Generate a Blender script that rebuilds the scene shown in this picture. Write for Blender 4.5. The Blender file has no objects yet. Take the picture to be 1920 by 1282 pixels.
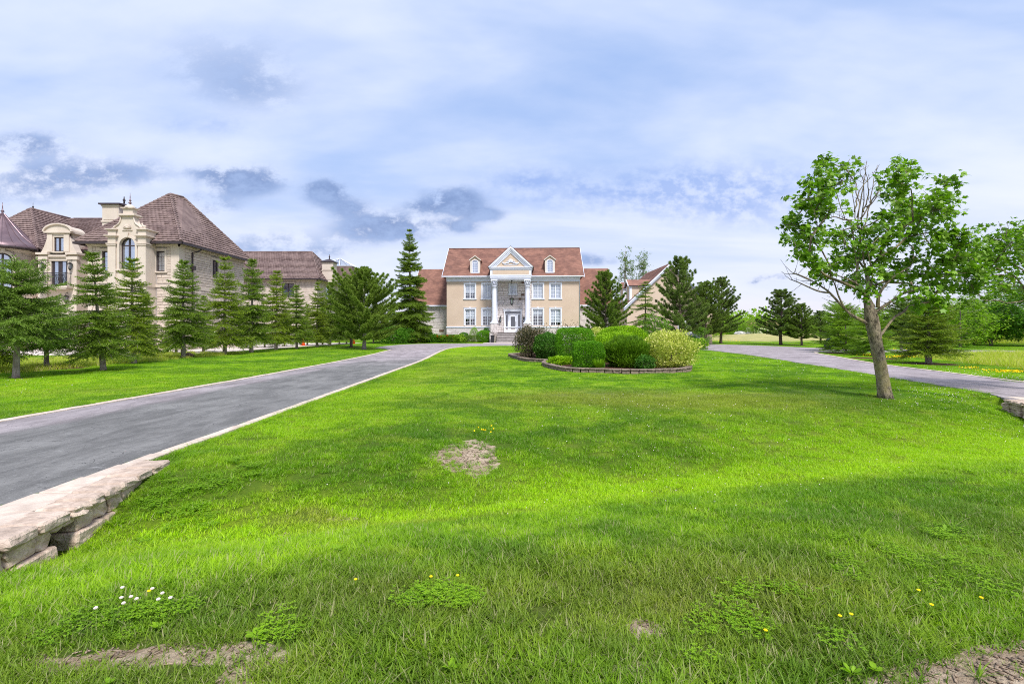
import bpy, bmesh, math, random
import numpy as np
from mathutils import Vector, Matrix, geometry
R = math.radians
SC = bpy.context.scene
COL = SC.collection
random.seed(7)
rng = np.random.default_rng(7)

# ------------------------------------------------------------------ camera, sky, sun, exposure
CAM_H = 1.6          # eye height (m)
FPX, CX, HY = 900.0, 960.0, 620.0     # focal length / principal point in photo pixels
cam = bpy.data.cameras.new('camera')
cam.sensor_width = 36.0
cam.lens = FPX / 1920 * 36
cam.shift_y = -21 / 1920
cam.clip_end = 4000
camo = bpy.data.objects.new('camera', cam)
camo.location = (0, 0, CAM_H)
camo.rotation_euler = (R(90), 0, 0)
COL.objects.link(camo)
SC.camera = camo

SUN_EL, SUN_AZ = 54.0, 158.0     # azimuth clockwise from +Y: behind the camera, a little right
sun = bpy.data.lights.new('sun', 'SUN')
sun.energy = 3.8
sun.angle = R(12)
sun.color = (1.0, 0.975, 0.945)
suno = bpy.data.objects.new('sun', sun)
suno.rotation_euler = (R(90 - SUN_EL), 0, R(180 - SUN_AZ))
COL.objects.link(suno)

SC.view_settings.view_transform = 'Standard'
SC.view_settings.look = 'None'
SC.view_settings.exposure = 0.40
SC.view_settings.gamma = 1.0
SC.view_settings.use_curve_mapping = False
SC.render.engine = 'CYCLES'
SC.cycles.max_bounces = 6
SC.cycles.transparent_max_bounces = 12
SC.cycles.use_denoising = False
SC.cycles.pixel_filter_type = 'BLACKMAN_HARRIS'
SC.cycles.filter_width = 1.05


# ------------------------------------------------------------------ tiny node language
class E:
    def __init__(s, nt, sock): s.nt = nt; s.s = sock
    def _m(s, op, *o, clamp=False):
        n = s.nt.nodes.new('ShaderNodeMath'); n.operation = op; n.use_clamp = clamp
        for i, v in enumerate((s,) + o):
            if isinstance(v, E): s.nt.links.new(v.s, n.inputs[i])
            else: n.inputs[i].default_value = v
        return E(s.nt, n.outputs[0])
    def __add__(s, o): return s._m('ADD', o)
    def __sub__(s, o): return s._m('SUBTRACT', o)
    def __mul__(s, o): return s._m('MULTIPLY', o)
    def __truediv__(s, o): return s._m('DIVIDE', o)
    def mx(s, o): return s._m('MAXIMUM', o)
    def mn(s, o): return s._m('MINIMUM', o)
    def pw(s, o): return s._m('POWER', o)
    def ab(s): return s._m('ABSOLUTE')
    def cl(s): return s._m('ADD', 0.0, clamp=True)
    def exp(s): return s._m('EXPONENT')
    def lt(s, o): return s._m('LESS_THAN', o)
    def rng(s, a, b, c=0.0, d=1.0, smooth=True):
        n = s.nt.nodes.new('ShaderNodeMapRange')
        n.interpolation_type = 'SMOOTHSTEP' if smooth else 'LINEAR'
        s.nt.links.new(s.s, n.inputs['Value'])
        n.inputs['From Min'].default_value = a; n.inputs['From Max'].default_value = b
        n.inputs['To Min'].default_value = c; n.inputs['To Max'].default_value = d
        return E(s.nt, n.outputs['Result'])


def mixc(nt, fac, a, b, mode='MIX'):
    n = nt.nodes.new('ShaderNodeMix'); n.data_type = 'RGBA'; n.blend_type = mode
    ia, ib = n.inputs[6], n.inputs[7]
    if isinstance(fac, E): nt.links.new(fac.s, n.inputs[0])
    else: n.inputs[0].default_value = fac
    for inp, v in ((ia, a), (ib, b)):
        if isinstance(v, E): nt.links.new(v.s, inp)
        else: inp.default_value = (v[0], v[1], v[2], 1)
    return E(nt, n.outputs[2])


def noise(nt, vec, scale, detail=3, rough=0.5, dist=0.0, col=False):
    n = nt.nodes.new('ShaderNodeTexNoise')
    if vec is not None: nt.links.new(vec.s, n.inputs['Vector'])
    n.inputs['Scale'].default_value = scale; n.inputs['Detail'].default_value = detail
    n.inputs['Roughness'].default_value = rough; n.inputs['Distortion'].default_value = dist
    return E(nt, n.outputs['Color' if col else 'Fac'])


def combine(nt, x, y, z):
    n = nt.nodes.new('ShaderNodeCombineXYZ')
    for i, v in enumerate((x, y, z)):
        if isinstance(v, E): nt.links.new(v.s, n.inputs[i])
        else: n.inputs[i].default_value = v
    return E(nt, n.outputs[0])


def separate(nt, v):
    n = nt.nodes.new('ShaderNodeSeparateXYZ'); nt.links.new(v.s, n.inputs[0])
    return [E(nt, n.outputs[i]) for i in range(3)]


def position(nt):
    n = nt.nodes.new('ShaderNodeNewGeometry'); return E(nt, n.outputs['Position'])


def objcoord(nt):
    n = nt.nodes.new('ShaderNodeTexCoord'); return E(nt, n.outputs['Object'])


def vmul(nt, v, s):
    n = nt.nodes.new('ShaderNodeVectorMath'); n.operation = 'MULTIPLY'
    nt.links.new(v.s, n.inputs[0]); n.inputs[1].default_value = s
    return E(nt, n.outputs[0])


def island(nt):
    n = nt.nodes.new('ShaderNodeNewGeometry'); return E(nt, n.outputs['Random Per Island'])


def objrand(nt):
    n = nt.nodes.new('ShaderNodeObjectInfo'); return E(nt, n.outputs['Random'])


def sc(r, g, b):
    """sRGB 0-255 -> linear"""
    return tuple((c / 255 / 12.92) if c / 255 <= 0.04045 else ((c / 255 + 0.055) / 1.055) ** 2.4 for c in (r, g, b))


# ------------------------------------------------------------------ the world: sky with broken cloud
def make_world():
    w = bpy.data.worlds.new('World'); SC.world = w; w.use_nodes = True
    nt = w.node_tree; nt.nodes.clear()
    out = nt.nodes.new('ShaderNodeOutputWorld'); bg = nt.nodes.new('ShaderNodeBackground')
    sky = nt.nodes.new('ShaderNodeTexSky'); sky.sky_type = 'NISHITA'; sky.sun_disc = False
    sky.sun_elevation = R(SUN_EL); sky.sun_rotation = R(SUN_AZ)
    tc = nt.nodes.new('ShaderNodeTexCoord')
    d = E(nt, tc.outputs['Generated'])
    x, y, z = separate(nt, d)
    # sheet of cloud seen in plan: direction divided by height
    zz = z.mx(0.0) + 0.16
    plan = combine(nt, x / zz, y / zz, 0.0)
    warp = noise(nt, plan, 1.1, 4, 0.55, 0.4)
    n1 = noise(nt, vmul(nt, plan, (0.42, 0.9, 1)), 1.0, 5, 0.55, 0.35)
    n2 = noise(nt, vmul(nt, plan, (1.0, 1.6, 1)), 1.9, 6, 0.60, 0.2)
    blue = (n1 * 0.85 + n2 * 0.15).rng(0.34, 0.66)
    S = 10.0   # Background strength is 0.1
    def c10(r, g, b, k=0.86): return tuple(v * S * k for v in sc(r, g, b))
    white = c10(226, 234, 254)
    pale = c10(164, 194, 246)
    # clear sky seen between the sheets, made paler by thin cloud
    skyc = mixc(nt, 0.80, E(nt, sky.outputs[0]), pale)
    base = mixc(nt, blue, white, skyc)
    # whiter towards the horizon
    hz = z.rng(0.02, 0.34)
    base = mixc(nt, (hz * -1.0 + 1.0) * 0.78, base, c10(230, 234, 250))
    # warm rim low down
    low = z.rng(0.0, 0.09)
    base = mixc(nt, (low * -1.0 + 1.0) * 0.55, base, c10(240, 226, 228))
    # individual clouds: places in the sky given as slopes (dx/dy, dz/dy)
    front = y.rng(0.02, 0.2)
    yy = y.mx(0.05)
    u = x / yy; v = z / yy
    wv = combine(nt, u * 1.0, v * 1.6, 0.3)
    wn = noise(nt, wv, 8.5, 9, 0.68)
    wn2 = noise(nt, wv, 2.3, 7, 0.62, 0.0, True)
    wx, wy, _ = separate(nt, wn2)
    uu = u + (wx - 0.5) * 0.13; vv = v + (wy - 0.5) * 0.075
    def blob(px, py, rx, ry, k):
        a = (uu - (px - CX) / FPX) / (rx / FPX); b = (vv - (HY - py) / FPX) / (ry / FPX)
        return (a * a + b * b)._m('MULTIPLY', -1.0).exp() * k
    dark = None
    for b in [(462, 340, 68, 26, 1.05), (400, 322, 45, 14, .5), (215, 322, 110, 24, .45), (40, 275, 80, 20, .5), (110, 345, 130, 36, .35),
              (385, 388, 60, 22, .55), (612, 360, 34, 22, 1.1), (648, 392, 34, 16, .6), (720, 428, 88, 26, .95),
              (862, 378, 58, 22, 1.15), (920, 400, 36, 10, .7), (868, 420, 40, 11, .6), (795, 390, 36, 9, .6),
              (500, 452, 110, 26, .42), (1000, 430, 160, 20, .12), (420, 125, 150, 75, .30), (490, 170, 90, 45, .18), (1120, 480, 46, 11, .55),
              (1440, 520, 38, 9, .7), (1405, 527, 12, 5, .5), (600, 470, 60, 12, .3), (40, 330, 90, 60, .25)]:
        e = blob(*b); dark = e if dark is None else dark + e
    dark0 = dark
    dark = (dark * (wn.rng(0.33, 0.62, 0.22, 1.65))).rng(0.10, 0.80) * front
    halo = dark0.mn(1.0).pw(0.5) * wn.rng(0.30, 0.62, 0.35, 1.1) * front
    base = mixc(nt, halo.cl() * 0.34, base, c10(172, 188, 228))
    cloudc = mixc(nt, wn.rng(0.34, 0.66), c10(104, 130, 180), c10(152, 176, 220))
    blu = None
    for b in [(1010, 345, 90, 30, .9), (1250, 350, 180, 38, .85), (1440, 350, 130, 42, .7), (1330, 400, 130, 25, .6), (1100, 372, 110, 22, .6),
              (330, 240, 60, 20, .3), (420, 235, 50, 18, .4)]:
        e = blob(*b); blu = e if blu is None else blu + e
    mott = noise(nt, combine(nt, u, v * 1.4, 2.0), 26, 4, 0.6)
    mott2 = noise(nt, combine(nt, u, v * 1.8, 5.0), 7, 4, 0.6)
    blu = (blu * mott.rng(0.33, 0.62, 0.35, 1.1) * mott2.rng(0.3, 0.6, 0.5, 1.1)).cl() * front
    base = mixc(nt, blu * 0.72, base, c10(140, 170, 230))
    base = mixc(nt, dark * 0.86, base, cloudc)
    nt.links.new(base.s, bg.inputs[0]); bg.inputs[1].default_value = 0.1
    nt.links.new(bg.outputs[0], out.inputs[0])
make_world()


# ------------------------------------------------------------------ materials
MAT = {}


def new_mat(name):
    m = bpy.data.materials.new(name); m.use_nodes = True
    nt = m.node_tree
    p = nt.nodes['Principled BSDF']
    MAT[name] = m
    return m, nt, p


def bump(nt, p, h, strength=0.4, dist=0.02, inner=None):
    b = nt.nodes.new('ShaderNodeBump'); b.inputs['Strength'].default_value = strength
    b.inputs['Distance'].default_value = dist
    nt.links.new(h.s, b.inputs['Height'])
    if inner is not None: nt.links.new(inner.outputs[0], b.inputs['Normal'])
    nt.links.new(b.outputs[0], p.inputs['Normal'])
    return b


def plain(name, a, b, rough=0.7, scale=3.0, bscale=40.0, bstr=0.25, spec=0.3, rand=0.0, stain=None, metal=0.0, stretch=(1, 1, 1)):
    """two-tone noisy surface with fine relief; rand = per piece tone change"""
    m, nt, p = new_mat(name)
    o = vmul(nt, position(nt), stretch)
    n = noise(nt, o, scale, 5, 0.6)
    c = mixc(nt, n.rng(0.3, 0.7), a, b)
    if rand:
        r = (island(nt) + objrand(nt)) * 1.0
        r = r._m('FRACT')
        c = mixc(nt, r.rng(0, 1, 0, rand, False), c, tuple(x * 0.45 for x in a))
    if stain:
        n3 = noise(nt, o, 1.1, 6, 0.65)
        c = mixc(nt, n3.rng(0.55, 0.75) * 0.6, c, stain)
    nt.links.new(c.s, p.inputs['Base Color'])
    p.inputs['Roughness'].default_value = rough
    p.inputs['Specular IOR Level'].default_value = spec
    p.inputs['Metallic'].default_value = metal
    bump(nt, p, noise(nt, o, bscale, 4, 0.6), bstr, 0.02)
    return m


def foliage(name, dark, light, trans=0.32, var=1.0, tip=None, rough=0.55):
    m, nt, p = new_mat(name)
    r = island(nt); o = objrand(nt)
    pos = position(nt)
    n = noise(nt, pos, 1.3, 3, 0.6)
    f = (r * 0.65 * var + n.rng(0.3, 0.7) * 0.35 + (o - 0.5) * 0.25).cl()
    c = mixc(nt, f, dark, light)
    if tip is not None: c = mixc(nt, r.rng(0.80, 0.90), c, tip)
    nt.links.new(c.s, p.inputs['Base Color'])
    p.inputs['Roughness'].default_value = rough
    p.inputs['Specular IOR Level'].default_value = 0.25
    t = nt.nodes.new('ShaderNodeBsdfTranslucent')
    nt.links.new(mixc(nt, 1.0, c, (1.0, 1.25, 0.45), 'MULTIPLY').s, t.inputs[0])
    mx = nt.nodes.new('ShaderNodeMixShader'); mx.inputs[0].default_value = trans
    nt.links.new(p.outputs[0], mx.inputs[1]); nt.links.new(t.outputs[0], mx.inputs[2])
    nt.links.new(mx.outputs[0], nt.nodes['Material Output'].inputs[0])
    return m


def lawn_colour(nt, bright=1.0):
    """albedo of the turf as a function of place on the ground"""
    pos = position(nt)
    x, y, z = separate(nt, pos)
    flat = combine(nt, x, y, 0.0)
    w = noise(nt, flat, 0.55, 3, 0.6, 0.0, True)
    a, b, _ = separate(nt, w)
    X = x + (a - 0.5) * 1.6; Y = y + (b - 0.5) * 1.6
    def ell(cx, cy, rx, ry, rot=0.0):
        c, s = math.cos(rot), math.sin(rot)
        dx = X - cx; dy = Y - cy
        p = (dx * c + dy * s) / rx; q = (dx * -s + dy * c) / ry
        return (p * p + q * q)._m('MULTIPLY', -1.0).exp()
    big = noise(nt, flat, 0.30, 3, 0.55)
    mid = noise(nt, flat, 1.6, 4, 0.6)
    fine = noise(nt, flat, 9.0, 4, 0.65)
    streak = noise(nt, vmul(nt, flat, (0.35, 1.6, 1)), 1.2, 3, 0.6)
    green = mixc(nt, (mid * 0.5 + big * 0.5).rng(0.43, 0.58), (0.092 * bright, 0.200 * bright, 0.006), (0.235 * bright, 0.385 * bright, 0.006))
    # streaks along the ditch, then brighter, yellower bands there and in patches
    band = noise(nt, vmul(nt, combine(nt, (x * 0.34) * -1.0 + y * 0.94, (x * 0.94 + y * 0.34) * 0.12, 0.0), (1, 1, 1)), 1.15, 4, 0.6)
    green = mixc(nt, band.rng(0.52, 0.66) * 0.55, green, (0.045 * bright, 0.130 * bright, 0.006))
    green = mixc(nt, band.rng(0.34, 0.46, 1, 0) * 0.45, green, (0.21 * bright, 0.34 * bright, 0.01))
    yellow_band = (ell(-2.3, 4.75, 2.1, 0.55, 0.28) + ell(1.8, 6.0, 3.2, 0.55, 0.30) + ell(7.5, 8.2, 4.2, 1.3, 0.33) + ell(-1.9, 3.5, 1.2, .4, .3) * 0.6
             + ell(-3.4, 12, 1.0, 7, 0) * 0.5 + ell(9.2, 6.3, 2.0, 1.5) * 0.9 + ell(-13, 14, 4, 4) * 0.5 + ell(-3.5, 40, 3, 12) * 0.5).cl()
    green = mixc(nt, yellow_band * 0.85, green, (0.350 * bright, 0.510 * bright, 0.004))
    dry = (ell(3.3, 11.2, 3.9, 1.5) * 1.45 + ell(-2.9, 17.5, 1.2, 4) * 0.35 + ell(-1.95, 4.95, 0.42, 0.16) * 1.0 + ell(-0.9, 4.7, 0.7, 0.15) * 0.9
           + ell(4.6, 2.6, 1.6, 0.6, .4) * 0.45 + ell(1.1, 3.0, 0.9, 0.45) * 1.1 + ell(-0.7, 2.9, .8, .35) * 0.8 + ell(-1.8, 2.1, 1.3, .25) * 0.5
           + ell(-14, 12, 6, 0.7, .2) * 0.4 + ell(-2.3, 25, 2, 7) * 0.4)
    dry = (dry + fine * 0.45 - 0.26 + mid.rng(0.48, 0.72) * 0.50 + streak.rng(0.55, 0.75) * 0.25).cl()
    g = mixc(nt, dry * 0.66, green, (0.27 * bright, 0.255 * bright, 0.070))
    g = mixc(nt, fine.rng(0.5, 0.75) * 0.30, g, (0.15 * bright, 0.28 * bright, 0.02))
    cool = noise(nt, flat, 0.9, 4, 0.6)
    near = (y + x * -0.22 + (mid - 0.5) * 1.6).rng(2.9, 4.0, 1.0, 0.0)
    g = mixc(nt, (near * cool.rng(0.36, 0.6, 0.45, 1.0)) * 0.60, g, (0.110 * bright, 0.152 * bright, 0.026))
    return g


def blades(name, bright, rel=0.35):
    m, nt, p = new_mat(name)
    g = lawn_colour(nt, bright)
    r = island(nt)
    o = objrand(nt)
    g = mixc(nt, (r.rng(0, 1, 0, 1, False) * 0.50), g, (0.055, 0.14, 0.012))
    g = mixc(nt, o.rng(0.6, 1.0) * 0.25, g, (0.27, 0.40, 0.03))
    g = mixc(nt, r.rng(0.89, 0.93) * 0.70, g, (0.50, 0.43, 0.24))
    nt.links.new(g.s, p.inputs['Base Color'])
    p.inputs['Roughness'].default_value = 0.5
    p.inputs['Specular IOR Level'].default_value = 0.3
    t = nt.nodes.new('ShaderNodeBsdfTranslucent')
    nt.links.new(mixc(nt, 1.0, g, (1.1, 1.3, 0.5), 'MULTIPLY').s, t.inputs[0])
    mx = nt.nodes.new('ShaderNodeMixShader'); mx.inputs[0].default_value = rel
    nt.links.new(p.outputs[0], mx.inputs[1]); nt.links.new(t.outputs[0], mx.inputs[2])
    nt.links.new(mx.outputs[0], nt.nodes['Material Output'].inputs[0])
    return m


def make_ground_mat():
    m, nt, p = new_mat('turf_ground')
    pos = position(nt)
    x, y, z = separate(nt, pos)
    g = lawn_colour(nt, 1.0)
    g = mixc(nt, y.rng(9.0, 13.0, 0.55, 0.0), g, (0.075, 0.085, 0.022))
    def attr(n):
        a = nt.nodes.new('ShaderNodeAttribute'); a.attribute_name = n; return E(nt, a.outputs['Fac'])
    fine = noise(nt, pos, 14, 5, 0.7)
    med = noise(nt, pos, 0.5, 5, 0.65)
    vf = noise(nt, pos, 60, 4, 0.7)
    g = mixc(nt, fine.rng(0.40, 0.62) * 0.35, g, (0.045, 0.11, 0.010))
    mead = mixc(nt, (med * 0.6 + fine * 0.4).rng(0.4, 0.6), (0.28, 0.36, 0.022), (0.55, 0.54, 0.07))
    g = mixc(nt, attr('meadow').rng(0.3, 0.7), g, mead)
    dryg = mixc(nt, (med * 0.5 + fine * 0.5).rng(0.4, 0.6), (0.30, 0.30, 0.10), (0.44, 0.38, 0.17))
    g = mixc(nt, attr('drygrass').rng(0.2, 0.9), g, dryg)
    soil = mixc(nt, (fine * 0.5 + med * .5).rng(0.38, 0.6), (0.29, 0.21, 0.14), (0.54, 0.43, 0.31))
    soil = mixc(nt, vf.rng(0.52, 0.66) * .45, soil, (0.20, 0.14, 0.10))
    g = mixc(nt, (attr('soil') + (fine - 0.5) * 0.7).rng(0.4, 0.6), g, soil)
    mulch = mixc(nt, vf.rng(0.4, 0.6), (0.045, 0.022, 0.015), (0.13, 0.065, 0.045))
    g = mixc(nt, (attr('mulch') + (fine - 0.5) * 0.4).rng(0.45, 0.6), g, mulch)
    nt.links.new(g.s, p.inputs['Base Color'])
    p.inputs['Roughness'].default_value = 0.9
    p.inputs['Specular IOR Level'].default_value = 0.1
    bump(nt, p, fine + vf * 0.6, 0.9, 0.05)
    return m


def make_asphalt():
    m, nt, p = new_mat('asphalt')
    pos = position(nt); x, y, z = separate(nt, pos)
    flat = combine(nt, x, y, 0.0)
    streak = noise(nt, vmul(nt, flat, (1.0, 0.30, 1)), 2.4, 6, 0.65, 0.4)
    med = noise(nt, flat, 0.5, 5, 0.6)
    grain = noise(nt, flat, 70, 4, 0.75)
    c = mixc(nt, (streak * 0.6 + med * 0.4).rng(0.38, 0.62), (0.118, 0.115, 0.110), (0.215, 0.208, 0.198))
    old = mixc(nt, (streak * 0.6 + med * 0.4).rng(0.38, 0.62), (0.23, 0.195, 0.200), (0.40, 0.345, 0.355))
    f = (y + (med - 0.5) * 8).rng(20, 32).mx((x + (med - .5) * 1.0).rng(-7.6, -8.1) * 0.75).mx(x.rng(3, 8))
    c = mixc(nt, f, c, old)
    c = mixc(nt, grain.rng(0.5, 0.72) * 0.45, c, (0.32, 0.315, 0.315))
    c = mixc(nt, grain.rng(0.30, 0.48, 1, 0) * 0.6, c, (0.05, 0.05, 0.055))
    sp = noise(nt, vmul(nt, flat, (1, .6, 1)), 16, 5, 0.75)
    c = mixc(nt, sp.rng(0.30, 0.46, 1, 0) * 0.55, c, (0.06, 0.06, 0.062))
    c = mixc(nt, sp.rng(0.56, 0.70) * 0.40, c, (0.40, 0.39, 0.38))
    # cracks
    wv = noise(nt, flat, 1.4, 5, 0.6, 0, True)
    wv = vmul(nt, wv, (0.9, 0.9, 0))
    ad = nt.nodes.new('ShaderNodeVectorMath'); nt.links.new(flat.s, ad.inputs[0]); nt.links.new(wv.s, ad.inputs[1])
    vo = nt.nodes.new('ShaderNodeTexVoronoi'); vo.feature = 'DISTANCE_TO_EDGE'; vo.inputs['Scale'].default_value = 2.6
    nt.links.new(vmul(nt, E(nt, ad.outputs[0]), (0.55, 1.0, 1)).s, vo.inputs['Vector'])
    cr = E(nt, vo.outputs['Distance']).rng(0.0, 0.012, 1, 0) * streak.rng(0.50, 0.60)
    c = mixc(nt, cr * 0.6, c, (0.035, 0.035, 0.04))
    pale = noise(nt, vmul(nt, flat, (1, 2.5, 1)), 1.1, 5, 0.6).rng(0.66, 0.72)
    c = mixc(nt, pale * 0.45, c, (0.42, 0.41, 0.40))
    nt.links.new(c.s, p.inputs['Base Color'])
    p.inputs['Roughness'].default_value = 0.85
    p.inputs['Specular IOR Level'].default_value = 0.10
    bump(nt, p, grain * 0.5 - cr * 1.2 + streak * 0.4, 0.7, 0.02)


make_ground_mat(); make_asphalt()
blades('grass_blade', 1.62, 0.45)
plain('stucco', sc(196, 174, 153), sc(203, 182, 161), 0.9, 0.6, 60, 0.04)
plain('stucco_pale', sc(216, 208, 196), sc(206, 198, 186), 0.9, 0.6, 60, 0.2)
plain('limestone', sc(214, 198, 184), sc(192, 176, 162), 0.85, 2.5, 14, 0.15, rand=0.20)
plain('cut_stone', sc(208, 194, 180), sc(198, 183, 169), 0.8, 0.9, 30, 0.04)
plain('ledgestone', sc(228, 218, 214), sc(200, 190, 186), 0.85, 3.0, 12, 0.2, rand=0.26, stain=sc(214, 194, 184))
plain('brown_stone', sc(96, 74, 60), sc(130, 100, 84), 0.85, 5.0, 12, 0.5)
plain('mortar', sc(168, 158, 152), sc(150, 140, 134), 0.95)
plain('shingle', sc(156, 114, 98), sc(120, 86, 76), 0.9, 0.8, 50, 0.1, rand=0.5, stain=sc(88, 68, 68))
plain('roof_tile', sc(140, 119, 113), sc(106, 87, 84), 0.75, 1.2, 30, 0.08, rand=0.30)
plain('white_paint', sc(226, 228, 238), sc(214, 217, 230), 0.5, 1.0, 40, 0.05)
plain('white_wood', sc(232, 233, 240), sc(222, 224, 232), 0.45, 1.0, 40, 0.05)
plain('grey_stone_step', sc(176, 168, 164), sc(150, 142, 138), 0.85, 3, 20, 0.4)
plain('dark_bronze', (0.028, 0.018, 0.020), (0.045, 0.030, 0.032), 0.45, 4, 40, 0.1, 0.5)
plain('copper_roof', (0.16, 0.105, 0.12), (0.25, 0.17, 0.18), 0.38, 1.2, 30, 0.1, 0.5, metal=0.55)
plain('black_iron', (0.012, 0.012, 0.014), (0.02, 0.02, 0.022), 0.45, 6, 40, 0.1, 0.5)
plain('wall_block', sc(218, 194, 174), sc(170, 148, 130), 0.9, 9, 32, 1.0, rand=0.22, stain=sc(92, 82, 74))
plain('cap_stone', sc(212, 190, 172), sc(168, 148, 132), 0.9, 9, 26, 1.0, rand=0.42, stain=sc(112, 98, 86))
plain('edging_paver', sc(214, 198, 182), sc(188, 170, 155), 0.9, 5, 40, 0.6, rand=0.22, stain=sc(150, 138, 116))
plain('bed_block', sc(150, 132, 118), sc(104, 90, 80), 0.9, 10, 30, 0.9, rand=0.25)
plain('court_paving', sc(214, 200, 192), sc(196, 182, 174), 0.9, 1, 30, 0.3)
plain('spruce_bark', (0.17, 0.13, 0.105), (0.33, 0.28, 0.25), 0.95, 12, 30, 1.0, stretch=(1, 1, 0.5))
plain('pine_bark', (0.10, 0.07, 0.055), (0.21, 0.15, 0.12), 0.95, 10, 25, 1.0, stretch=(1, 1, 0.4))
plain('white_bark', (0.40, 0.34, 0.31), (0.20, 0.16, 0.14), 0.95, 10, 25, 1.0, stretch=(1, 1, 1.8))
plain('twig_bark', (0.11, 0.08, 0.065), (0.22, 0.17, 0.15), 0.9, 8, 40, 0.6)
plain('cone_orange', sc(235, 96, 40), sc(225, 84, 30), 0.5)
plain('blue_cover', (0.010, 0.018, 0.045), (0.022, 0.034, 0.075), 0.45, 3, 9, 0.8, 0.5)
plain('rock', sc(160, 126, 110), sc(112, 86, 76), 0.9, 5, 20, 0.8)
plain('pale_rock', sc(190, 188, 184), sc(150, 148, 144), 0.9, 2, 20, 0.8)
plain('white_statue', sc(232, 234, 238), sc(205, 208, 214), 0.6)
plain('blind', sc(206, 208, 212), sc(190, 192, 198), 0.9)
plain('drape', sc(222, 224, 226), sc(190, 196, 202), 0.9, 8, 10, 0.6, stretch=(6, 1, 0.3))
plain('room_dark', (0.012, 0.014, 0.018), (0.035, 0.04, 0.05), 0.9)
plain('planter_dark', (0.02, 0.02, 0.024), (0.03, 0.03, 0.034), 0.5)
plain('mulch_chip', (0.15, 0.10, 0.07), (0.50, 0.38, 0.27), 0.95, 30, 60, 0.4, rand=0.6)
plain('petal_white', sc(245, 238, 235), sc(232, 214, 208), 0.7)
plain('petal_yellow', sc(252, 226, 24), sc(246, 214, 14), 0.7)
plain('petal_orange', sc(244, 150, 50), sc(240, 120, 40), 0.7)


def maple_bark():
    m, nt, p = new_mat('maple_bark')
    o = position(nt)
    n = noise(nt, vmul(nt, o, (1, 1, 0.45)), 14, 6, 0.7)
    n2 = noise(nt, vmul(nt, o, (1, 1, 0.5)), 38, 5, 0.7)
    _, _, z = separate(nt, o)
    c = mixc(nt, (n * .6 + n2 * .4).rng(0.40, 0.58), (0.070, 0.052, 0.034), (0.33, 0.265, 0.18))
    lich = noise(nt, o, 3.2, 4, 0.6)
    c = mixc(nt, lich.rng(0.5, 0.64) * 0.6, c, (0.30, 0.25, 0.10))
    nt.links.new(c.s, p.inputs['Base Color'])
    p.inputs['Roughness'].default_value = 0.95
    bump(nt, p, n + n2 * 0.6, 1.0, 0.04)
maple_bark()


def glass(name, tint, refl=0.25):
    m, nt, p = new_mat(name)
    g = nt.nodes.new('ShaderNodeBsdfGlossy'); g.inputs['Roughness'].default_value = 0.03
    g.inputs[0].default_value = (0.9, 0.93, 1.0, 1)
    t = nt.nodes.new('ShaderNodeBsdfTransparent'); t.inputs[0].default_value = (*tint, 1)
    mx = nt.nodes.new('ShaderNodeMixShader'); mx.inputs[0].default_value = refl
    nt.links.new(t.outputs[0], mx.inputs[1]); nt.links.new(g.outputs[0], mx.inputs[2])
    nt.links.new(mx.outputs[0], nt.nodes['Material Output'].inputs[0])
glass('glass', (0.90, 0.93, 0.96), 0.18)
glass('glass_blue', (0.62, 0.70, 0.80), 0.55)

foliage('spruce_needle', (0.07, 0.13, 0.01), (0.235, 0.345, 0.026), 0.22)
foliage('spruce_yellow', (0.085, 0.14, 0.008), (0.27, 0.36, 0.02), 0.22)
foliage('spruce_blue', (0.068, 0.13, 0.016), (0.225, 0.335, 0.045), 0.22)
foliage('pine_needle', (0.07, 0.125, 0.012), (0.24, 0.34, 0.042), 0.2)
foliage('pine_grey', (0.07, 0.12, 0.02), (0.235, 0.325, 0.065), 0.2)
foliage('larch_needle', (0.11, 0.2, 0.01), (0.27, 0.44, 0.018), 0.3)
foliage('maple_leaf', (0.055, 0.145, 0.006), (0.255, 0.45, 0.018), 0.36, tip=(0.30, 0.42, 0.10), rough=0.45)
foliage('maple_dark', (0.045, 0.145, 0.008), (0.15, 0.33, 0.02), 0.34)  # deeper green leaf for the dark maple, back trees and leafy shrubs
foliage('leaf_bright', (0.080, 0.180, 0.008), (0.210, 0.400, 0.020), 0.38)
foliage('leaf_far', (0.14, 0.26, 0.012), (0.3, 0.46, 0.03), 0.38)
foliage('poplar_leaf', (0.120, 0.180, 0.050), (0.270, 0.350, 0.120), 0.38)
foliage('hedge_leaf', (0.06, 0.19, 0.006), (0.19, 0.43, 0.01), 0.34)
foliage('cedar_leaf', (0.13, 0.27, 0.006), (0.36, 0.58, 0.012), 0.30)
foliage('juniper_leaf', (0.048, 0.125, 0.006), (0.2, 0.36, 0.012), 0.28)
foliage('viburnum_leaf', (0.03, 0.11, 0.012), (0.13, 0.3, 0.03), 0.34)
foliage('purple_leaf', (0.045, 0.050, 0.022), (0.170, 0.140, 0.080), 0.28, tip=(0.36, 0.27, 0.17))
foliage('variegated_leaf', (0.2, 0.3, 0.02), (0.72, 0.7, 0.16), 0.32, tip=(0.78, 0.72, 0.28))
foliage('hosta_leaf', (0.12, 0.26, 0.015), (0.40, 0.55, 0.05), 0.34)
foliage('meadow_blade', (0.3, 0.42, 0.015), (0.62, 0.62, 0.07), 0.36, tip=(0.55, 0.46, 0.20))
foliage('weed_leaf', (0.13, 0.28, 0.008), (0.29, 0.48, 0.015), 0.38)


# ------------------------------------------------------------------ object helpers
def tag(o, label=None, cat=None, group=None, kind=None):
    if label: o['label'] = label
    if cat: o['category'] = cat
    if group: o['group'] = group
    if kind: o['kind'] = kind
    return o


def link(name, me, parent=None, loc=(0, 0, 0)):
    o = bpy.data.objects.new(name, me); COL.objects.link(o)
    o.location = loc
    if parent is not None: o.parent = parent
    return o


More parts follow.
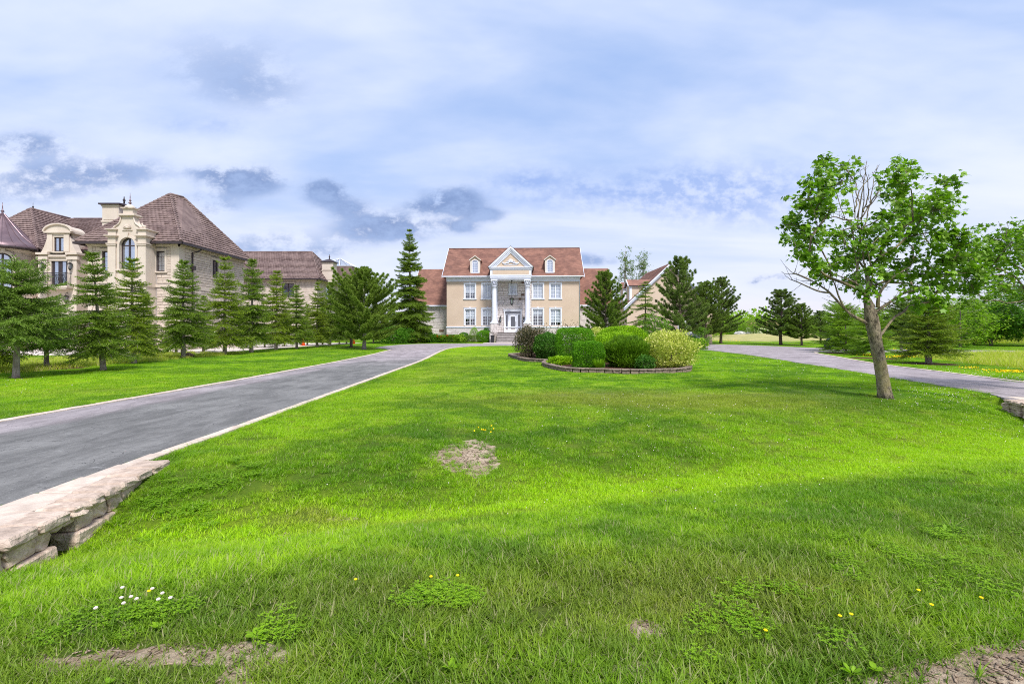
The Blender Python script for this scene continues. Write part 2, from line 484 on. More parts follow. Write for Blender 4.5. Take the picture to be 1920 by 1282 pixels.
def empty(name, loc, rz=0.0):
    o = bpy.data.objects.new(name, None); COL.objects.link(o)
    o.empty_display_size = 0.3
    o.location = loc; o.rotation_euler = (0, 0, rz)
    return o


def np_mesh(name, V, Fc, mat, smooth=False):
    """V (n,3), Fc (m,k) equal-size faces"""
    V = np.asarray(V, dtype=np.float32); Fc = np.asarray(Fc, dtype=np.int32)
    me = bpy.data.meshes.new(name)
    me.vertices.add(len(V)); me.vertices.foreach_set('co', V.ravel())
    m, k = Fc.shape
    me.loops.add(m * k); me.loops.foreach_set('vertex_index', Fc.ravel())
    me.polygons.add(m)
    me.polygons.foreach_set('loop_start', np.arange(0, m * k, k, dtype=np.int32))
    me.polygons.foreach_set('loop_total', np.full(m, k, dtype=np.int32))
    if smooth: me.polygons.foreach_set('use_smooth', np.ones(m, dtype=bool))
    me.update(calc_edges=True)
    me.materials.append(MAT[mat])
    return me


class MB:
    """collects simple solids, then links them as one mesh"""
    def __init__(s): s.v = []; s.f = []; s.o = Vector((0, 0, 0)); s.sm = []
    def add(s, vs, fs, sm=False):
        b = len(s.v); s.v += [tuple(v) for v in vs]
        s.f += [tuple(i + b for i in f) for f in fs]; s.sm += [sm] * len(fs)
        return s
    def box(s, x0, x1, y0, y1, z0, z1):
        return s.add([(x0, y0, z0), (x1, y0, z0), (x1, y1, z0), (x0, y1, z0), (x0, y0, z1), (x1, y0, z1), (x1, y1, z1), (x0, y1, z1)],
                     [(0, 3, 2, 1), (4, 5, 6, 7), (0, 1, 5, 4), (1, 2, 6, 5), (2, 3, 7, 6), (3, 0, 4, 7)])
    def poly_xz(s, pts, y0, y1):
        """closed outline in x,z pushed from y0 to y1"""
        n = len(pts)
        vs = [(p[0], y0, p[1]) for p in pts] + [(p[0], y1, p[1]) for p in pts]
        return s.add(vs, [tuple(range(n)), tuple(range(2 * n - 1, n - 1, -1))] + [((i + 1) % n, i, n + i, n + (i + 1) % n) for i in range(n)])
    def poly_xy(s, pts, z0, z1):
        n = len(pts)
        vs = [(p[0], p[1], z0) for p in pts] + [(p[0], p[1], z1) for p in pts]
        return s.add(vs, [tuple(range(n - 1, -1, -1)), tuple(range(n, 2 * n))] + [(i, (i + 1) % n, n + (i + 1) % n, n + i) for i in range(n)])
    def poly_yz(s, pts, x0, x1):
        n = len(pts)
        vs = [(x0, p[0], p[1]) for p in pts] + [(x1, p[0], p[1]) for p in pts]
        return s.add(vs, [tuple(range(n - 1, -1, -1)), tuple(range(n, 2 * n))] + [(i, (i + 1) % n, n + (i + 1) % n, n + i) for i in range(n)])
    def lathe(s, cx, cy, prof, n=16, sm=True):
        vs = []; fs = []
        for r, z in prof:
            for k in range(n):
                a = 2 * math.pi * k / n; vs.append((cx + r * math.cos(a), cy + r * math.sin(a), z))
        for i in range(len(prof) - 1):
            for k in range(n):
                k2 = (k + 1) % n
                fs.append((i * n + k, i * n + k2, (i + 1) * n + k2, (i + 1) * n + k))
        fs.append(tuple(range(n - 1, -1, -1))); fs.append(tuple((len(prof) - 1) * n + k for k in range(n)))
        return s.add(vs, fs, sm)
    def tube(s, pts, rad, n=8, sm=True):
        pts = [Vector(p) for p in pts]
        if not hasattr(rad, '__len__'): rad = [rad] * len(pts)
        vs = []; fs = []; prev = None
        for i, p in enumerate(pts):
            t = (pts[min(i + 1, len(pts) - 1)] - pts[max(i - 1, 0)])
            if t.length < 1e-6: t = Vector((0, 0, 1))
            t.normalize()
            a = prev if prev is not None else (Vector((1, 0, 0)) if abs(t.x) < .9 else Vector((0, 1, 0)))
            b = t.cross(a)
            if b.length < 1e-5: b = t.cross(Vector((0, 1, .3)))
            b.normalize(); a = b.cross(t).normalized(); prev = a
            for k in range(n):
                g = 2 * math.pi * k / n
                vs.append(p + (a * math.cos(g) + b * math.sin(g)) * rad[i])
        for i in range(len(pts) - 1):
            for k in range(n):
                k2 = (k + 1) % n
                fs.append((i * n + k, i * n + k2, (i + 1) * n + k2, (i + 1) * n + k))
        fs.append(tuple(range(n - 1, -1, -1))); fs.append(tuple((len(pts) - 1) * n + k for k in range(n)))
        return s.add(vs, fs, sm)
    def mesh(s, name, mat, origin=(0, 0, 0)):
        me = bpy.data.meshes.new(name)
        ox, oy, oz = origin
        me.from_pydata([(v[0] - ox, v[1] - oy, v[2] - oz) for v in s.v], [], s.f)
        if any(s.sm): me.polygons.foreach_set('use_smooth', s.sm)
        me.materials.append(MAT[mat]); me.update()
        return me
    def build(s, name, mat, parent=None, origin=(0, 0, 0), loc=(0, 0, 0)):
        return link(name, s.mesh(name, mat, origin), parent, loc)


def rough_block(w, d, h, seed, bev=0.012, jit=0.012, sub=0):
    """a split-faced stone: bevelled box with uneven faces, centred on x,y, base at z=0"""
    rr = random.Random(seed)
    bm = bmesh.new()
    bmesh.ops.create_cube(bm, size=1.0)
    for v in bm.verts: v.co = Vector((v.co.x * w, v.co.y * d, (v.co.z + .5) * h))
    if sub: bmesh.ops.subdivide_edges(bm, edges=bm.edges[:], cuts=sub, use_grid_fill=True)
    for v in bm.verts: v.co += Vector((rr.uniform(-jit, jit), rr.uniform(-jit, jit), rr.uniform(-jit, jit) * 0.5))
    bmesh.ops.bevel(bm, geom=[e for e in bm.edges if e.calc_face_angle(0) > 0.9], offset=bev, segments=1, affect='EDGES')
    return bm


def bm_mesh(bm, name, mat, smooth=False):
    me = bpy.data.meshes.new(name); bm.to_mesh(me); bm.free()
    me.materials.append(MAT[mat])
    if smooth: me.polygons.foreach_set('use_smooth', [True] * len(me.polygons))
    return me


def gp(px, py, z=0.0):
    """the spot on the ground seen at a photo pixel"""
    Y = FPX * (CAM_H - z) / (py - HY)
    return ((px - CX) / FPX * Y, Y)


def at(px, py, Y):
    return Vector(((px - CX) / FPX * Y, Y, CAM_H + (HY - py) / FPX * Y))


def catmull(pts, n=6, closed=False):
    out = []
    P = [np.array(p, float) for p in pts]
    N = len(P)
    rg = range(N if closed else N - 1)
    for i in rg:
        p0 = P[(i - 1) % N] if closed or i > 0 else P[0]
        p1 = P[i]; p2 = P[(i + 1) % N]
        p3 = P[(i + 2) % N] if closed or i + 2 < N else P[-1]
        for k in range(n):
            t = k / n
            out.append(0.5 * ((2 * p1) + (-p0 + p2) * t + (2 * p0 - 5 * p1 + 4 * p2 - p3) * t * t + (-p0 + 3 * p1 - 3 * p2 + p3) * t ** 3))
    if not closed: out.append(P[-1])
    return np.array(out)


# ------------------------------------------------------------------ layout of the drive, terrain height
OUT_L = catmull([(-9.0, -6), (-8.95, 2), (-8.9, 8.4), (-8.75, 18), (-9.1, 30), (-10.0, 40.0)], 6)
OUT_B = catmull([(-12.7, 44.5), (-13.2, 50), (-12.0, 57), (-9, 59.6), (-4, 60.2), (4, 60.4), (12, 60.3), (19, 59), (24, 56.5), (27, 50), (28.5, 44), (33, 40.5), (40, 39)], 5)
OUT_R = catmull([(40, 35.8), (32, 35.6), (25, 36.4), (22.0, 35.0), (19.6, 29), (17.4, 22.9), (16.4, 18), (15.7, 14.7), (15.3, 9), (15.6, 2), (16.5, -6)], 6)
IN_R = catmull([(10.4, -6), (10.6, 4), (10.95, 8.5), (11.5, 11.0), (12.2, 12.6), (13.1, 17.3), (14.2, 23.6), (15.6, 32), (16.0, 41), (14.8, 46.5), (11, 50), (5, 51.4), (-1.15, 51.4),
                (-4.4, 48.5), (-5.7, 43.6), (-5.6, 36.5), (-4.95, 26), (-4.78, 18), (-4.62, 8.6), (-4.62, 5.9), (-4.62, 4.4), (-4.62, -6)], 5)
DRIVE = np.vstack([OUT_L, OUT_B, OUT_R, IN_R])


def poly_sd(P, x, y):
    """signed distance to polygon, negative inside (vectorised)"""
    x = np.asarray(x, float); y = np.asarray(y, float)
    best = np.full(x.shape, 1e9); inside = np.zeros(x.shape, bool)
    n = len(P)
    for i in range(n):
        ax, ay = P[i]; bx, by = P[(i + 1) % n]
        dx, dy = bx - ax, by - ay
        L2 = dx * dx + dy * dy
        if L2 < 1e-12: continue
        t = np.clip(((x - ax) * dx + (y - ay) * dy) / L2, 0, 1)
        best = np.minimum(best, (x - ax - t * dx) ** 2 + (y - ay - t * dy) ** 2)
        cond = (ay > y) != (by > y)
        if ay != by:
            inside ^= cond & (x < (bx - ax) * (y - ay) / (by - ay) + ax)
    d = np.sqrt(best)
    return np.where(inside, -d, d)


BED = catmull([gp(962, 670), gp(985, 677), gp(1023, 680), gp(1022, 686), gp(1060, 696), gp(1125, 699), gp(1200, 700.5), gp(1278, 698),
               (7.4, 20.2), (7.6, 23), (6.2, 27), (4.0, 30), (1.5, 31.5), (0.0, 30.5)], 6, closed=True)


def sstep(a, b, v):
    t = np.clip((v - a) / (b - a), 0, 1); return t * t * (3 - 2 * t)


def wall_x(y): return -4.15 + (5.76 - y) * 0.175      # outer face of the left retaining wall
def wall_rx(y): return 11.02 + (y - 10.07) * 0.30     # face of the right one


def height(x, y, sd=None, bed=None):
    x = np.asarray(x, float); y = np.asarray(y, float)
    if sd is None: sd = poly_sd(DRIVE, x, y)
    if bed is None: bed = poly_sd(BED, x, y)
    ax, ay = -3.9, 4.1; dx, dy = 14.7, 5.2; L = math.hypot(dx, dy); dx /= L; dy /= L
    t = (x - ax) * dx + (y - ay) * dy
    d = -(x - ax) * dy + (y - ay) * dx
    k = np.clip(t / L, 0, 1)
    dep = 0.31 + 0.13 * k; sig = 0.95 + 1.0 * k
    g = -dep * np.exp(-(d / sig) ** 2)
    ml = sstep(wall_x(y) - 0.22, wall_x(y) - 0.13, x)
    mr = 1 - sstep(wall_rx(y) + 0.12, wall_rx(y) + 0.3, x)
    h = g * ml * mr
    # mouth of the culvert under the wall
    cul = sstep(0.17, 0.10, np.abs(y - 4.12)) * sstep(-5.2, -5.0, x) * (1 - sstep(wall_x(y) + 0.15, wall_x(y) + 0.5, x))
    h = np.minimum(h, h * (1 - cul) - 0.34 * cul)
    far = sstep(0.05, 1.6, sd)
    h = h + far * (0.022 * np.sin(x * 1.3 + 0.5) * np.cos(y * 1.1) + 0.010 * np.sin(x * 3.7 + y * 2.9)) * np.clip(1.2 - y / 60, .3, 1)
    h = h + 0.15 * sstep(60.5, 64.5, y) * sstep(34, 26, np.abs(x))
    h = h + 0.9 * np.exp(-((x - 44) / 13) ** 2 - ((y - 84) / 14) ** 2)
    h = h + 1.0 * np.exp(-((x - 74) / 24) ** 2 - ((y - 84) / 22) ** 2)
    h = h + 0.10 * sstep(-0.05, -0.5, bed)
    h = np.where((sd < -0.04) & (cul < .5), -0.03, h)
    return h


def hz(x, y): return float(height(np.array([x]), np.array([y]))[0])


MULCH = []   # (x, y, r)
SOIL = [(-0.62, 6.62, 0.42, 0.52), (-1.66, 2.335, 0.74, 0.080), (-1.22, 2.20, 0.12, 0.14), (0.72, 2.62, 0.09, 0.09), (0.60, 2.28, 0.12, 0.06), (2.35, 2.12, 0.95, 0.19), (2.75, 2.34, 0.50, 0.16),
        (-1.75, 4.95, 0.16, 0.05), (-2.15, 4.55, 0.05, 0.06), (-2.0, 4.1, .10, .05), (-1.05, 4.78, .14, .05)]


def soil_at(x, y):
    s = np.zeros(np.shape(x)); y = y + np.where(y < 3, .022 * np.sin(x * 5.3) + .012 * np.sin(x * 17 + 1), 0)
    for cx, cy, rx, ry in SOIL:
        q = np.sqrt(((x - cx) / rx) ** 2 + ((y - cy) / ry) ** 2)
        th = np.arctan2((y - cy) / ry, (x - cx) / rx); q = q + 0.10 * np.sin(3 * th + 1) + 0.07 * np.sin(7 * th + 2 + 3 * cx) + .09 * np.sin(x * 31 + y * 23) * np.sin(y * 41 - x * 11)
        s = np.maximum(s, sstep(1.35, 0.75, q))
    return s


def mulch_at(x, y, bed=None):
    s = np.zeros(np.shape(x))
    for cx, cy, r in MULCH: s = np.maximum(s, sstep(1.3, .8, np.hypot(x - cx, (y - cy)) / r))
    if bed is not None: s = np.maximum(s, sstep(-0.05, -0.25, bed))
    return s


def meadow_at(x, y):
    # uncut field on the right, beyond a mown verge
    e = catmull([(19.8, 15.0), (21.5, 20), (23.0, 26), (26, 31), (34, 33), (60, 34)], 6)
    lim = np.interp(y, e[:, 1], e[:, 0], left=19.3, right=60)
    m = sstep(-0.3, 0.6, x - lim)
    far = sstep(52, 60, y) * sstep(50, 56, x)
    return np.maximum(m, far)


def dry_at(x, y):
    return np.clip(1.2 * np.exp(-((x - 40) / 15) ** 2 - ((y - 78) / 17) ** 2), 0, 1) + 0.35 * (x < -20.3) * (y < 60)


def tree_spot(px, py, z=0.0): return gp(px, py, z)


# ---- list of trunk spots that have bark mulch rings under them
for px, py, r in [(682.5, 655, .9), (658, 651, .8), (1464.5, 646.5, 1.6), (1503, 647.5, 1.2), (1584, 662, 1.3), (1572, 658, 1.2), (1643, 672, 1.2), (1741.5, 682, 1.15), (1352.5, 644, .6), (78, 691, 1.4), (31, 708, 0.35)]:
    g_ = gp(px, py); MULCH.append((g_[0], g_[1], r))


def build_ground():
    def axis(segs):
        out = [segs[0][0]]
        for a, b, s in segs:
            n = max(1, int(round((b - a) / s)))
            out += list(np.linspace(a, b, n + 1)[1:])
        return np.array(out)
    xs = axis([(-900, -100, 80), (-100, -30, 5), (-30, -12, 1.0), (-12, -6, 0.35), (-6, -3, 0.05), (-3, 3.5, 0.09), (3.5, 12.5, 0.15), (12.5, 30, 0.5), (30, 110, 2.0), (110, 900, 60)])
    ys = axis([(-40, 0, 4), (0, 1.6, 0.2), (1.6, 7.8, 0.045), (7.8, 13, 0.11), (13, 36, 0.4), (36, 66, 0.8), (66, 130, 2), (130, 300, 12), (300, 2500, 150)])
    X, Y = np.meshgrid(xs, ys)
    x = X.ravel(); y = Y.ravel()
    sd = poly_sd(DRIVE, x, y); bed = poly_sd(BED, x, y)
    z = height(x, y, sd, bed)
    V = np.stack([x, y, z], 1)
    nx, ny = len(xs), len(ys)
    i = np.arange(nx - 1); j = np.arange(ny - 1)
    I, J = np.meshgrid(i, j)
    a = (J * nx + I).ravel()
    Fc = np.stack([a, a + 1, a + nx + 1, a + nx], 1)
    me = np_mesh('ground', V, Fc, 'turf_ground', True)
    for nm, val in (('meadow', meadow_at(x, y)), ('soil', soil_at(x, y)), ('mulch', mulch_at(x, y, bed)), ('drygrass', dry_at(x, y))):
        at_ = me.attributes.new(nm, 'FLOAT', 'POINT'); at_.data.foreach_set('value', np.asarray(val, dtype=np.float32))
    tag(link('ground', me), kind='structure')


build_ground()


def build_drive():
    pts = [Vector((p[0], p[1], 0)) for p in DRIVE]
    tris = geometry.tessellate_polygon([pts])
    me = bpy.data.meshes.new('driveway')
    n = len(pts)
    vs = [(p.x, p.y, 0.012) for p in pts] + [(p.x, p.y, -0.03) for p in pts]
    fs = []
    for t in tris:
        a, b, c = (pts[i] for i in t)
        up = (b - a).cross(c - a).z > 0
        fs.append(tuple(t) if up else tuple(reversed(t)))
    fs += [(i, (i + 1) % n, n + (i + 1) % n, n + i) for i in range(n)]
    me.from_pydata(vs, [], fs); me.materials.append(MAT['asphalt']); me.update()
    drv = tag(link('driveway', me), kind='structure')
    # paver edging, laid piece by piece
    base = [bm_mesh(rough_block(0.40, 0.16, 0.075, 40 + k, 0.008, 0.004), 'edging_stone', 'edging_paver') for k in range(4)]
    rr = random.Random(3)
    def walk(line, width_out, y_stop, first=0.0, step=0.405, off=0.11, maxn=999):
        L = np.hypot(*(np.diff(line, axis=0).T)); cum = np.concatenate([[0], np.cumsum(L)])
        d = first; n = 0
        while d < cum[-1] - .2 and n < maxn:
            q = np.array([np.interp(d, cum, line[:, 0]), np.interp(d, cum, line[:, 1])])
            q2 = np.array([np.interp(d + .1, cum, line[:, 0]), np.interp(d + .1, cum, line[:, 1])])
            t = q2 - q; t /= max(1e-6, np.hypot(*t)); nrm = np.array([t[1], -t[0]])
            c = q + nrm * off
            yield c, t, n
            d += step; n += 1
    far = MB()
    def lay(line, off, ymin, ymax_single, ymax):
        for c, t, k in walk(line, 0, 0, off=off):
            if c[1] < ymin or c[1] > ymax: continue
            z = -0.042 + rr.uniform(-.004, .004)
            if c[1] < ymax_single:
                o = link('edging_stone', base[rr.randrange(4)], drv, (c[0], c[1], z))
                o.rotation_euler = (0, 0, math.atan2(t[1], t[0]) + rr.uniform(-.012, .012))
            else:
                a = t * .2; b = np.array([t[1], -t[0]]) * .1
                far.poly_xy([c - a - b, c + a - b, c + a + b, c - a + b][::1], -0.03, 0.03)
    inl = IN_R[np.argmax(IN_R[:, 1]):]          # left inner edge, coming towards the camera
    lay(inl, -0.10, 5.9, 27, 47)
    lay(OUT_L, -0.10, 1.0, 27, 40.2)
    lay(OUT_R, -0.10, 8.0, 22, 35.5)
    tag(far.build('far_edging', 'edging_paver', drv), kind='stuff')
    # two rows of broad pavers between the asphalt and the wall cap
    pv = [bm_mesh(rough_block(0.485, 0.32, 0.075, 60 + k, 0.008, 0.004), 'paver', 'edging_paver') for k in range(3)]
    y = 1.2; k = 0
    while y < 5.95:
        xr = wall_x(y + .25) - 0.30; xl = -4.62
        w = xr - xl
        if w > 0.06:
            o = link('paver', pv[k % 3], drv, (xl + w / 2, y + .25, -0.046 + rr.uniform(-.003, .003)))
            o.rotation_euler = (0, 0, math.pi / 2 + 0.05); o.scale = (1, w / 0.32, 1)
        y += .495; k += 1
    # neighbour's paved court behind the row of spruces
    m = MB(); m.poly_xy([(-80, 31), (-23.2, 31), (-21.4, 36), (-20.8, 50), (-18.5, 66), (-18.5, 84), (-80, 84)], 0.0, 0.035)
    tag(m.build('neighbour_courtyard', 'court_paving'), kind='structure')
    # pale concrete apron in front of the steps
    m = MB(); m.poly_xy([(-3.6, 60.1), (3.4, 60.3), (3.4, 62.3), (-3.2, 62.3)], 0.0, 0.075)
    tag(m.build('concrete_path', 'court_paving'), kind='structure')
build_drive()


# ------------------------------------------------------------------ retaining walls
def left_wall():
    t = empty('retaining_wall', (-3.95, 4.3, -0.3))
    tag(t, 'low rough stone retaining wall with culvert opening beside the left driveway', 'retaining wall')
    org = t.location
    rr = random.Random(11)
    ang = math.atan2(1, -0.175)      # direction of the wall
    def put(name, mat, yc, L, d, z0, h, inset, seed, jit=0.012, bev=0.014, sub=1, rotz=0.0, tilt=0.0):
        bm = rough_block(L, d, h, seed, bev, jit, sub)
        me = bm_mesh(bm, name, mat)
        o = link(name, me, t, (wall_x(yc) - inset - d / 2 - org.x, yc - org.y, z0 - org.z))
        o.rotation_euler = (tilt, 0, ang + rotz)
        return o
    # caps: rounded slabs
    ys = [1.35, 1.75, 2.15, 2.5, 2.85, 3.18, 3.50, 3.83, 4.17, 4.40, 4.62, 4.85, 5.12, 5.42, 5.76]
    for i in range(len(ys) - 1):
        a, b = ys[i], ys[i + 1]
        put('cap_stone', 'cap_stone', (a + b) / 2, (b - a) * 1.0 - .026, 0.33, -0.045 + rr.uniform(-.008, .006), 0.098, -0.040 + rr.uniform(-.014, .014), 200 + i, 0.007, 0.020, 1, rr.uniform(-.02, .02))
    # face course
    for i, (a, b) in enumerate([(1.3, 1.66), (1.66, 2.0), (2.0, 2.34), (2.34, 2.68), (2.68, 3.0), (3.0, 3.32), (3.32, 3.56), (3.56, 3.83), (3.83, 3.98), (4.26, 4.47), (4.47, 4.69), (4.69, 4.90), (4.90, 5.11), (5.11, 5.36), (5.36, 5.62)]):
        put('wall_block', 'wall_block', (a + b) / 2, (b - a) - .008, 0.20, -0.185, 0.146, rr.uniform(-.005, .012), 300 + i, 0.010, 0.012, 2, rr.uniform(-.03, .03))
    # thin lintel stones over the opening
    for i, (a, b) in enumerate([(3.985, 4.12), (4.125, 4.26)]):
        put('lintel_stone', 'wall_block', (a + b) / 2, (b - a) - .006, 0.18, -0.095, 0.058, 0.0, 330 + i, 0.006, 0.012, 1)
    # footing course, standing out a little
    for i, (a, b) in enumerate([(1.3, 1.7), (1.7, 2.1), (2.1, 2.5), (2.5, 2.9), (2.9, 3.27), (3.27, 3.64), (3.64, 3.99), (4.22, 4.60), (4.60, 4.98), (4.98, 5.3)]):
        put('footing_stone', 'wall_block', (a + b) / 2, (b - a) - .008, 0.24, -0.34, 0.152, -0.05, 350 + i, 0.008, 0.012, 1)
    # cheeks and roof of the culvert
    m = MB()
    m.box(-5.2, -4.12, 4.26, 4.34, -0.45, -0.10); m.box(-5.2, -4.12, 3.90, 3.97, -0.45, -0.10)
    m.box(-5.2, -4.12, 3.97, 4.26, -0.10, -0.05)
    m.build('culvert_lining', 'wall_block', t, org)
left_wall()


def right_wall():
    t = empty('retaining_wall', (10.9, 10.4, -0.2))
    tag(t, 'short curved stone retaining wall at the mouth of the right driveway', 'retaining wall')
    rr = random.Random(5)
    org = t.location
    ys = [6.5, 7.2, 7.8, 8.4, 8.95, 9.5, 9.95, 10.35, 10.7, 10.95]
    for row, (z0, h, mt, nm, dd) in enumerate([(-0.05, 0.085, 'cap_stone', 'cap_stone', 0.42), (-0.17, 0.115, 'wall_block', 'wall_block', .3), (-0.30, 0.125, 'wall_block', 'wall_block', .32)]):
        for i in range(len(ys) - 1):
            a, b = ys[i], ys[i + 1]
            if row: a += .12; b += .12
            me = bm_mesh(rough_block(b - a - .01, dd, h, 500 + row * 20 + i, 0.018, 0.016, 2), nm, mt)
            yc = (a + b) / 2
            o = link(nm, me, t, (wall_rx(yc) + (dd / 2) - (0.04 if row == 0 else 0) - org.x, yc - org.y, z0 - org.z))
            o.rotation_euler = (0, 0, math.atan2(1, 0.30) + rr.uniform(-.03, .03))
    # stepping slabs joining it to the asphalt
    for i in range(2):
        me = bm_mesh(rough_block(.45, .4, .06, 560 + i, 0.015, 0.015, 1), 'slab', 'edging_paver')
        yc = 11.3 - i * .5
        link('slab', me, t, (wall_rx(yc) + .62 - org.x, yc - org.y, -.04 - org.z)).rotation_euler = (0, 0, 1.3)
right_wall()


def bed_edging():
    t = empty('garden_bed_edging', (BED[:, 0].mean(), BED[:, 1].mean(), 0))
    tag(t, 'curved low edging of brown concrete blocks round the shrub bed', 'garden edging')
    org = t.location
    L = np.hypot(*(np.diff(np.vstack([BED, BED[:1]]), axis=0).T)); cum = np.concatenate([[0], np.cumsum(L)])
    P = np.vstack([BED, BED[:1]])
    base = [bm_mesh(rough_block(0.29, 0.22, 0.135, 600 + k, 0.016, 0.010, 1), 'edging_block', 'bed_block') for k in range(4)]
    cap = [bm_mesh(rough_block(0.30, 0.26, 0.06, 620 + k, 0.012, 0.006, 1), 'cap_block', 'cap_stone' if 0 else 'bed_block') for k in range(3)]
    d = 0; k = 0; rr = random.Random(9)
    while d < cum[-1] - .1:
        x = np.interp(d, cum, P[:, 0]); y = np.interp(d, cum, P[:, 1])
        x2 = np.interp(d + .1, cum, P[:, 0]); y2 = np.interp(d + .1, cum, P[:, 1])
        a = math.atan2(y2 - y, x2 - x)
        o = link('edging_block', base[rr.randrange(4)], t, (x - org.x, y - org.y, -0.02)); o.rotation_euler = (0, 0, a + rr.uniform(-.03, .03))
        o = link('cap_block', cap[rr.randrange(3)], t, (x - org.x, y - org.y, 0.118 + rr.uniform(-.004, .004))); o.rotation_euler = (0, 0, a + rr.uniform(-.03, .03))
        d += 0.305; k += 1
bed_edging()


# ================================================================== buildings
def tile_face(m, A, B, C, D, course, tw, lip, rr, prof=0.0, split=True):
    """lay overlapping tiles on the roof plane A-B (eave, left to right) / D-C (top)"""
    A, B, C, D = map(Vector, (A, B, C, D))
    nrm = (B - A).cross((D - A) if (D - A).length > .01 else (C - A)).normalized()
    if nrm.z < 0: nrm = -nrm
    H = ((D + C) / 2 - (A + B) / 2)
    ex = (B - A).normalized()
    up = nrm.cross(ex)
    if up.dot(H) < 0: up = -up
    hgt = (D - A).dot(up)
    rows = max(1, int(round(hgt / course)))
    for r in range(rows):
        t0, t1 = r / rows, (r + 1) / rows
        l0, r0 = A.lerp(D, t0), B.lerp(C, t0)
        l1, r1 = A.lerp(D, min(1, t1)), B.lerp(C, min(1, t1))
        w0 = (r0 - l0).length
        n = max(1, int(round(w0 / tw)))
        off = (0.5 if r % 2 else 0.0) if prof == 0 else 0.0
        cuts = [0.0] + [(k + off) / n for k in range(0 if off else 1, n)] + [1.0]
        cuts = sorted(set(min(1, max(0, c)) for c in cuts))
        for a, b in zip(cuts[:-1], cuts[1:]):
            if b - a < 1e-4: continue
            lf = lip * rr.uniform(.75, 1.3)
            p0, p1 = l0.lerp(r0, a), l0.lerp(r0, b)
            q0, q1 = l1.lerp(r1, a), l1.lerp(r1, b)
            f0, f1 = p0 + nrm * lf, p1 + nrm * lf
            g0, g1 = q0 + nrm * 0.004, q1 + nrm * 0.004
            if prof:
                fm = (f0 + f1) / 2 + nrm * prof - ex * tw * .12; gm = (g0 + g1) / 2 + nrm * prof - ex * tw * .12; pm = (p0 + p1) / 2
                m.add([p0, pm, p1, f0, fm, f1, g0, gm, g1], [(0, 1, 4, 3), (1, 2, 5, 4), (3, 4, 7, 6), (4, 5, 8, 7)])
            else:
                m.add([p0, p1, f0, f1, g0, g1], [(0, 1, 3, 2), (2, 3, 5, 4)])


def wall_open(m, x0, x1, z0, z1, y, ops, depth=0.22, axis='x', flip=False):
    """wall skin in plane y with rectangular openings [(x0,x1,z0,z1)] and their reveals"""
    xs = sorted(set([x0, x1] + [v for o in ops for v in o[:2]]))
    zs = sorted(set([z0, z1] + [v for o in ops for v in o[2:]]))
    def P(a, d, c): return (a, y + d, c) if axis == 'x' else (y + d, a, c)
    for i in range(len(xs) - 1):
        for j in range(len(zs) - 1):
            cx = (xs[i] + xs[i + 1]) / 2; cz = (zs[j] + zs[j + 1]) / 2
            if any(o[0] < cx < o[1] and o[2] < cz < o[3] for o in ops): continue
            m.add([P(xs[i], 0, zs[j]), P(xs[i + 1], 0, zs[j]), P(xs[i + 1], 0, zs[j + 1]), P(xs[i], 0, zs[j + 1])], [(0, 1, 2, 3)])
    for a, b, c, d in ops:
        m.add([P(a, 0, c), P(b, 0, c), P(b, 0, d), P(a, 0, d), P(a, depth, c), P(b, depth, c), P(b, depth, d), P(a, depth, d)],
              [(0, 1, 5, 4), (1, 2, 6, 5), (2, 3, 7, 6), (3, 0, 4, 7)])


def stone_skin(rects, x0, x1, z0, z1, rr, sizes=(0.25, 0.75), courses=(0.14, 0.30), gap=0.012):
    """random coursed ashlar: list of (xa, xb, za, zb) not covered by rects"""
    out = []
    z = z0
    while z < z1 - .02:
        h = min(rr.uniform(*courses), z1 - z)
        if z1 - (z + h) < .09: h = z1 - z
        x = x0 - rr.uniform(0, .3)
        while x < x1:
            w = rr.uniform(*sizes)
            a, b = max(x, x0), min(x + w, x1)
            x += w
            if b - a < .05: continue
            segs = [(a, b)]
            for (ra, rb, rc, rd) in rects:
                if rd <= z + .01 or rc >= z + h - .01: continue
                ns = []
                for (p, q) in segs:
                    if rb <= p or ra >= q: ns.append((p, q)); continue
                    if ra > p: ns.append((p, ra))
                    if rb < q: ns.append((rb, q))
                segs = ns
            for (p, q) in segs:
                if q - p > .05: out.append((p + gap / 2, q - gap / 2, z + gap / 2, z + h - gap / 2))
        z += h
    return out


def stones_joined(m, lst, y, rr, proud=0.03, axis='x', sgn=-1, f=None):
    for (a, b, c, d) in lst:
        p = proud * rr.uniform(.5, 1.5) * sgn
        e = 0.010
        if axis == 'x':
            m.add([(a, y, c), (b, y, c), (b, y, d), (a, y, d), (a + e, y + p, c + e), (b - e, y + p, c + e), (b - e, y + p, d - e), (a + e, y + p, d - e)],
                  [(0, 1, 5, 4), (1, 2, 6, 5), (2, 3, 7, 6), (3, 0, 4, 7), (4, 5, 6, 7)])
        else:
            m.add([(y, a, c), (y, b, c), (y, b, d), (y, a, d), (y + p, a + e, c + e), (y + p, b - e, c + e), (y + p, b - e, d - e), (y + p, a + e, d - e)],
                  [(0, 1, 5, 4), (1, 2, 6, 5), (2, 3, 7, 6), (3, 0, 4, 7), (4, 5, 6, 7)])


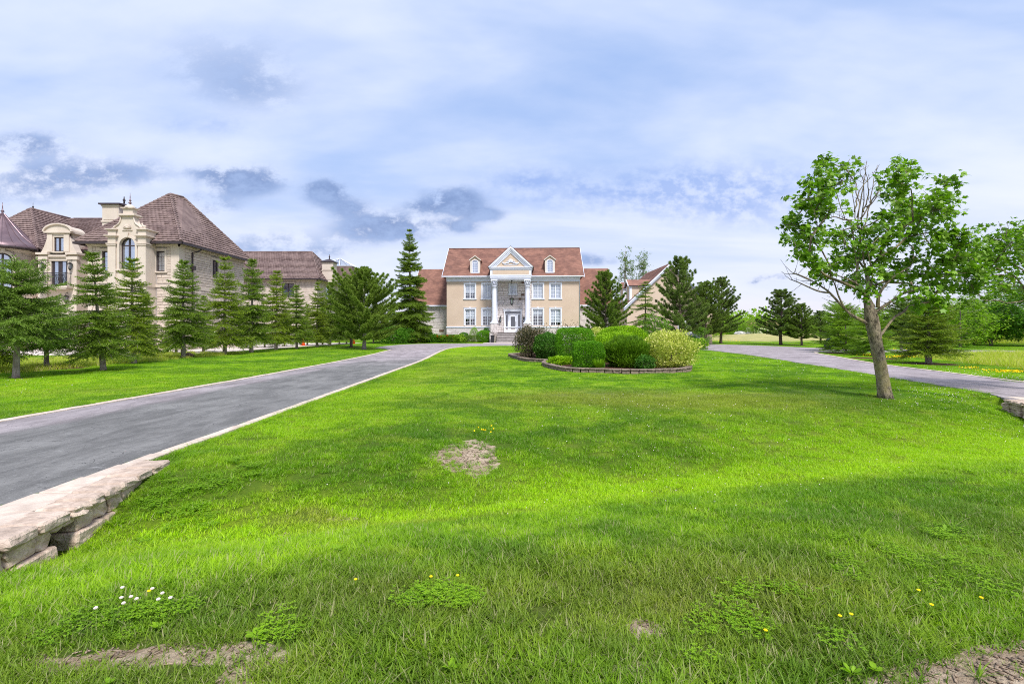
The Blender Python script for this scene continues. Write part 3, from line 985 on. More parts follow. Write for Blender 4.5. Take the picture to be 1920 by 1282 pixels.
def stones_single(parent, lst, y, rr, mat, name='stone', proud=0.045, axis='x', sgn=-1, org=(0, 0, 0), odd=None):
    """each stone its own object; alike pieces share five unit meshes"""
    key = 'unit_' + mat + axis + str(sgn)
    if key not in UNIT:
        arr = []
        for k in range(5):
            m = MB(); e = .03; j = lambda: rr.uniform(-.04, .04)
            vs = [(-.5, 0, -.5), (.5, 0, -.5), (.5, 0, .5), (-.5, 0, .5),
                  (-.5 + e, sgn * (1 + j()), -.5 + e * 2), (.5 - e, sgn * (1 + j() * 4), -.5 + e * 2), (.5 - e, sgn * (1 + j() * 4), .5 - e * 2), (-.5 + e, sgn * (1 + j() * 4), .5 - e * 2), (0.08 * j(), sgn * 1.25, j())]
            if axis == 'y': vs = [(v[1], v[0], v[2]) for v in vs]
            m.add(vs, [(0, 1, 5, 4), (1, 2, 6, 5), (2, 3, 7, 6), (3, 0, 4, 7), (4, 5, 8), (5, 6, 8), (6, 7, 8), (7, 4, 8)])
            arr.append(m.mesh(name, mat))
        UNIT[key] = arr
    for i, (a, b, c, d) in enumerate(lst):
        me = UNIT[key][rr.randrange(5)]
        if axis == 'x':
            o = link(name, me, parent, ((a + b) / 2 - org[0], y - org[1], (c + d) / 2 - org[2])); o.scale = (b - a, proud * rr.uniform(.7, 1.3), d - c)
        else:
            o = link(name, me, parent, (y - org[0], (a + b) / 2 - org[1], (c + d) / 2 - org[2])); o.scale = (proud * rr.uniform(.7, 1.3), b - a, d - c)
UNIT = {}


def window_unit(parent, name, cx, z0, w, h, y, trim='white_paint', frame='white_wood', fill='blind', leaves=2, gx=2, gz=4, fw=0.075, mw=0.028,
                surround=0.15, keystone=True, sill=True, glassm='glass', axis='x', sgn=-1, org=(0, 0, 0), arched=False, setback=0.10, blind_frac=1.0, proud=0.05, labels=None):
    """window in a wall at plane y facing -y (axis x) or +x (axis y, sgn +1). parts: window > pane, sill, surround, blind"""
    ox, oy, oz = org
    T = (lambda V: V) if axis == 'x' else (lambda V: [(y + (v[1] - y) * -1.0 * 1.0 if sgn > 0 else v[1], v[0], v[2]) for v in V])
    def fin(m):
        m.v = T(m.v)
        if axis == 'y': m.f = [tuple(reversed(f)) for f in m.f]
        return m
    x0, x1, z1 = cx - w / 2, cx + w / 2, z0 + h
    yb = y + setback
    fr = MB()
    fr.box(x0, x1, yb, yb + .06, z0, z0 + fw); fr.box(x0, x1, yb, yb + .06, z1 - fw, z1)
    fr.box(x0, x0 + fw, yb, yb + .06, z0 + fw, z1 - fw); fr.box(x1 - fw, x1, yb, yb + .06, z0 + fw, z1 - fw)
    lw = (w - 2 * fw) / leaves
    for k in range(1, leaves):
        xc = x0 + fw + lw * k; fr.box(xc - fw * .8, xc + fw * .8, yb - .01, yb + .05, z0 + fw, z1 - fw)
    for k in range(leaves):
        a, b = x0 + fw + lw * k, x0 + fw + lw * (k + 1)
        for i in range(1, gx): xc = a + (b - a) * i / gx; fr.box(xc - mw / 2, xc + mw / 2, yb + .012, yb + .030, z0 + fw, z1 - fw)
    for i in range(1, gz): zc = z0 + fw + (h - 2 * fw) * i / gz; fr.box(x0 + fw, x1 - fw, yb + .014, yb + .028, zc - mw / 2, zc + mw / 2)
    if arched:
        # curved head: frame ring piece by piece
        r = w / 2; zc = z1 - r
        for k in range(10):
            a0 = math.pi * k / 10; a1 = math.pi * (k + 1) / 10
            fr.poly_xz([(cx + r * math.cos(a0), zc + r * math.sin(a0)), (cx + r * math.cos(a1), zc + r * math.sin(a1)),
                        (cx + (r - fw * 1.2) * math.cos(a1), zc + (r - fw * 1.2) * math.sin(a1)), (cx + (r - fw * 1.2) * math.cos(a0), zc + (r - fw * 1.2) * math.sin(a0))], yb - .015, yb + .07)
        fr.box(x0, x1, yb - .012, yb + .062, zc - fw * .5, zc + fw * .5)
    wo = fin(fr).build(name, frame, parent, org)
    # panes: one per leaf
    for k in range(leaves):
        m = MB(); a, b = x0 + fw + lw * k, x0 + fw + lw * (k + 1)
        m.add([(a, yb + .02, z0 + fw), (b, yb + .02, z0 + fw), (b, yb + .02, z1 - fw), (a, yb + .02, z1 - fw)], [(0, 1, 2, 3)])
        fin(m).build('pane', glassm, wo, org)
    m = MB()
    zz = z1 - (h * blind_frac)
    n = 14
    vs = []
    for i in range(n + 1):
        xx = x0 + (x1 - x0) * i / n; vs += [(xx, yb + .13 + .015 * math.sin(i * 2.1), zz), (xx, yb + .13 + .015 * math.sin(i * 2.1), z1)]
    m.add(vs, [(2 * i, 2 * i + 2, 2 * i + 3, 2 * i + 1) for i in range(n)])
    fin(m).build('blind' if fill == 'blind' else 'curtain', fill, wo, org)
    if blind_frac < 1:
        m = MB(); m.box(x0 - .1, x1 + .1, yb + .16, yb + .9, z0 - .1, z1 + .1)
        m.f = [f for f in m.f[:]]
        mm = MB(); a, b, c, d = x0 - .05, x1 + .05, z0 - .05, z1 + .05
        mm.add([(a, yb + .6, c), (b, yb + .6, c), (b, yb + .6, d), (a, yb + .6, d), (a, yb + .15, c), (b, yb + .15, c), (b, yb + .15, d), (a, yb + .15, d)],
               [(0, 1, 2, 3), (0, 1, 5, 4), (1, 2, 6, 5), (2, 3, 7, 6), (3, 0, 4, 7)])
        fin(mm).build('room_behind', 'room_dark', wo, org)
    if surround:
        s = surround; m = MB(); yp = y - proud
        if not arched:
            m.box(x0 - s, x0, yp, y + .02, z0, z1); m.box(x1, x1 + s, yp, y + .02, z0, z1)
            m.box(x0 - s, x1 + s, yp, y + .02, z1, z1 + s)
            m.box(x0 - s - .04, x1 + s + .04, yp - .03, y + .02, z1 + s, z1 + s + .05)
            if keystone: m.poly_xz([(cx - .07, z1), (cx + .07, z1), (cx + .11, z1 + s + .12), (cx - .11, z1 + s + .12)], yp - .05, y + .02)
        else:
            r = w / 2; zc = z1 - r
            m.box(x0 - s, x0, yp, y + .02, z0, zc); m.box(x1, x1 + s, yp, y + .02, z0, zc)
            for k in range(12):
                a0 = math.pi * k / 12; a1 = math.pi * (k + 1) / 12
                m.poly_xz([(cx + r * math.cos(a0), zc + r * math.sin(a0)), (cx + (r + s) * math.cos(a0), zc + (r + s) * math.sin(a0)),
                           (cx + (r + s) * math.cos(a1), zc + (r + s) * math.sin(a1)), (cx + r * math.cos(a1), zc + r * math.sin(a1))], yp, y + .02)
            # spandrels closing the square opening down to the arch
            for sx in (-1, 1):
                pts = [(cx + sx * r, z1)] + [(cx + sx * r * math.cos(q), zc + r * math.sin(q)) for q in [math.pi / 2 * k / 6 for k in range(7)]]
                if sx < 0: pts = pts[::-1]
                m.poly_xz(pts, y - .004, y + setback)
            if keystone: m.poly_xz([(cx - .09, z1), (cx + .09, z1), (cx + .14, z1 + s + .18), (cx - .14, z1 + s + .18)], yp - .06, y + .02)
        fin(m).build('surround', trim, wo, org)
    if sill:
        m = MB(); s = surround
        m.box(x0 - s - .07, x1 + s + .07, y - proud - .08, y + setback, z0 - .10, z0)
        m.box(x0 - s - .02, x1 + s + .02, y - proud - .03, y, z0 - .17, z0 - .10)
        fin(m).build('sill', trim, wo, org)
    return wo


def lantern(parent, name, x, y, z, s=1.0, org=(0, 0, 0), bracket=True):
    m = MB()
    m.lathe(x, y, [(.02 * s, z + .34 * s), (.03 * s, z + .30 * s), (.15 * s, z + .20 * s), (.17 * s, z + .18 * s), (.13 * s, z + .17 * s)], 6, False)
    m.lathe(x, y, [(.09 * s, z - .20 * s), (.10 * s, z - .17 * s), (.02 * s, z - .30 * s)][::-1], 6, False)
    for k in range(6):
        a = math.pi / 3 * k
        m.tube([(x + .135 * s * math.cos(a), y + .135 * s * math.sin(a), z + .18 * s), (x + .09 * s * math.cos(a), y + .09 * s * math.sin(a), z - .18 * s)], .012 * s, 4, False)
    if bracket:
        m.tube([(x, y, z + .34 * s), (x, y + .02, z + .45 * s), (x, y + .12 * s, z + .48 * s), (x, y + .22 * s, z + .36 * s)], .018 * s, 5)
        m.box(x - .06 * s, x + .06 * s, y + .2 * s, y + .24 * s, z + .0, z + .4 * s)
    o = m.build(name, 'black_iron', parent, org)
    g = MB(); g.lathe(x, y, [(.075 * s, z - .16 * s), (.115 * s, z + .16 * s)], 6, False); g.build('lamp_glass', 'glass', o, org)
    return o


def main_house():
    rr = random.Random(21)
    t = empty('mansion', (0.125, 66.0, 0.0), R(-2.0))
    tag(t, 'beige stucco mansion with red shingle roof and white columned portico facing the lawn', 'house')
    def hx(px): return (px - 961.7) / 13.64
    def Hz(py): return 1.6 + (620 - py) / 13.64
    W = 9.15
    # ---------------- walls of the centre block
    upc = [-5.92, -3.50, 3.43, 5.85]
    up = [(c - .69, c + .69, 6.02, 8.02) for c in upc]
    lo = [(c - .69, c + .69, 2.30, 4.58) for c in upc]
    m = MB(); wall_open(m, -W, W, 2.19, 8.98, 0.0, up + lo + [(-.45, .45, 6.65, 7.85), (-1.05, 1.05, 1.41, 4.30)], 0.3)
    m.add([(-W, 0, 0), (-W, 10, 0), (-W, 10, 8.98), (-W, 0, 8.98)], [(0, 1, 2, 3)]); m.add([(W, 0, 0), (W, 10, 0), (W, 10, 8.98), (W, 0, 8.98)], [(3, 2, 1, 0)])
    m.add([(-W, 10, 0), (W, 10, 0), (W, 10, 8.98), (-W, 10, 8.98)], [(3, 2, 1, 0)])
    # gable ends
    for s in (-1, 1): m.add([(s * W, 0, 8.98), (s * W, 10, 8.98), (s * W, 5.0, 13.3)], [(0, 1, 2)])
    m.build('wall', 'stucco', t)
    m = MB(); m.box(-W - .02, W + .02, -.03, .25, 0, 2.05); m.build('base_wall', 'mortar', t)
    lst = [s for s in stone_skin([(-2.75, 2.55, 0, 3)], -W - .02, W + .02, 0.05, 2.02, rr, (.35, .9), (.15, .26)) if s[0] < 0 or True]
    stones_single(t, lst[:130] if len(lst) > 130 else lst, -.03, rr, 'ledgestone', 'stone', .045)
    if len(lst) > 130:
        m = MB(); stones_joined(m, lst[130:], -.03, rr); tag(m.build('stone_facing', 'ledgestone', t), kind='stuff')
    m = MB(); m.box(-W - .06, W + .06, -.13, .0, 2.05, 2.19); m.box(-W - .03, W + .03, -.09, .0, 1.98, 2.05); m.build('ledge', 'white_paint', t)
    # frieze and cornice
    m = MB()
    for a, b in ((-W - .03, -2.66), (2.28, W + .03)):
        m.box(a, b, -.06, -.004, 8.36, 8.52); m.box(a, b, -.10, -.004, 8.52, 8.74); m.box(a, b, -.22, -.004, 8.74, 8.90)
    m.box(-W - .1, W + .1, -.50, .0, 8.90, 8.94)
    m.build('frieze', 'white_paint', t)
    m = MB()
    for a, b in ((-9.7, -2.95), (2.55, 9.7)): m.box(a, b, -.72, -.52, 8.94, 9.08)
    m.build('gutter', 'white_paint', t)
    m = MB(); m.tube([(W - .02, -.62, 8.95), (W - .02, -.5, 8.8), (W - .02, -.10, 8.6), (W - .02, -.09, .2)], .055, 6); m.build('downspout', 'white_paint', t)
    # ---------------- roof
    def rz(y): return 9.0 + (y + .65) * 0.8425
    m = MB()
    tile_face(m, (-9.65, -.65, 9.02), (9.65, -.65, 9.02), (9.65, 5.0, 13.78), (-9.65, 5.0, 13.78), .19, .42, .022, rr)
    rf = m.build('roof', 'shingle', t); rf['kind'] = 'stuff'
    m = MB(); m.poly_yz([(-.62, 8.94), (5.0, 13.70), (10.6, 8.94)], -9.6, 9.6)
    m.add([(-9.65, 10.65, 9.0), (9.65, 10.65, 9.0), (9.65, 5.0, 13.79), (-9.65, 5.0, 13.79)], [(0, 1, 2, 3)])
    m.build('roof_deck', 'shingle', t)
    m = MB()
    for s in (-1, 1):
        x = s * 9.68
        m.poly_yz([(-.7, 8.84), (5.0, 13.62), (5.0, 13.84), (-.7, 9.06)], min(x, x + s * .05), max(x, x + s * .05))
        m.poly_yz([(10.7, 8.84), (5.0, 13.62), (5.0, 13.84), (10.7, 9.06)], min(x, x + s * .05), max(x, x + s * .05))
    m.build('barge_board', 'white_paint', t)
    m = MB(); m.box(-9.65, 9.65, 4.86, 5.14, 13.76, 13.82); m.build('ridge_cap', 'shingle', t)
    # ---------------- dormers
    for i, dx in enumerate((-5.22, 5.08)):
        z0, w = 9.5, 1.36; ze, zp = 11.34, 11.95; yf = -0.02
        m = MB()
        wall_open(m, dx - w / 2, dx + w / 2, z0 - .05, ze, yf, [(dx - .38, dx + .38, z0 + .14, ze - .04)], .12)
        m.add([(dx - w / 2, yf, ze), (dx + w / 2, yf, ze), (dx, yf, zp - .08)], [(0, 1, 2)])
        for s in (-1, 1):
            x = dx + s * w / 2
            yb = (ze - 9.0) / .8425 - .65
            v = [(x, yf, z0 - .05), (x, yb, ze), (x, yf, ze)]
            m.add(v, [(0, 1, 2) if s < 0 else (2, 1, 0)])
        d = m.build('dormer', 'stucco', t)
        m = MB(); yb2 = (zp - 9.0) / .8425 - .65
        for s in (-1, 1):
            a = Vector((dx + s * (w / 2 + .14), yf - .14, ze - .02)); b = Vector((dx, yf - .14, zp))
            c = Vector((dx, yb2, zp)); e = Vector((dx + s * (w / 2 + .14), (ze - .02 - 9) / .8425 - .65, ze - .02))
            m.add([a, b, c, e], [(0, 1, 2, 3)]); m.add([a + Vector((0, 0, -.05)), b + Vector((0, 0, -.05)), b, a], [(0, 1, 2, 3)])
        m.build('dormer_roof', 'shingle', d)
        m = MB()
        for s in (-1, 1):
            m.poly_xz([(dx + s * (w / 2 + .15), ze - .13), (dx, zp - .11), (dx, zp + .01), (dx + s * (w / 2 + .15), ze)], yf - .18, yf - .13)
        m.box(dx - .68, dx - .42, yf - .03, yf + .02, z0, ze - .1); m.box(dx + .42, dx + .68, yf - .03, yf + .02, z0, ze - .1)
        m.v = m.v; m.build('dormer_trim', 'stucco_pale', d)
        window_unit(d, 'window', dx, z0 + .12, .76, 1.70, yf, leaves=1, gx=3, gz=5, fw=.05, surround=.07, keystone=False, sill=True, arched=True, setback=.07, proud=.05, blind_frac=1.0, glassm='glass_blue')
    # ---------------- windows
    for i, c in enumerate(upc):
        window_unit(t, 'window', c, 6.02, 1.38, 2.0, 0.0, gz=4, gx=2, surround=.17, blind_frac=.62 if i == 0 else 1.0, fill='blind')
    for i, c in enumerate(upc):
        window_unit(t, 'window', c, 2.30, 1.38, 2.28, 0.0, gz=5, gx=2, surround=.17, sill=False, blind_frac=(.55, .45, .35, .8)[i], fill='drape')
    # ---------------- portico
    pc = -0.20
    m = MB(); m.box(pc - 2.75, pc + 2.75, -.10, -.02, 1.41, 8.36)
    m.f = m.f[:]
    mo = MB(); wall_open(mo, pc - 2.75, pc + 2.75, 1.41, 8.36, -.10, [(-.45, .45, 6.65, 7.85), (-1.05, 1.05, 1.41, 4.30)], .12)
    mo.add([(pc - 2.75, -.1, 1.41), (pc - 2.75, 0, 1.41), (pc - 2.75, 0, 8.36), (pc - 2.75, -.1, 8.36)], [(0, 1, 2, 3)])
    mo.add([(pc + 2.75, -.1, 1.41), (pc + 2.75, 0, 1.41), (pc + 2.75, 0, 8.36), (pc + 2.75, -.1, 8.36)], [(3, 2, 1, 0)])
    mo.build('entrance_wall', 'mortar', t)
    holes = [(-.62, .62, 6.42, 8.05), (-1.28, 1.28, 1.41, 4.50)]
    lst = stone_skin(holes, pc - 2.75, pc + 2.75, 1.42, 8.34, rr, (.42, 1.05), (.22, .40), .02)
    lst = lst[:168]
    odd = set(rr.sample(range(len(lst)), 9))
    stones_single(t, [s for i, s in enumerate(lst) if i not in odd], -.10, rr, 'ledgestone', 'stone', .05)
    stones_single(t, [((a + b) / 2 - .17, (a + b) / 2 + .17, c, d) for i, (a, b, c, d) in enumerate(lst) if i in odd], -.10, rr, 'brown_stone', 'stone', .055)
    window_unit(t, 'window', 0.0, 6.65, .9, 1.2, -.10, leaves=1, gx=3, gz=4, surround=.14, keystone=False, blind_frac=1, fill='blind', setback=.08)
    # door group
    d = MB()
    d.box(-1.22, -1.05, -.20, -.05, 1.41, 4.30); d.box(1.05, 1.22, -.20, -.05, 1.41, 4.30); d.box(-1.30, 1.30, -.23, -.05, 4.30, 4.50); d.box(-1.36, 1.36, -.27, -.05, 4.50, 4.56)
    for x in (-.62, .62): d.box(x - .09, x + .09, -.08, .0, 1.41, 3.80)
    d.box(-1.05, 1.05, -.09, .0, 3.80, 3.90); d.box(-1.05, 1.05, -.08, .0, 4.24, 4.30); d.box(-1.05, -.98, -.07, .0, 1.41, 3.8); d.box(.98, 1.05, -.07, .0, 1.41, 3.8)
    for x in (-.84, .84): d.box(x - .14, x + .14, -.06, -.01, 1.41, 1.72)
    do = d.build('door_frame', 'white_wood', t)
    for x in (-.84, .84):
        m = MB(); m.add([(x - .13, -.02, 1.72), (x + .13, -.02, 1.72), (x + .13, -.02, 3.78), (x - .13, -.02, 3.78)], [(0, 1, 2, 3)]); m.build('sidelight', 'glass', do)
    m = MB(); m.add([(-.98, -.02, 3.90), (.98, -.02, 3.90), (.98, -.02, 4.24), (-.98, -.02, 4.24)], [(0, 1, 2, 3)]); m.build('transom', 'glass', do)
    m = MB()
    m.box(-.53, -.30, -.05, .02, 1.41, 3.78); m.box(.30, .53, -.05, .02, 1.41, 3.78); m.box(-.30, .30, -.05, .02, 3.55, 3.78); m.box(-.30, .30, -.05, .02, 1.41, 1.80)
    df = m.build('front_door', 'white_wood', t)
    m = MB(); m.add([(-.30, -.02, 1.8), (.30, -.02, 1.8), (.30, -.02, 3.55), (-.30, -.02, 3.55)], [(0, 1, 2, 3)]); m.build('pane', 'glass', df)
    m = MB(); m.tube([(.41, -.12, 2.3), (.41, -.12, 2.9)], .025, 6); m.box(.38, .44, -.12, -.05, 2.3, 2.34); m.box(.38, .44, -.12, -.05, 2.86, 2.9); m.build('handle', 'black_iron', df)
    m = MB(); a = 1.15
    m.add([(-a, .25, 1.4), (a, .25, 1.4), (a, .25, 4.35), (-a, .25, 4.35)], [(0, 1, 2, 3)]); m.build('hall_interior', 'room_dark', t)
    # columns
    for s in (-1, 1):
        cx = pc + s * 2.20; cy = -2.30
        m = MB()
        prof = [(.44, 2.68), (.44, 2.78), (.38, 2.84), (.36, 2.92), (.33, 2.98)]
        for k in range(9): prof.append((.325 - .035 * (k / 8) ** 1.5, 3.0 + k * (7.46 - 3.0) / 8))
        prof += [(.335, 7.48), (.335, 7.54), (.28, 7.56)]
        m.lathe(cx, cy, prof, 20)
        c = m.build('column', 'white_paint', t)
        m = MB()   # leafy capital
        m.lathe(cx, cy, [(.27, 7.55), (.28, 7.9), (.34, 8.16), (.40, 8.22)], 16)
        for ring, (rad, zz, nn) in enumerate([(.31, 7.60, 8), (.34, 7.84, 8)]):
            for k in range(nn):
                a = math.pi * 2 * (k + .5 * ring) / nn; ca, sa = math.cos(a), math.sin(a)
                m.tube([(cx + rad * ca, cy + rad * sa, zz), (cx + (rad + .03) * ca, cy + (rad + .03) * sa, zz + .2), (cx + (rad + .12) * ca, cy + (rad + .12) * sa, zz + .27), (cx + (rad + .14) * ca, cy + (rad + .14) * sa, zz + .2)], [.07, .065, .045, .02], 5)
        for sx in (-1, 1):
            for sy in (-1, 1): m.tube([(cx + sx * .26, cy + sy * .26, 8.0), (cx + sx * .36, cy + sy * .36, 8.15), (cx + sx * .40, cy + sy * .40, 8.2), (cx + sx * .36, cy + sy * .36, 8.10)], [.04, .06, .06, .03], 6)
        m.box(cx - .43, cx + .43, cy - .43, cy + .43, 8.22, 8.36)
        m.build('capital', 'white_paint', c)
        m = MB(); m.box(cx - .46, cx + .46, cy - .46, cy + .46, 0.0, 2.55); pdl = m.build('pedestal', 'mortar', t)
        m = MB(); m.box(cx - .54, cx + .54, cy - .54, cy + .54, 2.55, 2.68); m.build('pedestal_cap', 'white_paint', pdl)
        l1 = stone_skin([], cx - .47, cx + .47, .02, 2.54, rr, (.25, .55), (.18, .34), .016)
        stones_single(pdl, l1, cy - .46, rr, 'ledgestone', 'stone', .04)
        m = MB()
        for sg, xx in ((-1, cx - .46), (1, cx + .46)):
            stones_joined(m, stone_skin([], cy - .46, cy + .46, .02, 2.54, rr, (.25, .55), (.18, .34)), xx, rr, .03, 'y', sg)
        tag(m.build('stone_facing', 'ledgestone', pdl), kind='stuff')
        # rear engaged pilaster
        m = MB(); m.box(cx - .3, cx + .3, -.34, -.10, 1.41, 8.36); m.build('pilaster', 'white_paint', t)
        # cheek wall beside the steps
        xa = cx + (-.46 if s < 0 else -.22); m = MB(); m.box(cx - .46 if s < 0 else cx + .1, cx - .1 if s < 0 else cx + .46, -4.3, cy - .46, 0.0, 1.30); ck = m.build('cheek_wall', 'ledgestone', t)
        m = MB(); m.box((cx - .52) if s < 0 else cx + .04, (cx - .04) if s < 0 else cx + .52, -4.36, cy - .56, 1.30, 1.40); m.build('cap_stone', 'grey_stone_step', ck)
    # porch floor and steps
    m = MB(); m.box(pc - 2.7, pc + 2.7, -2.85, -.0, 0.0, 1.33); m.build('porch_base', 'mortar', t)
    m = MB(); m.box(pc - 1.72, pc + 1.72, -2.95, -.1, 1.33, 1.41); m.build('porch_floor', 'grey_stone_step', t)
    for k in range(6):
        z = 1.41 - (k + 1) * .21; y1 = -2.95 - k * .30
        m = MB(); m.box(pc - 1.78, pc + 1.78, y1 - .36, y1 + .02, max(0, z - .075), z + .0); m.box(pc - 1.75, pc + 1.75, y1 - .30, y1 + .02, -.02, max(.0, z - .075)); m.build('step', 'grey_stone_step', t)
    # entablature
    e = MB(); x0, x1 = pc - 2.72, pc + 2.72
    e.box(x0 + .1, x1 - .1, -2.68, 0, 8.36, 8.56); e.box(x0, x1, -2.78, 0, 8.56, 8.80); e.box(x0 - .06, x1 + .06, -2.84, -.01, 8.80, 8.92)
    e.box(x0, x1, -2.74, 2.0, 8.92, 9.86)
    e.box(x0 - .08, x1 + .08, -2.86, 2.0, 9.70, 9.80); e.box(x0 - .16, x1 + .16, -2.95, 2.0, 9.86, 9.98)
    en = e.build('entablature', 'white_paint', t)
    m = MB(); m.box(x0 + .32, x1 - .32, -2.775, -2.74, 9.04, 9.56); m.build('panel', 'stucco', en)
    # pediment
    apx, bz, az = pc, 9.98, 12.72
    m = MB(); m.poly_xz([(x0 + .35, bz), (x1 - .35, bz), (pc, az - .55)], -2.66, -2.5); pd = m.build('pediment', 'stucco', t)
    m = MB()
    for (o1, o2, yy) in ((.0, .20, -3.02), (.20, .34, -2.94), (.34, .50, -2.84), (.50, .66, -2.76)):
        for s in (-1, 1):
            hw = 2.98; sl = (az - bz - .05) / hw
            k = math.sqrt(1 + sl * sl)
            m.poly_xz([(pc + s * (hw - o1 * k / sl), bz), (pc, az - o1 * k), (pc, az - o2 * k), (pc + s * (hw - o2 * k / sl), bz)][::s], yy, -2.5)
    m.build('raking_cornice', 'white_paint', pd)
    m = MB()
    for s in (-1, 1):
        hw = 3.06; a = Vector((pc + s * hw, -3.05, bz - .02)); b = Vector((pc, -3.05, az + .04))
        def back(p): return Vector((p.x, max(-.5, (p.z - 9.0) / .8425 - .65) + .1, p.z))
        m.add([a, b, back(b), back(a)], [(0, 1, 2, 3)])
    m.build('portico_roof', 'shingle', t)
    # ornament: shell and scrolls
    m = MB(); oz = 10.62; yo = -2.70
    for k in range(9):
        a = math.pi * (k + .5) / 9
        m.tube([(pc, yo, oz), (pc + .22 * math.cos(a), yo - .05, oz + .22 * math.sin(a)), (pc + .42 * math.cos(a), yo - .02, oz + .42 * math.sin(a) + .04)], [.03, .055, .03], 5)
    for s in (-1, 1):
        m.tube([(pc + s * .25, yo, oz - .12), (pc + s * .5, yo - .04, oz - .06), (pc + s * .72, yo - .03, oz - .18), (pc + s * .98, yo - .02, oz - .16), (pc + s * 1.1, yo - .02, oz - .02), (pc + s * .98, yo, oz + .03)], [.06, .09, .085, .075, .06, .03], 6)
        m.tube([(pc + s * .3, yo, oz + .08), (pc + s * .5, yo - .03, oz + .12), (pc + s * .58, yo, oz + .02)], [.05, .055, .03], 6)
    m.box(pc - .85, pc + .85, yo - .03, yo + .04, oz - .34, oz - .26)
    m.build('ornament', 'white_paint', pd)
    m = MB(); m.box(x0 + .1, x1 - .1, -2.66, -.1, 8.34, 8.37); m.build('porch_ceiling', 'white_paint', t)
    # lamps
    m = MB(); m.tube([(pc + .1, -1.5, 8.34), (pc + .1, -1.5, 6.05)], .018, 5); m.lathe(pc + .1, -1.5, [(.14, 8.34), (.10, 8.26), (.02, 8.2)][::-1], 10); ch = m.build('lantern_chain', 'black_iron', t)
    lantern(ch, 'hanging_lantern', pc + .1, -1.5, 5.55, 1.9, bracket=False)
    for x in (-1.72, 1.52): lantern(t, 'wall_lamp', x, -.42, 3.05, 1.25)
    # ---------------- wings
    for s, xe, nm in ((-1, -14.3, 'wing'), (1, 13.9, 'wing')):
        xa, xb = (xe, -W) if s < 0 else (W, xe)
        m = MB(); m.box(xa, xb, 3.0, 11.0, 0, 5.3); wg = m.build('wing', 'mortar', t)
        m = MB(); l = stone_skin([], xa, xb, 0.03, 5.0, rr, (.35, .95), (.15, .28)); stones_joined(m, l, 3.0, rr, .035)
        tag(m.build('stone_facing', 'ledgestone', wg), kind='stuff')
        m = MB(); tile_face(m, (xa - .35 * (s < 0), 2.6, 5.25), (xb + .35 * (s > 0), 2.6, 5.25), (xb + .3 * (s > 0), 7.0, 11.0), (xa - .3 * (s < 0), 7.0, 11.0), .19, .42, .022, rr)
        r_ = m.build('wing_roof', 'shingle', t); r_['kind'] = 'stuff'
        m = MB(); m.poly_yz([(2.65, 5.2), (7.0, 10.95), (11.4, 5.2)], xa - .3 * (s < 0), xb + .3 * (s > 0)); m.build('roof_deck', 'shingle', t)
        m = MB(); m.box(xa - .35, xb + (.35 if s > 0 else 0), 2.5, 2.62, 5.10, 5.28); m.box(xa, xb, 2.78, 3.0, 4.95, 5.10); m.build('fascia', 'white_paint', t)
        xx = xa - .36 if s < 0 else xb + .32
        m = MB(); m.poly_yz([(2.5, 5.1), (7, 10.86), (7, 11.06), (2.5, 5.3)], xx, xx + .05); m.poly_yz([(11.5, 5.1), (7, 10.86), (7, 11.06), (11.5, 5.3)], xx, xx + .05); m.build('barge_board', 'white_paint', t)
        if s < 0:
            m = MB(); m.box(-10.75, -10.1, 2.94, 3.0, 1.45, 1.75); m.build('vent', 'brown_stone', t)
            window_unit(t, 'basement_window', -12.0, .15, 1.2, .55, 2.98, leaves=2, gx=1, gz=1, surround=.0, sill=False, fill='drape', blind_frac=.2)
    # small brown blocks set in the base
    for x in (-2.95,):
        m = MB(); m.box(x - .2, x + .2, -.12, -.03, 1.35, 1.6); m.build('stone', 'brown_stone', t)
    return t
main_house()


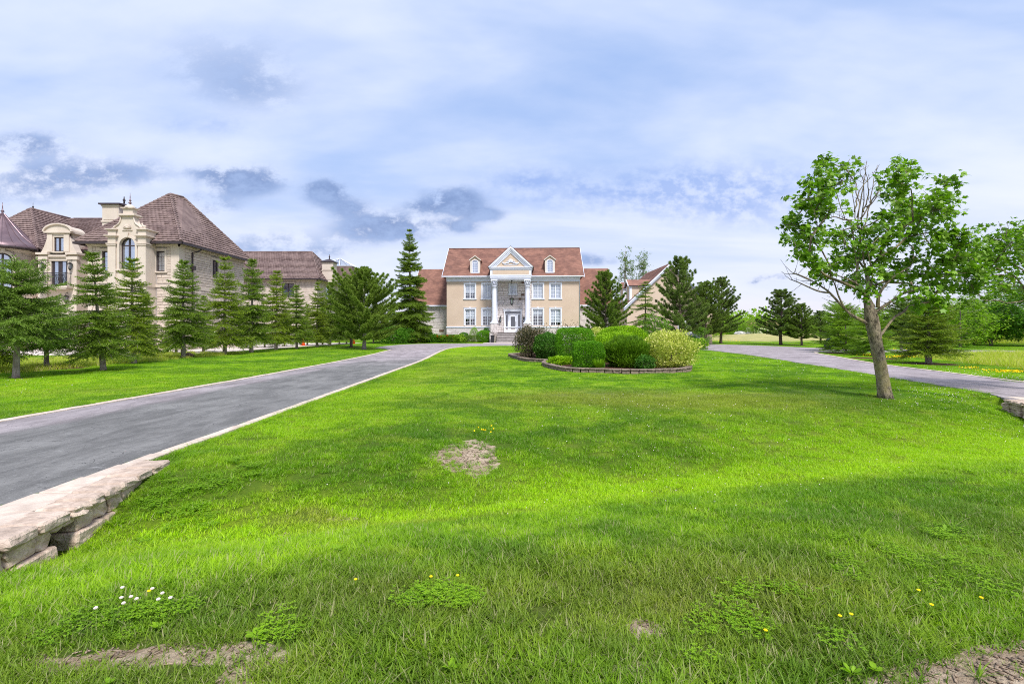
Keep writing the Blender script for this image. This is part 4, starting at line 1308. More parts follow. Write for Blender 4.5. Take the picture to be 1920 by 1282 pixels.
def garage():
    rr = random.Random(31)
    t = empty('garage_wing', (19.0, 58.0, 0.0))
    tag(t, 'beige gabled garage wing with white barge boards and two side dormers behind the pines', 'garage')
    o = (19.0, 58.0, 0)
    x0, x1, xa, za, ze = 13.9, 24.2, 19.05, 9.75, 4.85
    y0, y1 = 58.0, 68.2
    m = MB()
    wall_open(m, x0, x1, 0, ze, y0, [(20.0, 23.0, 0.02, 2.7)], .3)
    m.add([(x0, y0, ze), (x1, y0, ze), (xa, y0, za - .2)], [(0, 1, 2)])
    m.add([(x0, y0, 0), (x0, y1, 0), (x0, y1, ze), (x0, y0, ze)], [(0, 1, 2, 3)]); m.add([(x1, y0, 0), (x1, y1, 0), (x1, y1, ze), (x1, y0, ze)], [(3, 2, 1, 0)])
    m.build('wall', 'stucco', t, o)
    m = MB()
    for s in (-1, 1):
        xe = xa + s * 5.55; zc = ze - .35
        A, B = ((xe, y1, zc), (xe, y0 - .45, zc)) if s < 0 else ((xe, y0 - .45, zc), (xe, y1, zc))
        C, D = ((xa, y0 - .45, za), (xa, y1, za)) if s < 0 else ((xa, y1, za), (xa, y0 - .45, za))
        tile_face(m, A, B, C, D, .19, .42, .022, rr)
    r = m.build('roof', 'shingle', t, o); r['kind'] = 'stuff'
    m = MB()
    for s in (-1, 1):
        for (o1, o2, yy) in ((.0, .22, -.52), (.22, .42, -.40), (.42, .60, -.12)):
            m.poly_xz([(xa + s * 5.6, ze - .38 - o1), (xa, za + .03 - o1), (xa, za + .03 - o2), (xa + s * 5.6, ze - .38 - o2)], y0 + yy, y0 + yy + .1)
    m.poly_xz([(xa - 5.6, ze - .5), (xa, za - .08), (xa + 5.6, ze - .5), (xa + 5.6, ze - .6), (xa, za - .2), (xa - 5.6, ze - .6)], y0 - .44, y0 - .02)
    m.build('barge_board', 'white_paint', t, o)
    # garage door
    m = MB()
    for k in range(4): m.box(20.0, 23.0, y0 + .12, y0 + .17, .03 + k * .66, .66 * (k + 1))
    m.build('garage_door', 'white_wood', t, o)
    # side dormers facing left
    for yc in (59.3, 62.6):
        xf = 14.35; w = 1.7; zb = ze + .35; z1 = 7.1; zp = 7.9
        m = MB()
        m.box(xf, xf + 3.2, yc - w / 2, yc + w / 2, zb, z1); d = m.build('dormer', 'stucco', t, o)
        m = MB()
        for s in (-1, 1):
            y = yc + s * (w / 2 + .2)
            A = Vector((xf - .25, y, z1 - .02)); B = Vector((xf - .25, yc, zp)); C = Vector((xf + 3.1, yc, zp)); D = Vector((xf + 2.6, y, z1 - .02))
            m.add([A, B, C, D], [(0, 1, 2, 3)]); m.add([A - Vector((0, 0, .1)), D - Vector((0, 0, .1)), D, A], [(0, 1, 2, 3)])
        m.build('dormer_roof', 'shingle', d, o)
        m = MB()
        m.poly_yz([(yc - w / 2 - .22, z1 - .1), (yc, zp - .08), (yc, zp + .05), (yc - w / 2 - .22, z1 + .04)], xf - .32, xf - .22)
        m.poly_yz([(yc + w / 2 + .22, z1 - .1), (yc, zp - .08), (yc, zp + .05), (yc + w / 2 + .22, z1 + .04)], xf - .32, xf - .22)
        m.box(xf - .05, xf + .02, yc - w / 2, yc - w / 2 + .22, zb, z1); m.box(xf - .05, xf + .02, yc + w / 2 - .22, yc + w / 2, zb, z1)
        m.box(xf - .04, xf + .25, yc - w / 2 - .04, yc - w / 2, zb, z1)
        m.box(xf - .2, xf + 2.2, yc - w / 2 - .2, yc - w / 2 - .1, z1 - .14, z1 - .02)
        m.build('dormer_trim', 'white_paint', d, o)
garage()


def left_mansion():
    rr = random.Random(41)
    o = (-31.0, 44.0, 0.0)
    t = empty('stone_mansion', o)
    tag(t, 'pale limestone mansion with brown tiled hip roofs and copper turret behind the spruces', 'house')
    EZ = 8.72
    def B(m, name, mat, par=None, **k):
        return m.build(name, mat, par or t, o, **k) if par is None else m.build(name, mat, par, o)
    # ---- right pavilion, x -34.3..-27.0, y 38.9..48.1 ; main body y 42.9.. ; rear wing
    PX0, PX1, PY0, PY1 = -34.3, -27.0, 38.9, 48.3
    win_f = [(-33.05, -32.55, 6.30, 8.0), (-28.85, -28.13, 6.33, 7.95)]
    gx0, gx1 = -31.85, -28.85
    m = MB()
    wall_open(m, PX0, PX1, 0, EZ, PY0, [(-33.2, -32.5, 6.45, 8.05), (-28.82, -28.12, 6.40, 8.05)], .3)
    wall_open(m, PY0, PY1, 0, EZ, PX1, [(43.2, 44.1, 6.35, 8.0)], -.3, 'y')
    m.add([(PX0, PY0, 0), (PX0, 43, 0), (PX0, 43, EZ), (PX0, PY0, EZ)], [(0, 1, 2, 3)])
    m.add([(PX1, PY1, 0), (-34, PY1, 0), (-34, PY1, EZ), (PX1, PY1, EZ)], [(0, 1, 2, 3)])
    B(m, 'pavilion_wall', 'mortar')
    # stones on the pavilion: single pieces above the trees, the rest joined
    front = stone_skin([(gx0 - .1, gx1 + .1, 0, 9), (-33.35, -32.35, 6.3, 8.2), (-29.0, -27.95, 6.25, 8.2), (-27.62, -27.0, 0, 9), (PX0, -34.0, 0, 9), (-34, -27, 5.05, 5.4)], PX0, PX1, .05, EZ - .35, rr, (.35, .95), (.17, .26), .018)
    hi = sorted(front, key=lambda s: -s[2])[:130]; lo = [s for s in front if s not in set(hi)]
    stones_single(t, hi, PY0, rr, 'limestone', 'stone', .035, 'x', -1, o)
    m = MB(); stones_joined(m, lo, PY0, rr)
    side = stone_skin([(43.0, 44.3, 6.2, 8.2), (PY0, 39.5, 0, 9)], PY0, PY1, .05, EZ - .35, rr, (.35, .95), (.17, .26), .018)
    hi = sorted(side, key=lambda s: -s[2])[:150]; lo2 = [s for s in side if s not in set(hi)]
    stones_single(t, hi, PX1, rr, 'limestone', 'stone', .035, 'y', 1, o)
    stones_joined(m, lo2, PX1, rr, .03, 'y', 1)
    # cut stone quoins, bands
    # main body front wall y=42.9 from -47 to -34.3
    MY = 42.9
    main_ops = [(-42.55, -41.75, 5.9, 7.6)]
    mw = MB(); wall_open(mw, -47.0, PX0, 0, EZ, MY, main_ops + [(-37.9, -37.3, 6.0, 7.6)], .3)
    B(mw, 'main_wall', 'mortar')
    stones_joined(m, stone_skin([(-42.7, -41.6, 5.8, 7.8), (-41.2, -36.9, 0, 9)], -47, PX0, .05, EZ - .3, rr, (.4, 1.0), (.17, .28), .02), MY, rr)
    tag(B(m, 'stone_facing', 'limestone'), kind='stuff')
    m = MB()
    m.box(PX1 - .62, PX1 + .05, PY0 - .05, PY0 + .62, 0, EZ - .3)             # corner pier
    m.box(PX0 - .04, -34.0, PY0 - .05, PY0 + .3, 0, EZ - .3)
    m.box(PX0 - .05, gx0, PY0 - .06, PY0, 5.1, 5.35); m.box(gx1, PX1 + .06, PY0 - .06, PY0, 5.1, 5.35); m.box(PX1, PX1 + .06, PY0, PY1, 5.1, 5.35)
    for zz, pr in ((EZ - .32, .08), (EZ - .20, .14)):
        m.box(PX0 - pr, PX1 + pr, PY0 - pr, PY0 - .001, zz, zz + .12); m.box(PX1 + .001, PX1 + pr, PY0 - pr, PY1, zz, zz + .12)
        m.box(-47, PX0 - pr, MY - pr, MY - .001, zz, zz + .12)
    B(m, 'stone_trim', 'cut_stone')
    # windows
    kw = dict(trim='cut_stone', frame='dark_bronze', fill='drape', glassm='glass_blue', org=o, mw=.02, fw=.09, keystone=False, blind_frac=1.0)
    window_unit(t, 'window', -32.85, 6.45, .70, 1.6, PY0, leaves=1, gx=2, gz=4, surround=.16, **kw)
    window_unit(t, 'window', -28.47, 6.40, .70, 1.65, PY0, leaves=1, gx=2, gz=4, surround=.16, **kw)
    window_unit(t, 'window', 43.65, 6.35, .9, 1.65, PX1, leaves=2, gx=1, gz=4, surround=.16, axis='y', sgn=1, **kw)
    window_unit(t, 'window', -42.15, 5.9, .8, 1.7, MY, leaves=1, gx=2, gz=4, surround=.1, **kw)
    window_unit(t, 'window', -37.6, 6.0, .6, 1.6, MY, leaves=1, gx=2, gz=4, surround=.1, **kw)
    # ---- roofs
    def hip(name, ex0, ex1, ey0, ey1, z0, ridge, zr, faces='FLR', course=.30, tw=.36, tiles=True, mat='roof_tile'):
        (ax, ay), (bx, by) = ridge
        m = MB(); A = [(ex0, ey0, z0), (ex1, ey0, z0), (ex1, ey1, z0), (ex0, ey1, z0)]
        Pa, Pb = (ax, ay, zr), (bx, by, zr)
        deck = MB()
        ns = abs(by - ay) > abs(bx - ax)      # ridge runs in depth (a near, b far)
        F = {}
        if ns: F = {'F': (A[0], A[1], Pa, Pa), 'R': (A[1], A[2], Pb, Pa), 'K': (A[2], A[3], Pb, Pb), 'L': (A[3], A[0], Pa, Pb)}
        else:  F = {'F': (A[0], A[1], Pb, Pa), 'R': (A[1], A[2], Pb, Pb), 'K': (A[2], A[3], Pa, Pb), 'L': (A[3], A[0], Pa, Pa)}
        for k, q in F.items():
            if k in faces: tile_face(m, *q, course, tw, .065, rr, prof=.022)
            v = [Vector(p) - Vector((0, 0, .02)) for p in q]
            if (v[2] - v[3]).length < 1e-4: deck.add(v[:3], [(0, 1, 2)])
            else: deck.add(v, [(0, 1, 2, 3)])
        deck.add([(p[0], p[1], p[2] - .05) for p in A], [(0, 3, 2, 1)])
        rf = B(deck, name, mat)
        tag(m.build('roof_tiles', mat, rf, o), kind='stuff')
        c = MB()
        ends = [Pa, Pa, Pb, Pb] if ns else [Pa, Pb, Pb, Pa]
        for p, q in zip(A, ends):
            p = Vector(p); q = Vector(q); L = (q - p).length; n = max(2, int(L / .38))
            for i in range(n):
                a = p.lerp(q, i / n); b = p.lerp(q, (i + 1.08) / n)
                c.tube([a + Vector((0, 0, .07)), b + Vector((0, 0, .045))], [.125, .10], 6, False)
        c.tube([Vector(Pa) + Vector((0, 0, .05)), Vector(Pb) + Vector((0, 0, .05))], .11, 6)
        c.build('hip_cap', mat, rf, o)
        # gutter
        g = MB(); z = z0 - .06
        g.box(ex0 - .12, ex1 + .12, ey0 - .12, ey0 + .02, z - .13, z + .04); g.box(ex1 - .02, ex1 + .12, ey0 - .1, ey1 + .1, z - .13, z + .04); g.box(ex0 - .12, ex0 + .02, ey0 - .1, ey1 + .1, z - .13, z + .04)
        g.build('gutter', 'dark_bronze', rf, o)
        return rf
    hip('pavilion_roof', PX0 - .6, PX1 + .55, PY0 - .55, PY1 + .4, EZ, ((-30.75, 43.2), (-30.35, 44.3)), 13.85)
    hip('main_roof', -51.0, -31.0, MY - .55, 57.6, EZ, ((-45.8, 50.2), (-34.0, 50.2)), 13.25, 'F')
    hip('front_roof', -49.5, -41.6, MY - .75, 52.0, EZ + .02, ((-46.3, 46.2), (-46.3, 50.3)), 13.3, 'FRL')
    # rear wing: x -40 .. -26.8 , y 65.9 .. 82
    m = MB(); wall_open(m, -42, -26.8, 0, EZ, 65.9, [(-31.6, -29.9, 6.2, 8.1), (-36.2, -34.8, 6.2, 8.1)], .3)
    wall_open(m, 65.9, 84, 0, EZ, -26.8, [(69.0, 70.7, 6.2, 8.0), (76.5, 77.6, 6.2, 8.0)], -.3, 'y')
    B(m, 'rear_wall', 'mortar')
    m = MB(); stones_joined(m, stone_skin([(-31.8, -29.7, 6.0, 8.3), (-36.4, -34.6, 6, 8.3)], -42, -26.8, .05, EZ - .2, rr, (.45, 1.2), (.2, .32), .02), 65.9, rr)
    stones_joined(m, stone_skin([(68.8, 70.9, 6.0, 8.2), (76.3, 77.8, 6, 8.2)], 65.9, 84, .05, EZ - .2, rr, (.45, 1.2), (.2, .32), .02), -26.8, rr, .03, 'y', 1)
    tag(B(m, 'stone_facing', 'limestone'), kind='stuff')
    m = MB()
    for zz, pr in ((EZ - .3, .08), (EZ - .18, .14)): m.box(-42, -26.8 + pr, 65.9 - pr, 65.899, zz, zz + .12); m.box(-26.799, -26.8 + pr, 65.9 - pr, 84, zz, zz + .12)
    m.box(-27.2, -26.75, 65.85, 66.3, 0, EZ - .3)
    B(m, 'stone_trim', 'cut_stone')
    window_unit(t, 'window', -30.75, 6.2, 1.7, 1.9, 65.9, leaves=2, gx=1, gz=3, surround=.14, **kw)
    window_unit(t, 'window', -35.5, 6.2, 1.4, 1.9, 65.9, leaves=2, gx=1, gz=3, surround=.14, **kw)
    window_unit(t, 'window', 69.85, 6.2, 1.7, 1.8, -26.8, leaves=2, gx=1, gz=3, surround=.14, axis='y', sgn=1, **kw)
    window_unit(t, 'window', 77.05, 6.2, 1.1, 1.8, -26.8, leaves=1, gx=2, gz=3, surround=.14, axis='y', sgn=1, **kw)
    hip('rear_roof', -48.0, -26.2, 65.3, 77.0, EZ, ((-42.5, 70.4), (-29.35, 70.4)), 13.1, 'FR', .30, .36)
    hip('far_roof', -38.0, -26.0, 77.0, 86.0, EZ - .1, ((-33.0, 80.6), (-28.6, 80.6)), 12.35, 'FR', .30, .36)
    # metal-capped chimneys
    def chimney(x0, x1, y0, y1, z0, z1, capz):
        m = MB(); m.box(x0, x1, y0, y1, z0, z1)
        m.box(x0 - .07, x1 + .07, y0 - .07, y1 + .07, z0 + (z1 - z0) * .56, z0 + (z1 - z0) * .56 + .12)
        m.box(x0 - .05, x1 + .05, y0 - .05, y1 + .05, z1 - .16, z1 - .02)
        for a, b in ((x0 + .12, x1 - .12),):
            m.box(a, b, y0 - .03, y0, z0 + .3, z0 + (z1 - z0) * .5); m.box(a, b, y0 - .03, y0, z0 + (z1 - z0) * .62, z1 - .3)
        ch = B(m, 'chimney', 'cut_stone')
        cx, cy = (x0 + x1) / 2, (y0 + y1) / 2; m = MB(); p = .2
        m.box(x0 - p, x1 + p, y0 - p, y1 + p, z1, z1 + .12)
        m.add([(x0 - p, y0 - p, z1 + .12), (x1 + p, y0 - p, z1 + .12), (x1 + p, y1 + p, z1 + .12), (x0 - p, y1 + p, z1 + .12), (cx, cy, capz)], [(0, 1, 4), (1, 2, 4), (2, 3, 4), (3, 0, 4)])
        m.lathe(cx, cy, [(.03, capz + .6), (.05, capz + .4), (.12, capz + .27), (.06, capz + .16), (.07, capz - .08)][::-1], 8)
        m.build('chimney_cap', 'dark_bronze', ch, o)
    chimney(-35.0, -33.6, 41.0, 43.9, 9.0, 12.35, 12.85)
    chimney(-26.9, -25.35, 68.0, 69.4, 8.5, 11.3, 11.9)
    # glass pyramid behind the rear chimney
    # ---- turret at the left edge
    tx, ty = -44.9, 42.3; tr = 2.55
    m = MB(); n = 28
    m.lathe(tx, ty, [(tr, 0), (tr, 8.7)], n, False); tw = B(m, 'turret', 'limestone')
    m = MB(); z = .1; row = 0
    while z < 8.3:
        h = rr.uniform(.2, .3); k0 = rr.uniform(0, 1)
        for k in range(n):
            a0 = 2 * math.pi * (k + k0) / n; a1 = a0 + 2 * math.pi / n * .94
            if math.sin((a0 + a1) / 2) > .3: continue
            r1 = tr + rr.uniform(.02, .05)
            vs = [(tx + tr * math.cos(a0), ty + tr * math.sin(a0), z), (tx + tr * math.cos(a1), ty + tr * math.sin(a1), z), (tx + tr * math.cos(a1), ty + tr * math.sin(a1), z + h), (tx + tr * math.cos(a0), ty + tr * math.sin(a0), z + h),
                  (tx + r1 * math.cos(a0 + .01), ty + r1 * math.sin(a0 + .01), z + .012), (tx + r1 * math.cos(a1 - .01), ty + r1 * math.sin(a1 - .01), z + .012), (tx + r1 * math.cos(a1 - .01), ty + r1 * math.sin(a1 - .01), z + h - .012), (tx + r1 * math.cos(a0 + .01), ty + r1 * math.sin(a0 + .01), z + h - .012)]
            m.add(vs, [(0, 1, 5, 4), (1, 2, 6, 5), (2, 3, 7, 6), (3, 0, 4, 7), (4, 5, 6, 7)])
        z += h + .01
    tag(m.build('stone_facing', 'limestone', tw, o), kind='stuff')
    m = MB(); m.lathe(tx, ty, [(tr + .08, 8.35), (tr + .1, 8.5), (tr + .2, 8.6), (tr + .2, 8.75)], n); m.build('cornice', 'cut_stone', tw, o)
    prof = [(tr + .72, 8.72), (tr + .75, 8.78), (2.45, 9.3), (1.75, 9.9), (1.15, 10.6), (.62, 11.25), (.30, 11.65), (.12, 11.9)]
    m = MB(); m.lathe(tx, ty, prof, 40); rf = B(m, 'turret_roof', 'copper_roof')
    m = MB()
    for k in range(24):
        a = 2 * math.pi * k / 24
        m.tube([(tx + (r + .02) * math.cos(a), ty + (r + .02) * math.sin(a), z + .015) for r, z in prof[1:]], .022, 4, False)
    m.build('seam', 'copper_roof', rf, o)
    m = MB(); m.lathe(tx, ty, [(tr + .60, 8.58), (tr + .78, 8.62), (tr + .78, 8.74), (tr + .6, 8.74)], 40); m.build('gutter', 'dark_bronze', rf, o)
    m = MB(); m.lathe(tx, ty, [(.10, 11.85), (.12, 11.92), (.05, 12.0), (.14, 12.12), (.05, 12.24), (.035, 12.5), (.01, 12.9)], 10); m.build('finial', 'copper_roof', rf, o)
    # turret arched window: dark frame proud of the wall on the front
    wo = window_unit(t, 'window', 0, 3.9, 1.15, 4.25, -tr - .16, leaves=2, gx=1, gz=6, trim='cut_stone', frame='dark_bronze', fill='drape', glassm='glass_blue', mw=.02, fw=.09, surround=.22, arched=True, keystone=True, setback=.02, proud=.06, blind_frac=1)
    wo.location = (tx - o[0], ty - o[1], 0); wo.rotation_euler = (0, 0, R(47))
    # ---- entrance bay with small gabled window and balcony
    bx0, bx1, by = -40.75, -37.45, 41.4
    m = MB()
    wall_open(m, bx0, bx1, 0, 8.15, by, [(-39.75, -38.35, 5.45, 7.75)], .35)
    m.add([(bx0, by, 0), (bx0, MY, 0), (bx0, MY, 8.15), (bx0, by, 8.15)], [(0, 1, 2, 3)]); m.add([(bx1, by, 0), (bx1, MY, 0), (bx1, MY, 8.15), (bx1, by, 8.15)], [(3, 2, 1, 0)])
    m.box(bx0 + .1, bx1 - .1, by - .05, MY, 7.62, 7.74); m.box(bx0, bx0 + .75, by - .12, by - .001, 0, 8.0); m.box(bx1 - .75, bx1, by - .12, by - .001, 0, 8.0)
    m.box(bx0 - .12, bx0 + .88, by - .25, by + .6, 8.15, 8.32); m.box(bx1 - .88, bx1 + .12, by - .25, by + .6, 8.15, 8.32)
    m.box(bx0 + .88, bx1 - .88, by - .16, by - .001, 7.95, 8.10)
    m.box(bx0 - .14, bx0 + .85, by - .2, by, 7.7, 7.95); m.box(bx1 - .85, bx1 + .14, by - .2, by, 7.7, 7.95)
    # upper storey of the bay, with scrolled shoulders
    cx = (bx0 + bx1) / 2
    wall_open(m, cx - .95, cx + .95, 8.32, 10.35, by, [(cx - .42, cx + .42, 8.42, 9.95)], .3)
    for s in (-1, 1):
        pts = [(cx + s * .95, 8.32), (cx + s * 1.55, 8.32), (cx + s * 1.35, 8.75), (cx + s * 1.15, 9.3), (cx + s * 1.05, 9.7), (cx + s * .95, 9.9)]
        m.poly_xz(pts[::s], by, by + .6)
        m.box(min(cx + s * .5, cx + s * .95), max(cx + s * .5, cx + s * .95), by - .08, by - .001, 8.4, 10.2)
    m.box(cx - .95, cx - .80, by + .3, by + 3.5, 8.3, 10.35); m.box(cx + .80, cx + .95, by + .3, by + 3.5, 8.3, 10.35)
    m.v = m.v
    m.box(cx - 1.15, cx + 1.15, by - .18, by + 1.4, 10.35, 10.5)
    arc = [(cx + 1.15 * math.cos(math.pi * k / 14), 10.5 + .72 * math.sin(math.pi * k / 14)) for k in range(15)]
    m.poly_xz(arc, by - .05, by + 1.3)
    arc2 = [(cx + 1.28 * math.cos(math.pi * k / 14), 10.5 + .86 * math.sin(math.pi * k / 14)) for k in range(15)] + arc[::-1]
    for k in range(14):
        m.poly_xz([arc[k], arc2[k], arc2[k + 1], arc[k + 1]], by - .18, by + .1)
    m.v = [(v[0], v[1], 8.32 + (v[2] - 8.32) * .83 if v[2] > 8.32 else v[2]) for v in m.v]
    B(m, 'entrance_bay', 'cut_stone')
    window_unit(t, 'window', cx, 8.42, .84, 1.25, by, leaves=2, gx=1, gz=1, surround=0, sill=True, **{k: v for k, v in kw.items()})
    window_unit(t, 'balcony_door', -39.05, 5.45, 1.4, 2.3, by, leaves=2, gx=1, gz=1, surround=0, sill=False, trim='cut_stone', frame='dark_bronze', fill='drape', glassm='glass_blue', org=o, fw=.2, keystone=False)
    m = MB(); m.box(-40.4, -37.7, by - .75, by, 5.24, 5.42)
    m.box(-40.3, -37.8, by - .7, by, 5.14, 5.24); bal = B(m, 'balcony', 'cut_stone')
    m = MB(); z0, z1 = 5.42, 6.5; ya = by - .68
    m.tube([(-40.2, ya, z1), (-37.9, ya, z1)], .03, 5); m.tube([(-40.2, ya, z0 + .1), (-37.9, ya, z0 + .1)], .025, 5)
    for x in (-40.2, -37.9): m.tube([(x, ya, z1), (x, by, z1)], .03, 5); m.tube([(x, ya, z0), (x, ya, z1 + .08)], .035, 5)
    for i in range(16):
        x = -40.2 + 2.3 * i / 15; m.tube([(x, ya, z0 + .1), (x, ya, z1)], .014, 4, False)
        if i < 15:
            c = x + .077
            m.tube([(c + .06 * math.cos(a), ya, z0 + .55 + .22 * math.sin(a)) for a in [k * math.pi / 4 for k in range(9)]], .012, 4, False)
            m.tube([(c + .05 * math.cos(a), ya, z0 + .90 + .08 * math.sin(a)) for a in [k * math.pi / 4 for k in range(9)]], .012, 4, False)
    for i in range(4):
        for x in (-40.2, -37.9): m.tube([(x, ya + .17 * i, z0 + .1), (x, ya + .17 * i, z1)], .014, 4, False)
    m.build('railing', 'black_iron', bal, o)
    for x in (-40.25, -37.85): lantern(t, 'wall_lamp', x, by - .30, 7.1, 1.2, o)
    lantern(t, 'wall_lamp', -38.2, by - .3, 4.3, 1.2, o)
    # downpipes
    m = MB(); m.tube([(-43.2, MY - .6, 8.5), (-42.9, MY - .5, 8.2), (-42.75, MY - .15, 7.9), (-42.75, MY - .12, .2)], .07, 7)
    m.lathe(-42.75, MY - .14, [(.08, 6.0), (.2, 6.5), (.26, 6.55), (.26, 6.65)], 8, False); B(m, 'downspout', 'dark_bronze')
    m = MB(); m.tube([(PX1 + .55, 40.9, 8.5), (PX1 + .4, 40.7, 8.3), (PX1 + .12, 40.4, 8.15), (PX1 + .12, 40.4, .2)], .06, 7)
    m.box(PX1 + .02, PX1 + .32, 40.25, 40.55, 6.7, 7.05); B(m, 'downspout', 'dark_bronze')
    # ---- ornate gable on the pavilion
    gy = PY0 - 1.0; gc = (gx0 + gx1) / 2
    m = MB()
    aw = .62
    wall_open(m, gx0 + .5, gx1 - .5, 0, 8.95, gy, [(gc - aw, gc + aw, 6.45, 8.35 + aw - .01)], .4)
    for s in (-1, 1):
        a, b = (gx0, gx0 + .62) if s < 0 else (gx1 - .62, gx1)
        m.box(a, b, gy - .10, PY0, 0, 9.0)
        for zz, pr in ((8.98, .10), (9.08, .18)): m.box(a - pr, b + pr, gy - .10 - pr, PY0 + .2, zz, zz + .1)
        m.box(a, b, gy - .08, PY0 + .2, 9.18, 9.72)
        for zz, pr in ((9.72, .07), (9.80, .14)): m.box(a - pr, b + pr, gy - .08 - pr, PY0 + .3, zz, zz + .08)
        xm = (a + b) / 2
        m.add([(a, gy - .08, 9.88), (b, gy - .08, 9.88), (b, PY0 + .2, 9.88), (a, PY0 + .2, 9.88), (xm, gy + .2, 10.1)], [(0, 1, 4), (1, 2, 4), (2, 3, 4), (3, 0, 4)])
        if s > 0: m.lathe(xm, gy + .2, [(.07, 10.05), (.12, 10.15), (.13, 10.28), (.06, 10.42), (.07, 10.5), (.01, 10.62)], 10)
        else: m.lathe(xm, gy + .2, [(.07, 10.05), (.12, 10.12), (.10, 10.2), (.03, 10.3)], 10)
        for zz, pr in ((8.3, .05), (8.42, .09), (5.1, .06)): m.box(a - pr, b + pr, gy - .10 - pr, PY0, zz, zz + .08)
    prof = [(1.06, 8.95), (1.06, 9.85), (.98, 10.15), (.80, 10.45), (.68, 10.7), (.62, 11.0), (.60, 11.25)]
    m.poly_xz([(gc - p[0], p[1]) for p in prof][::-1] + [(gc + p[0], p[1]) for p in prof], gy - .001, gy + .45)
    for s in (-1, 1):   # coping along the curve
        m.tube([(gc + s * p[0], gy - .03, p[1]) for p in prof[1:]], [.05, .07, .07, .07, .06, .05], 6)
        m.tube([(gc + s * p[0], gy + .42, p[1]) for p in prof[1:]], [.05, .07, .07, .07, .06, .05], 6)
    for zz, pr in ((11.25, .10), (11.34, .20), (11.44, .12)): m.box(gc - .60 - pr, gc + .60 + pr, gy - pr, gy + .5 + pr, zz, zz + .1)
    m.box(gc - .45, gc + .45, gy + .02, gy + .48, 11.54, 12.10)
    for zz, pr in ((12.10, .06), (12.16, .13)): m.box(gc - .45 - pr, gc + .45 + pr, gy + .02 - pr, gy + .48 + pr, zz, zz + .08)
    m.lathe(gc, gy + .25, [(.40, 12.22), (.40, 12.3), (.34, 12.45), (.18, 12.6), (.05, 12.66)], 14)
    def gmap(v):
        x, y, z = v
        if z > 10.4: x = gc + (x - gc) * .84
        return (x, y, 8.95 + (z - 8.95) * .72 if z > 8.95 else z)
    m.v = [gmap(v) for v in m.v]
    gb = B(m, 'ornate_gable', 'cut_stone')
    m = MB(); m.lathe(gc, gy + .25, [(.04, 12.6), (.05, 12.72), (.15, 12.82), (.06, 12.94), (.05, 13.02), (.11, 13.10), (.04, 13.2), (.03, 13.5), (.008, 13.95)], 10); m.v = [gmap(v) for v in m.v]; m.build('finial', 'copper_roof', gb, o)
    m = MB()   # carved crest
    for k in range(7):
        a = math.pi * (k + .5) / 7; m.tube([(gc, gy - .02, 9.95), (gc + .3 * math.cos(a), gy - .08, 9.95 + .42 * math.sin(a))], [.04, .07], 5)
    m.lathe(gc, gy - .02, [(.05, 9.85), (.14, 9.95), (.12, 10.1), (.04, 10.2)], 8); m.box(gc - .4, gc + .4, gy - .07, gy, 9.72, 9.80)
    m.v = [gmap(v) for v in m.v]; m.build('crest', 'limestone', gb, o)
    window_unit(t, 'arched_window', gc, 6.45, aw * 2, 1.9 + aw - .01, gy, leaves=2, gx=1, gz=1, arched=True, surround=.17, sill=True, trim='cut_stone', frame='dark_bronze', fill='drape', glassm='glass_blue', org=o, fw=.085, mw=.02, setback=.2, proud=.07)
    # twin roof vents, roof finials
    m = MB()
    for dy in (0, .5): m.lathe(-28.55 , 43.6 + dy, [(.13, 10.6), (.13, 10.95), (.19, 10.97), (.19, 11.05), (.05, 11.12)], 10)
    B(m, 'roof_vent', 'black_iron')
    m = MB(); m.lathe(-46.3, 46.4, [(.06, 13.3), (.05, 13.5), (.09, 13.56), (.02, 13.65), (.01, 14.0)], 8); B(m, 'roof_finial', 'dark_bronze')
    # ground floor: dark doorway and lights under the bay
    m = MB(); m.box(-39.9, -38.2, by - .14, by - .1, 0.05, 2.9); B(m, 'entrance_door', 'dark_bronze')
left_mansion()


def skylight():
    t = tag(empty('roof_lantern', (-26.4, 79.8, 12.0)), 'glazed pyramid roof lantern with pale ribs above the far tiled roof', 'roof lantern')
    o = (-26.4, 79.8, 12.0)
    q = [(-31.6, 76.8, 12.0), (-25.6, 76.8, 12.0), (-25.6, 82.8, 12.0), (-31.6, 82.8, 12.0)]; ap = (-28.6, 79.8, 13.6)
    m = MB()
    for i in range(4):
        m.tube([q[i], ap], .07, 5); m.tube([q[i], q[(i + 1) % 4]], .07, 5)
        for f in (.33, .66): m.tube([Vector(q[i]).lerp(Vector(q[(i + 1) % 4]), f), ap], .045, 5)
    m.build('frame', 'white_paint', t, o)
    for i in range(4):
        m = MB(); m.add([q[i], q[(i + 1) % 4], ap], [(0, 1, 2)]); m.build('pane', 'glass', t, o)
    m = MB(); m.box(-31.6, -25.6, 76.8, 82.8, 8.0, 11.95); m.build('base', 'roof_tile', t, o)
skylight()


# ================================================================== vegetation
def cards(P, D, S, L, W):
    """leaf-shaped quads: base P, axis D (unit), side S (unit), length L, width W -> V, F"""
    L = np.broadcast_to(np.asarray(L, float), (len(P),))[:, None]; W = np.broadcast_to(np.asarray(W, float), (len(P),))[:, None]
    V = np.stack([P, P + D * L * .45 + S * W * .5, P + D * L, P + D * L * .45 - S * W * .5], 1).reshape(-1, 3)
    F = np.arange(len(P) * 4).reshape(-1, 4)
    return V, F


def unit(v): return v / np.maximum(1e-9, np.linalg.norm(v, axis=-1, keepdims=True))


def rdir(r, n): return unit(r.normal(size=(n, 3)))


class Wood:
    def __init__(s): s.mb = MB()
    def limb(s, pts, r0, r1, n=6):
        k = len(pts)
        s.mb.tube(pts, [r0 + (r1 - r0) * (i / (k - 1)) for i in range(k)], n)


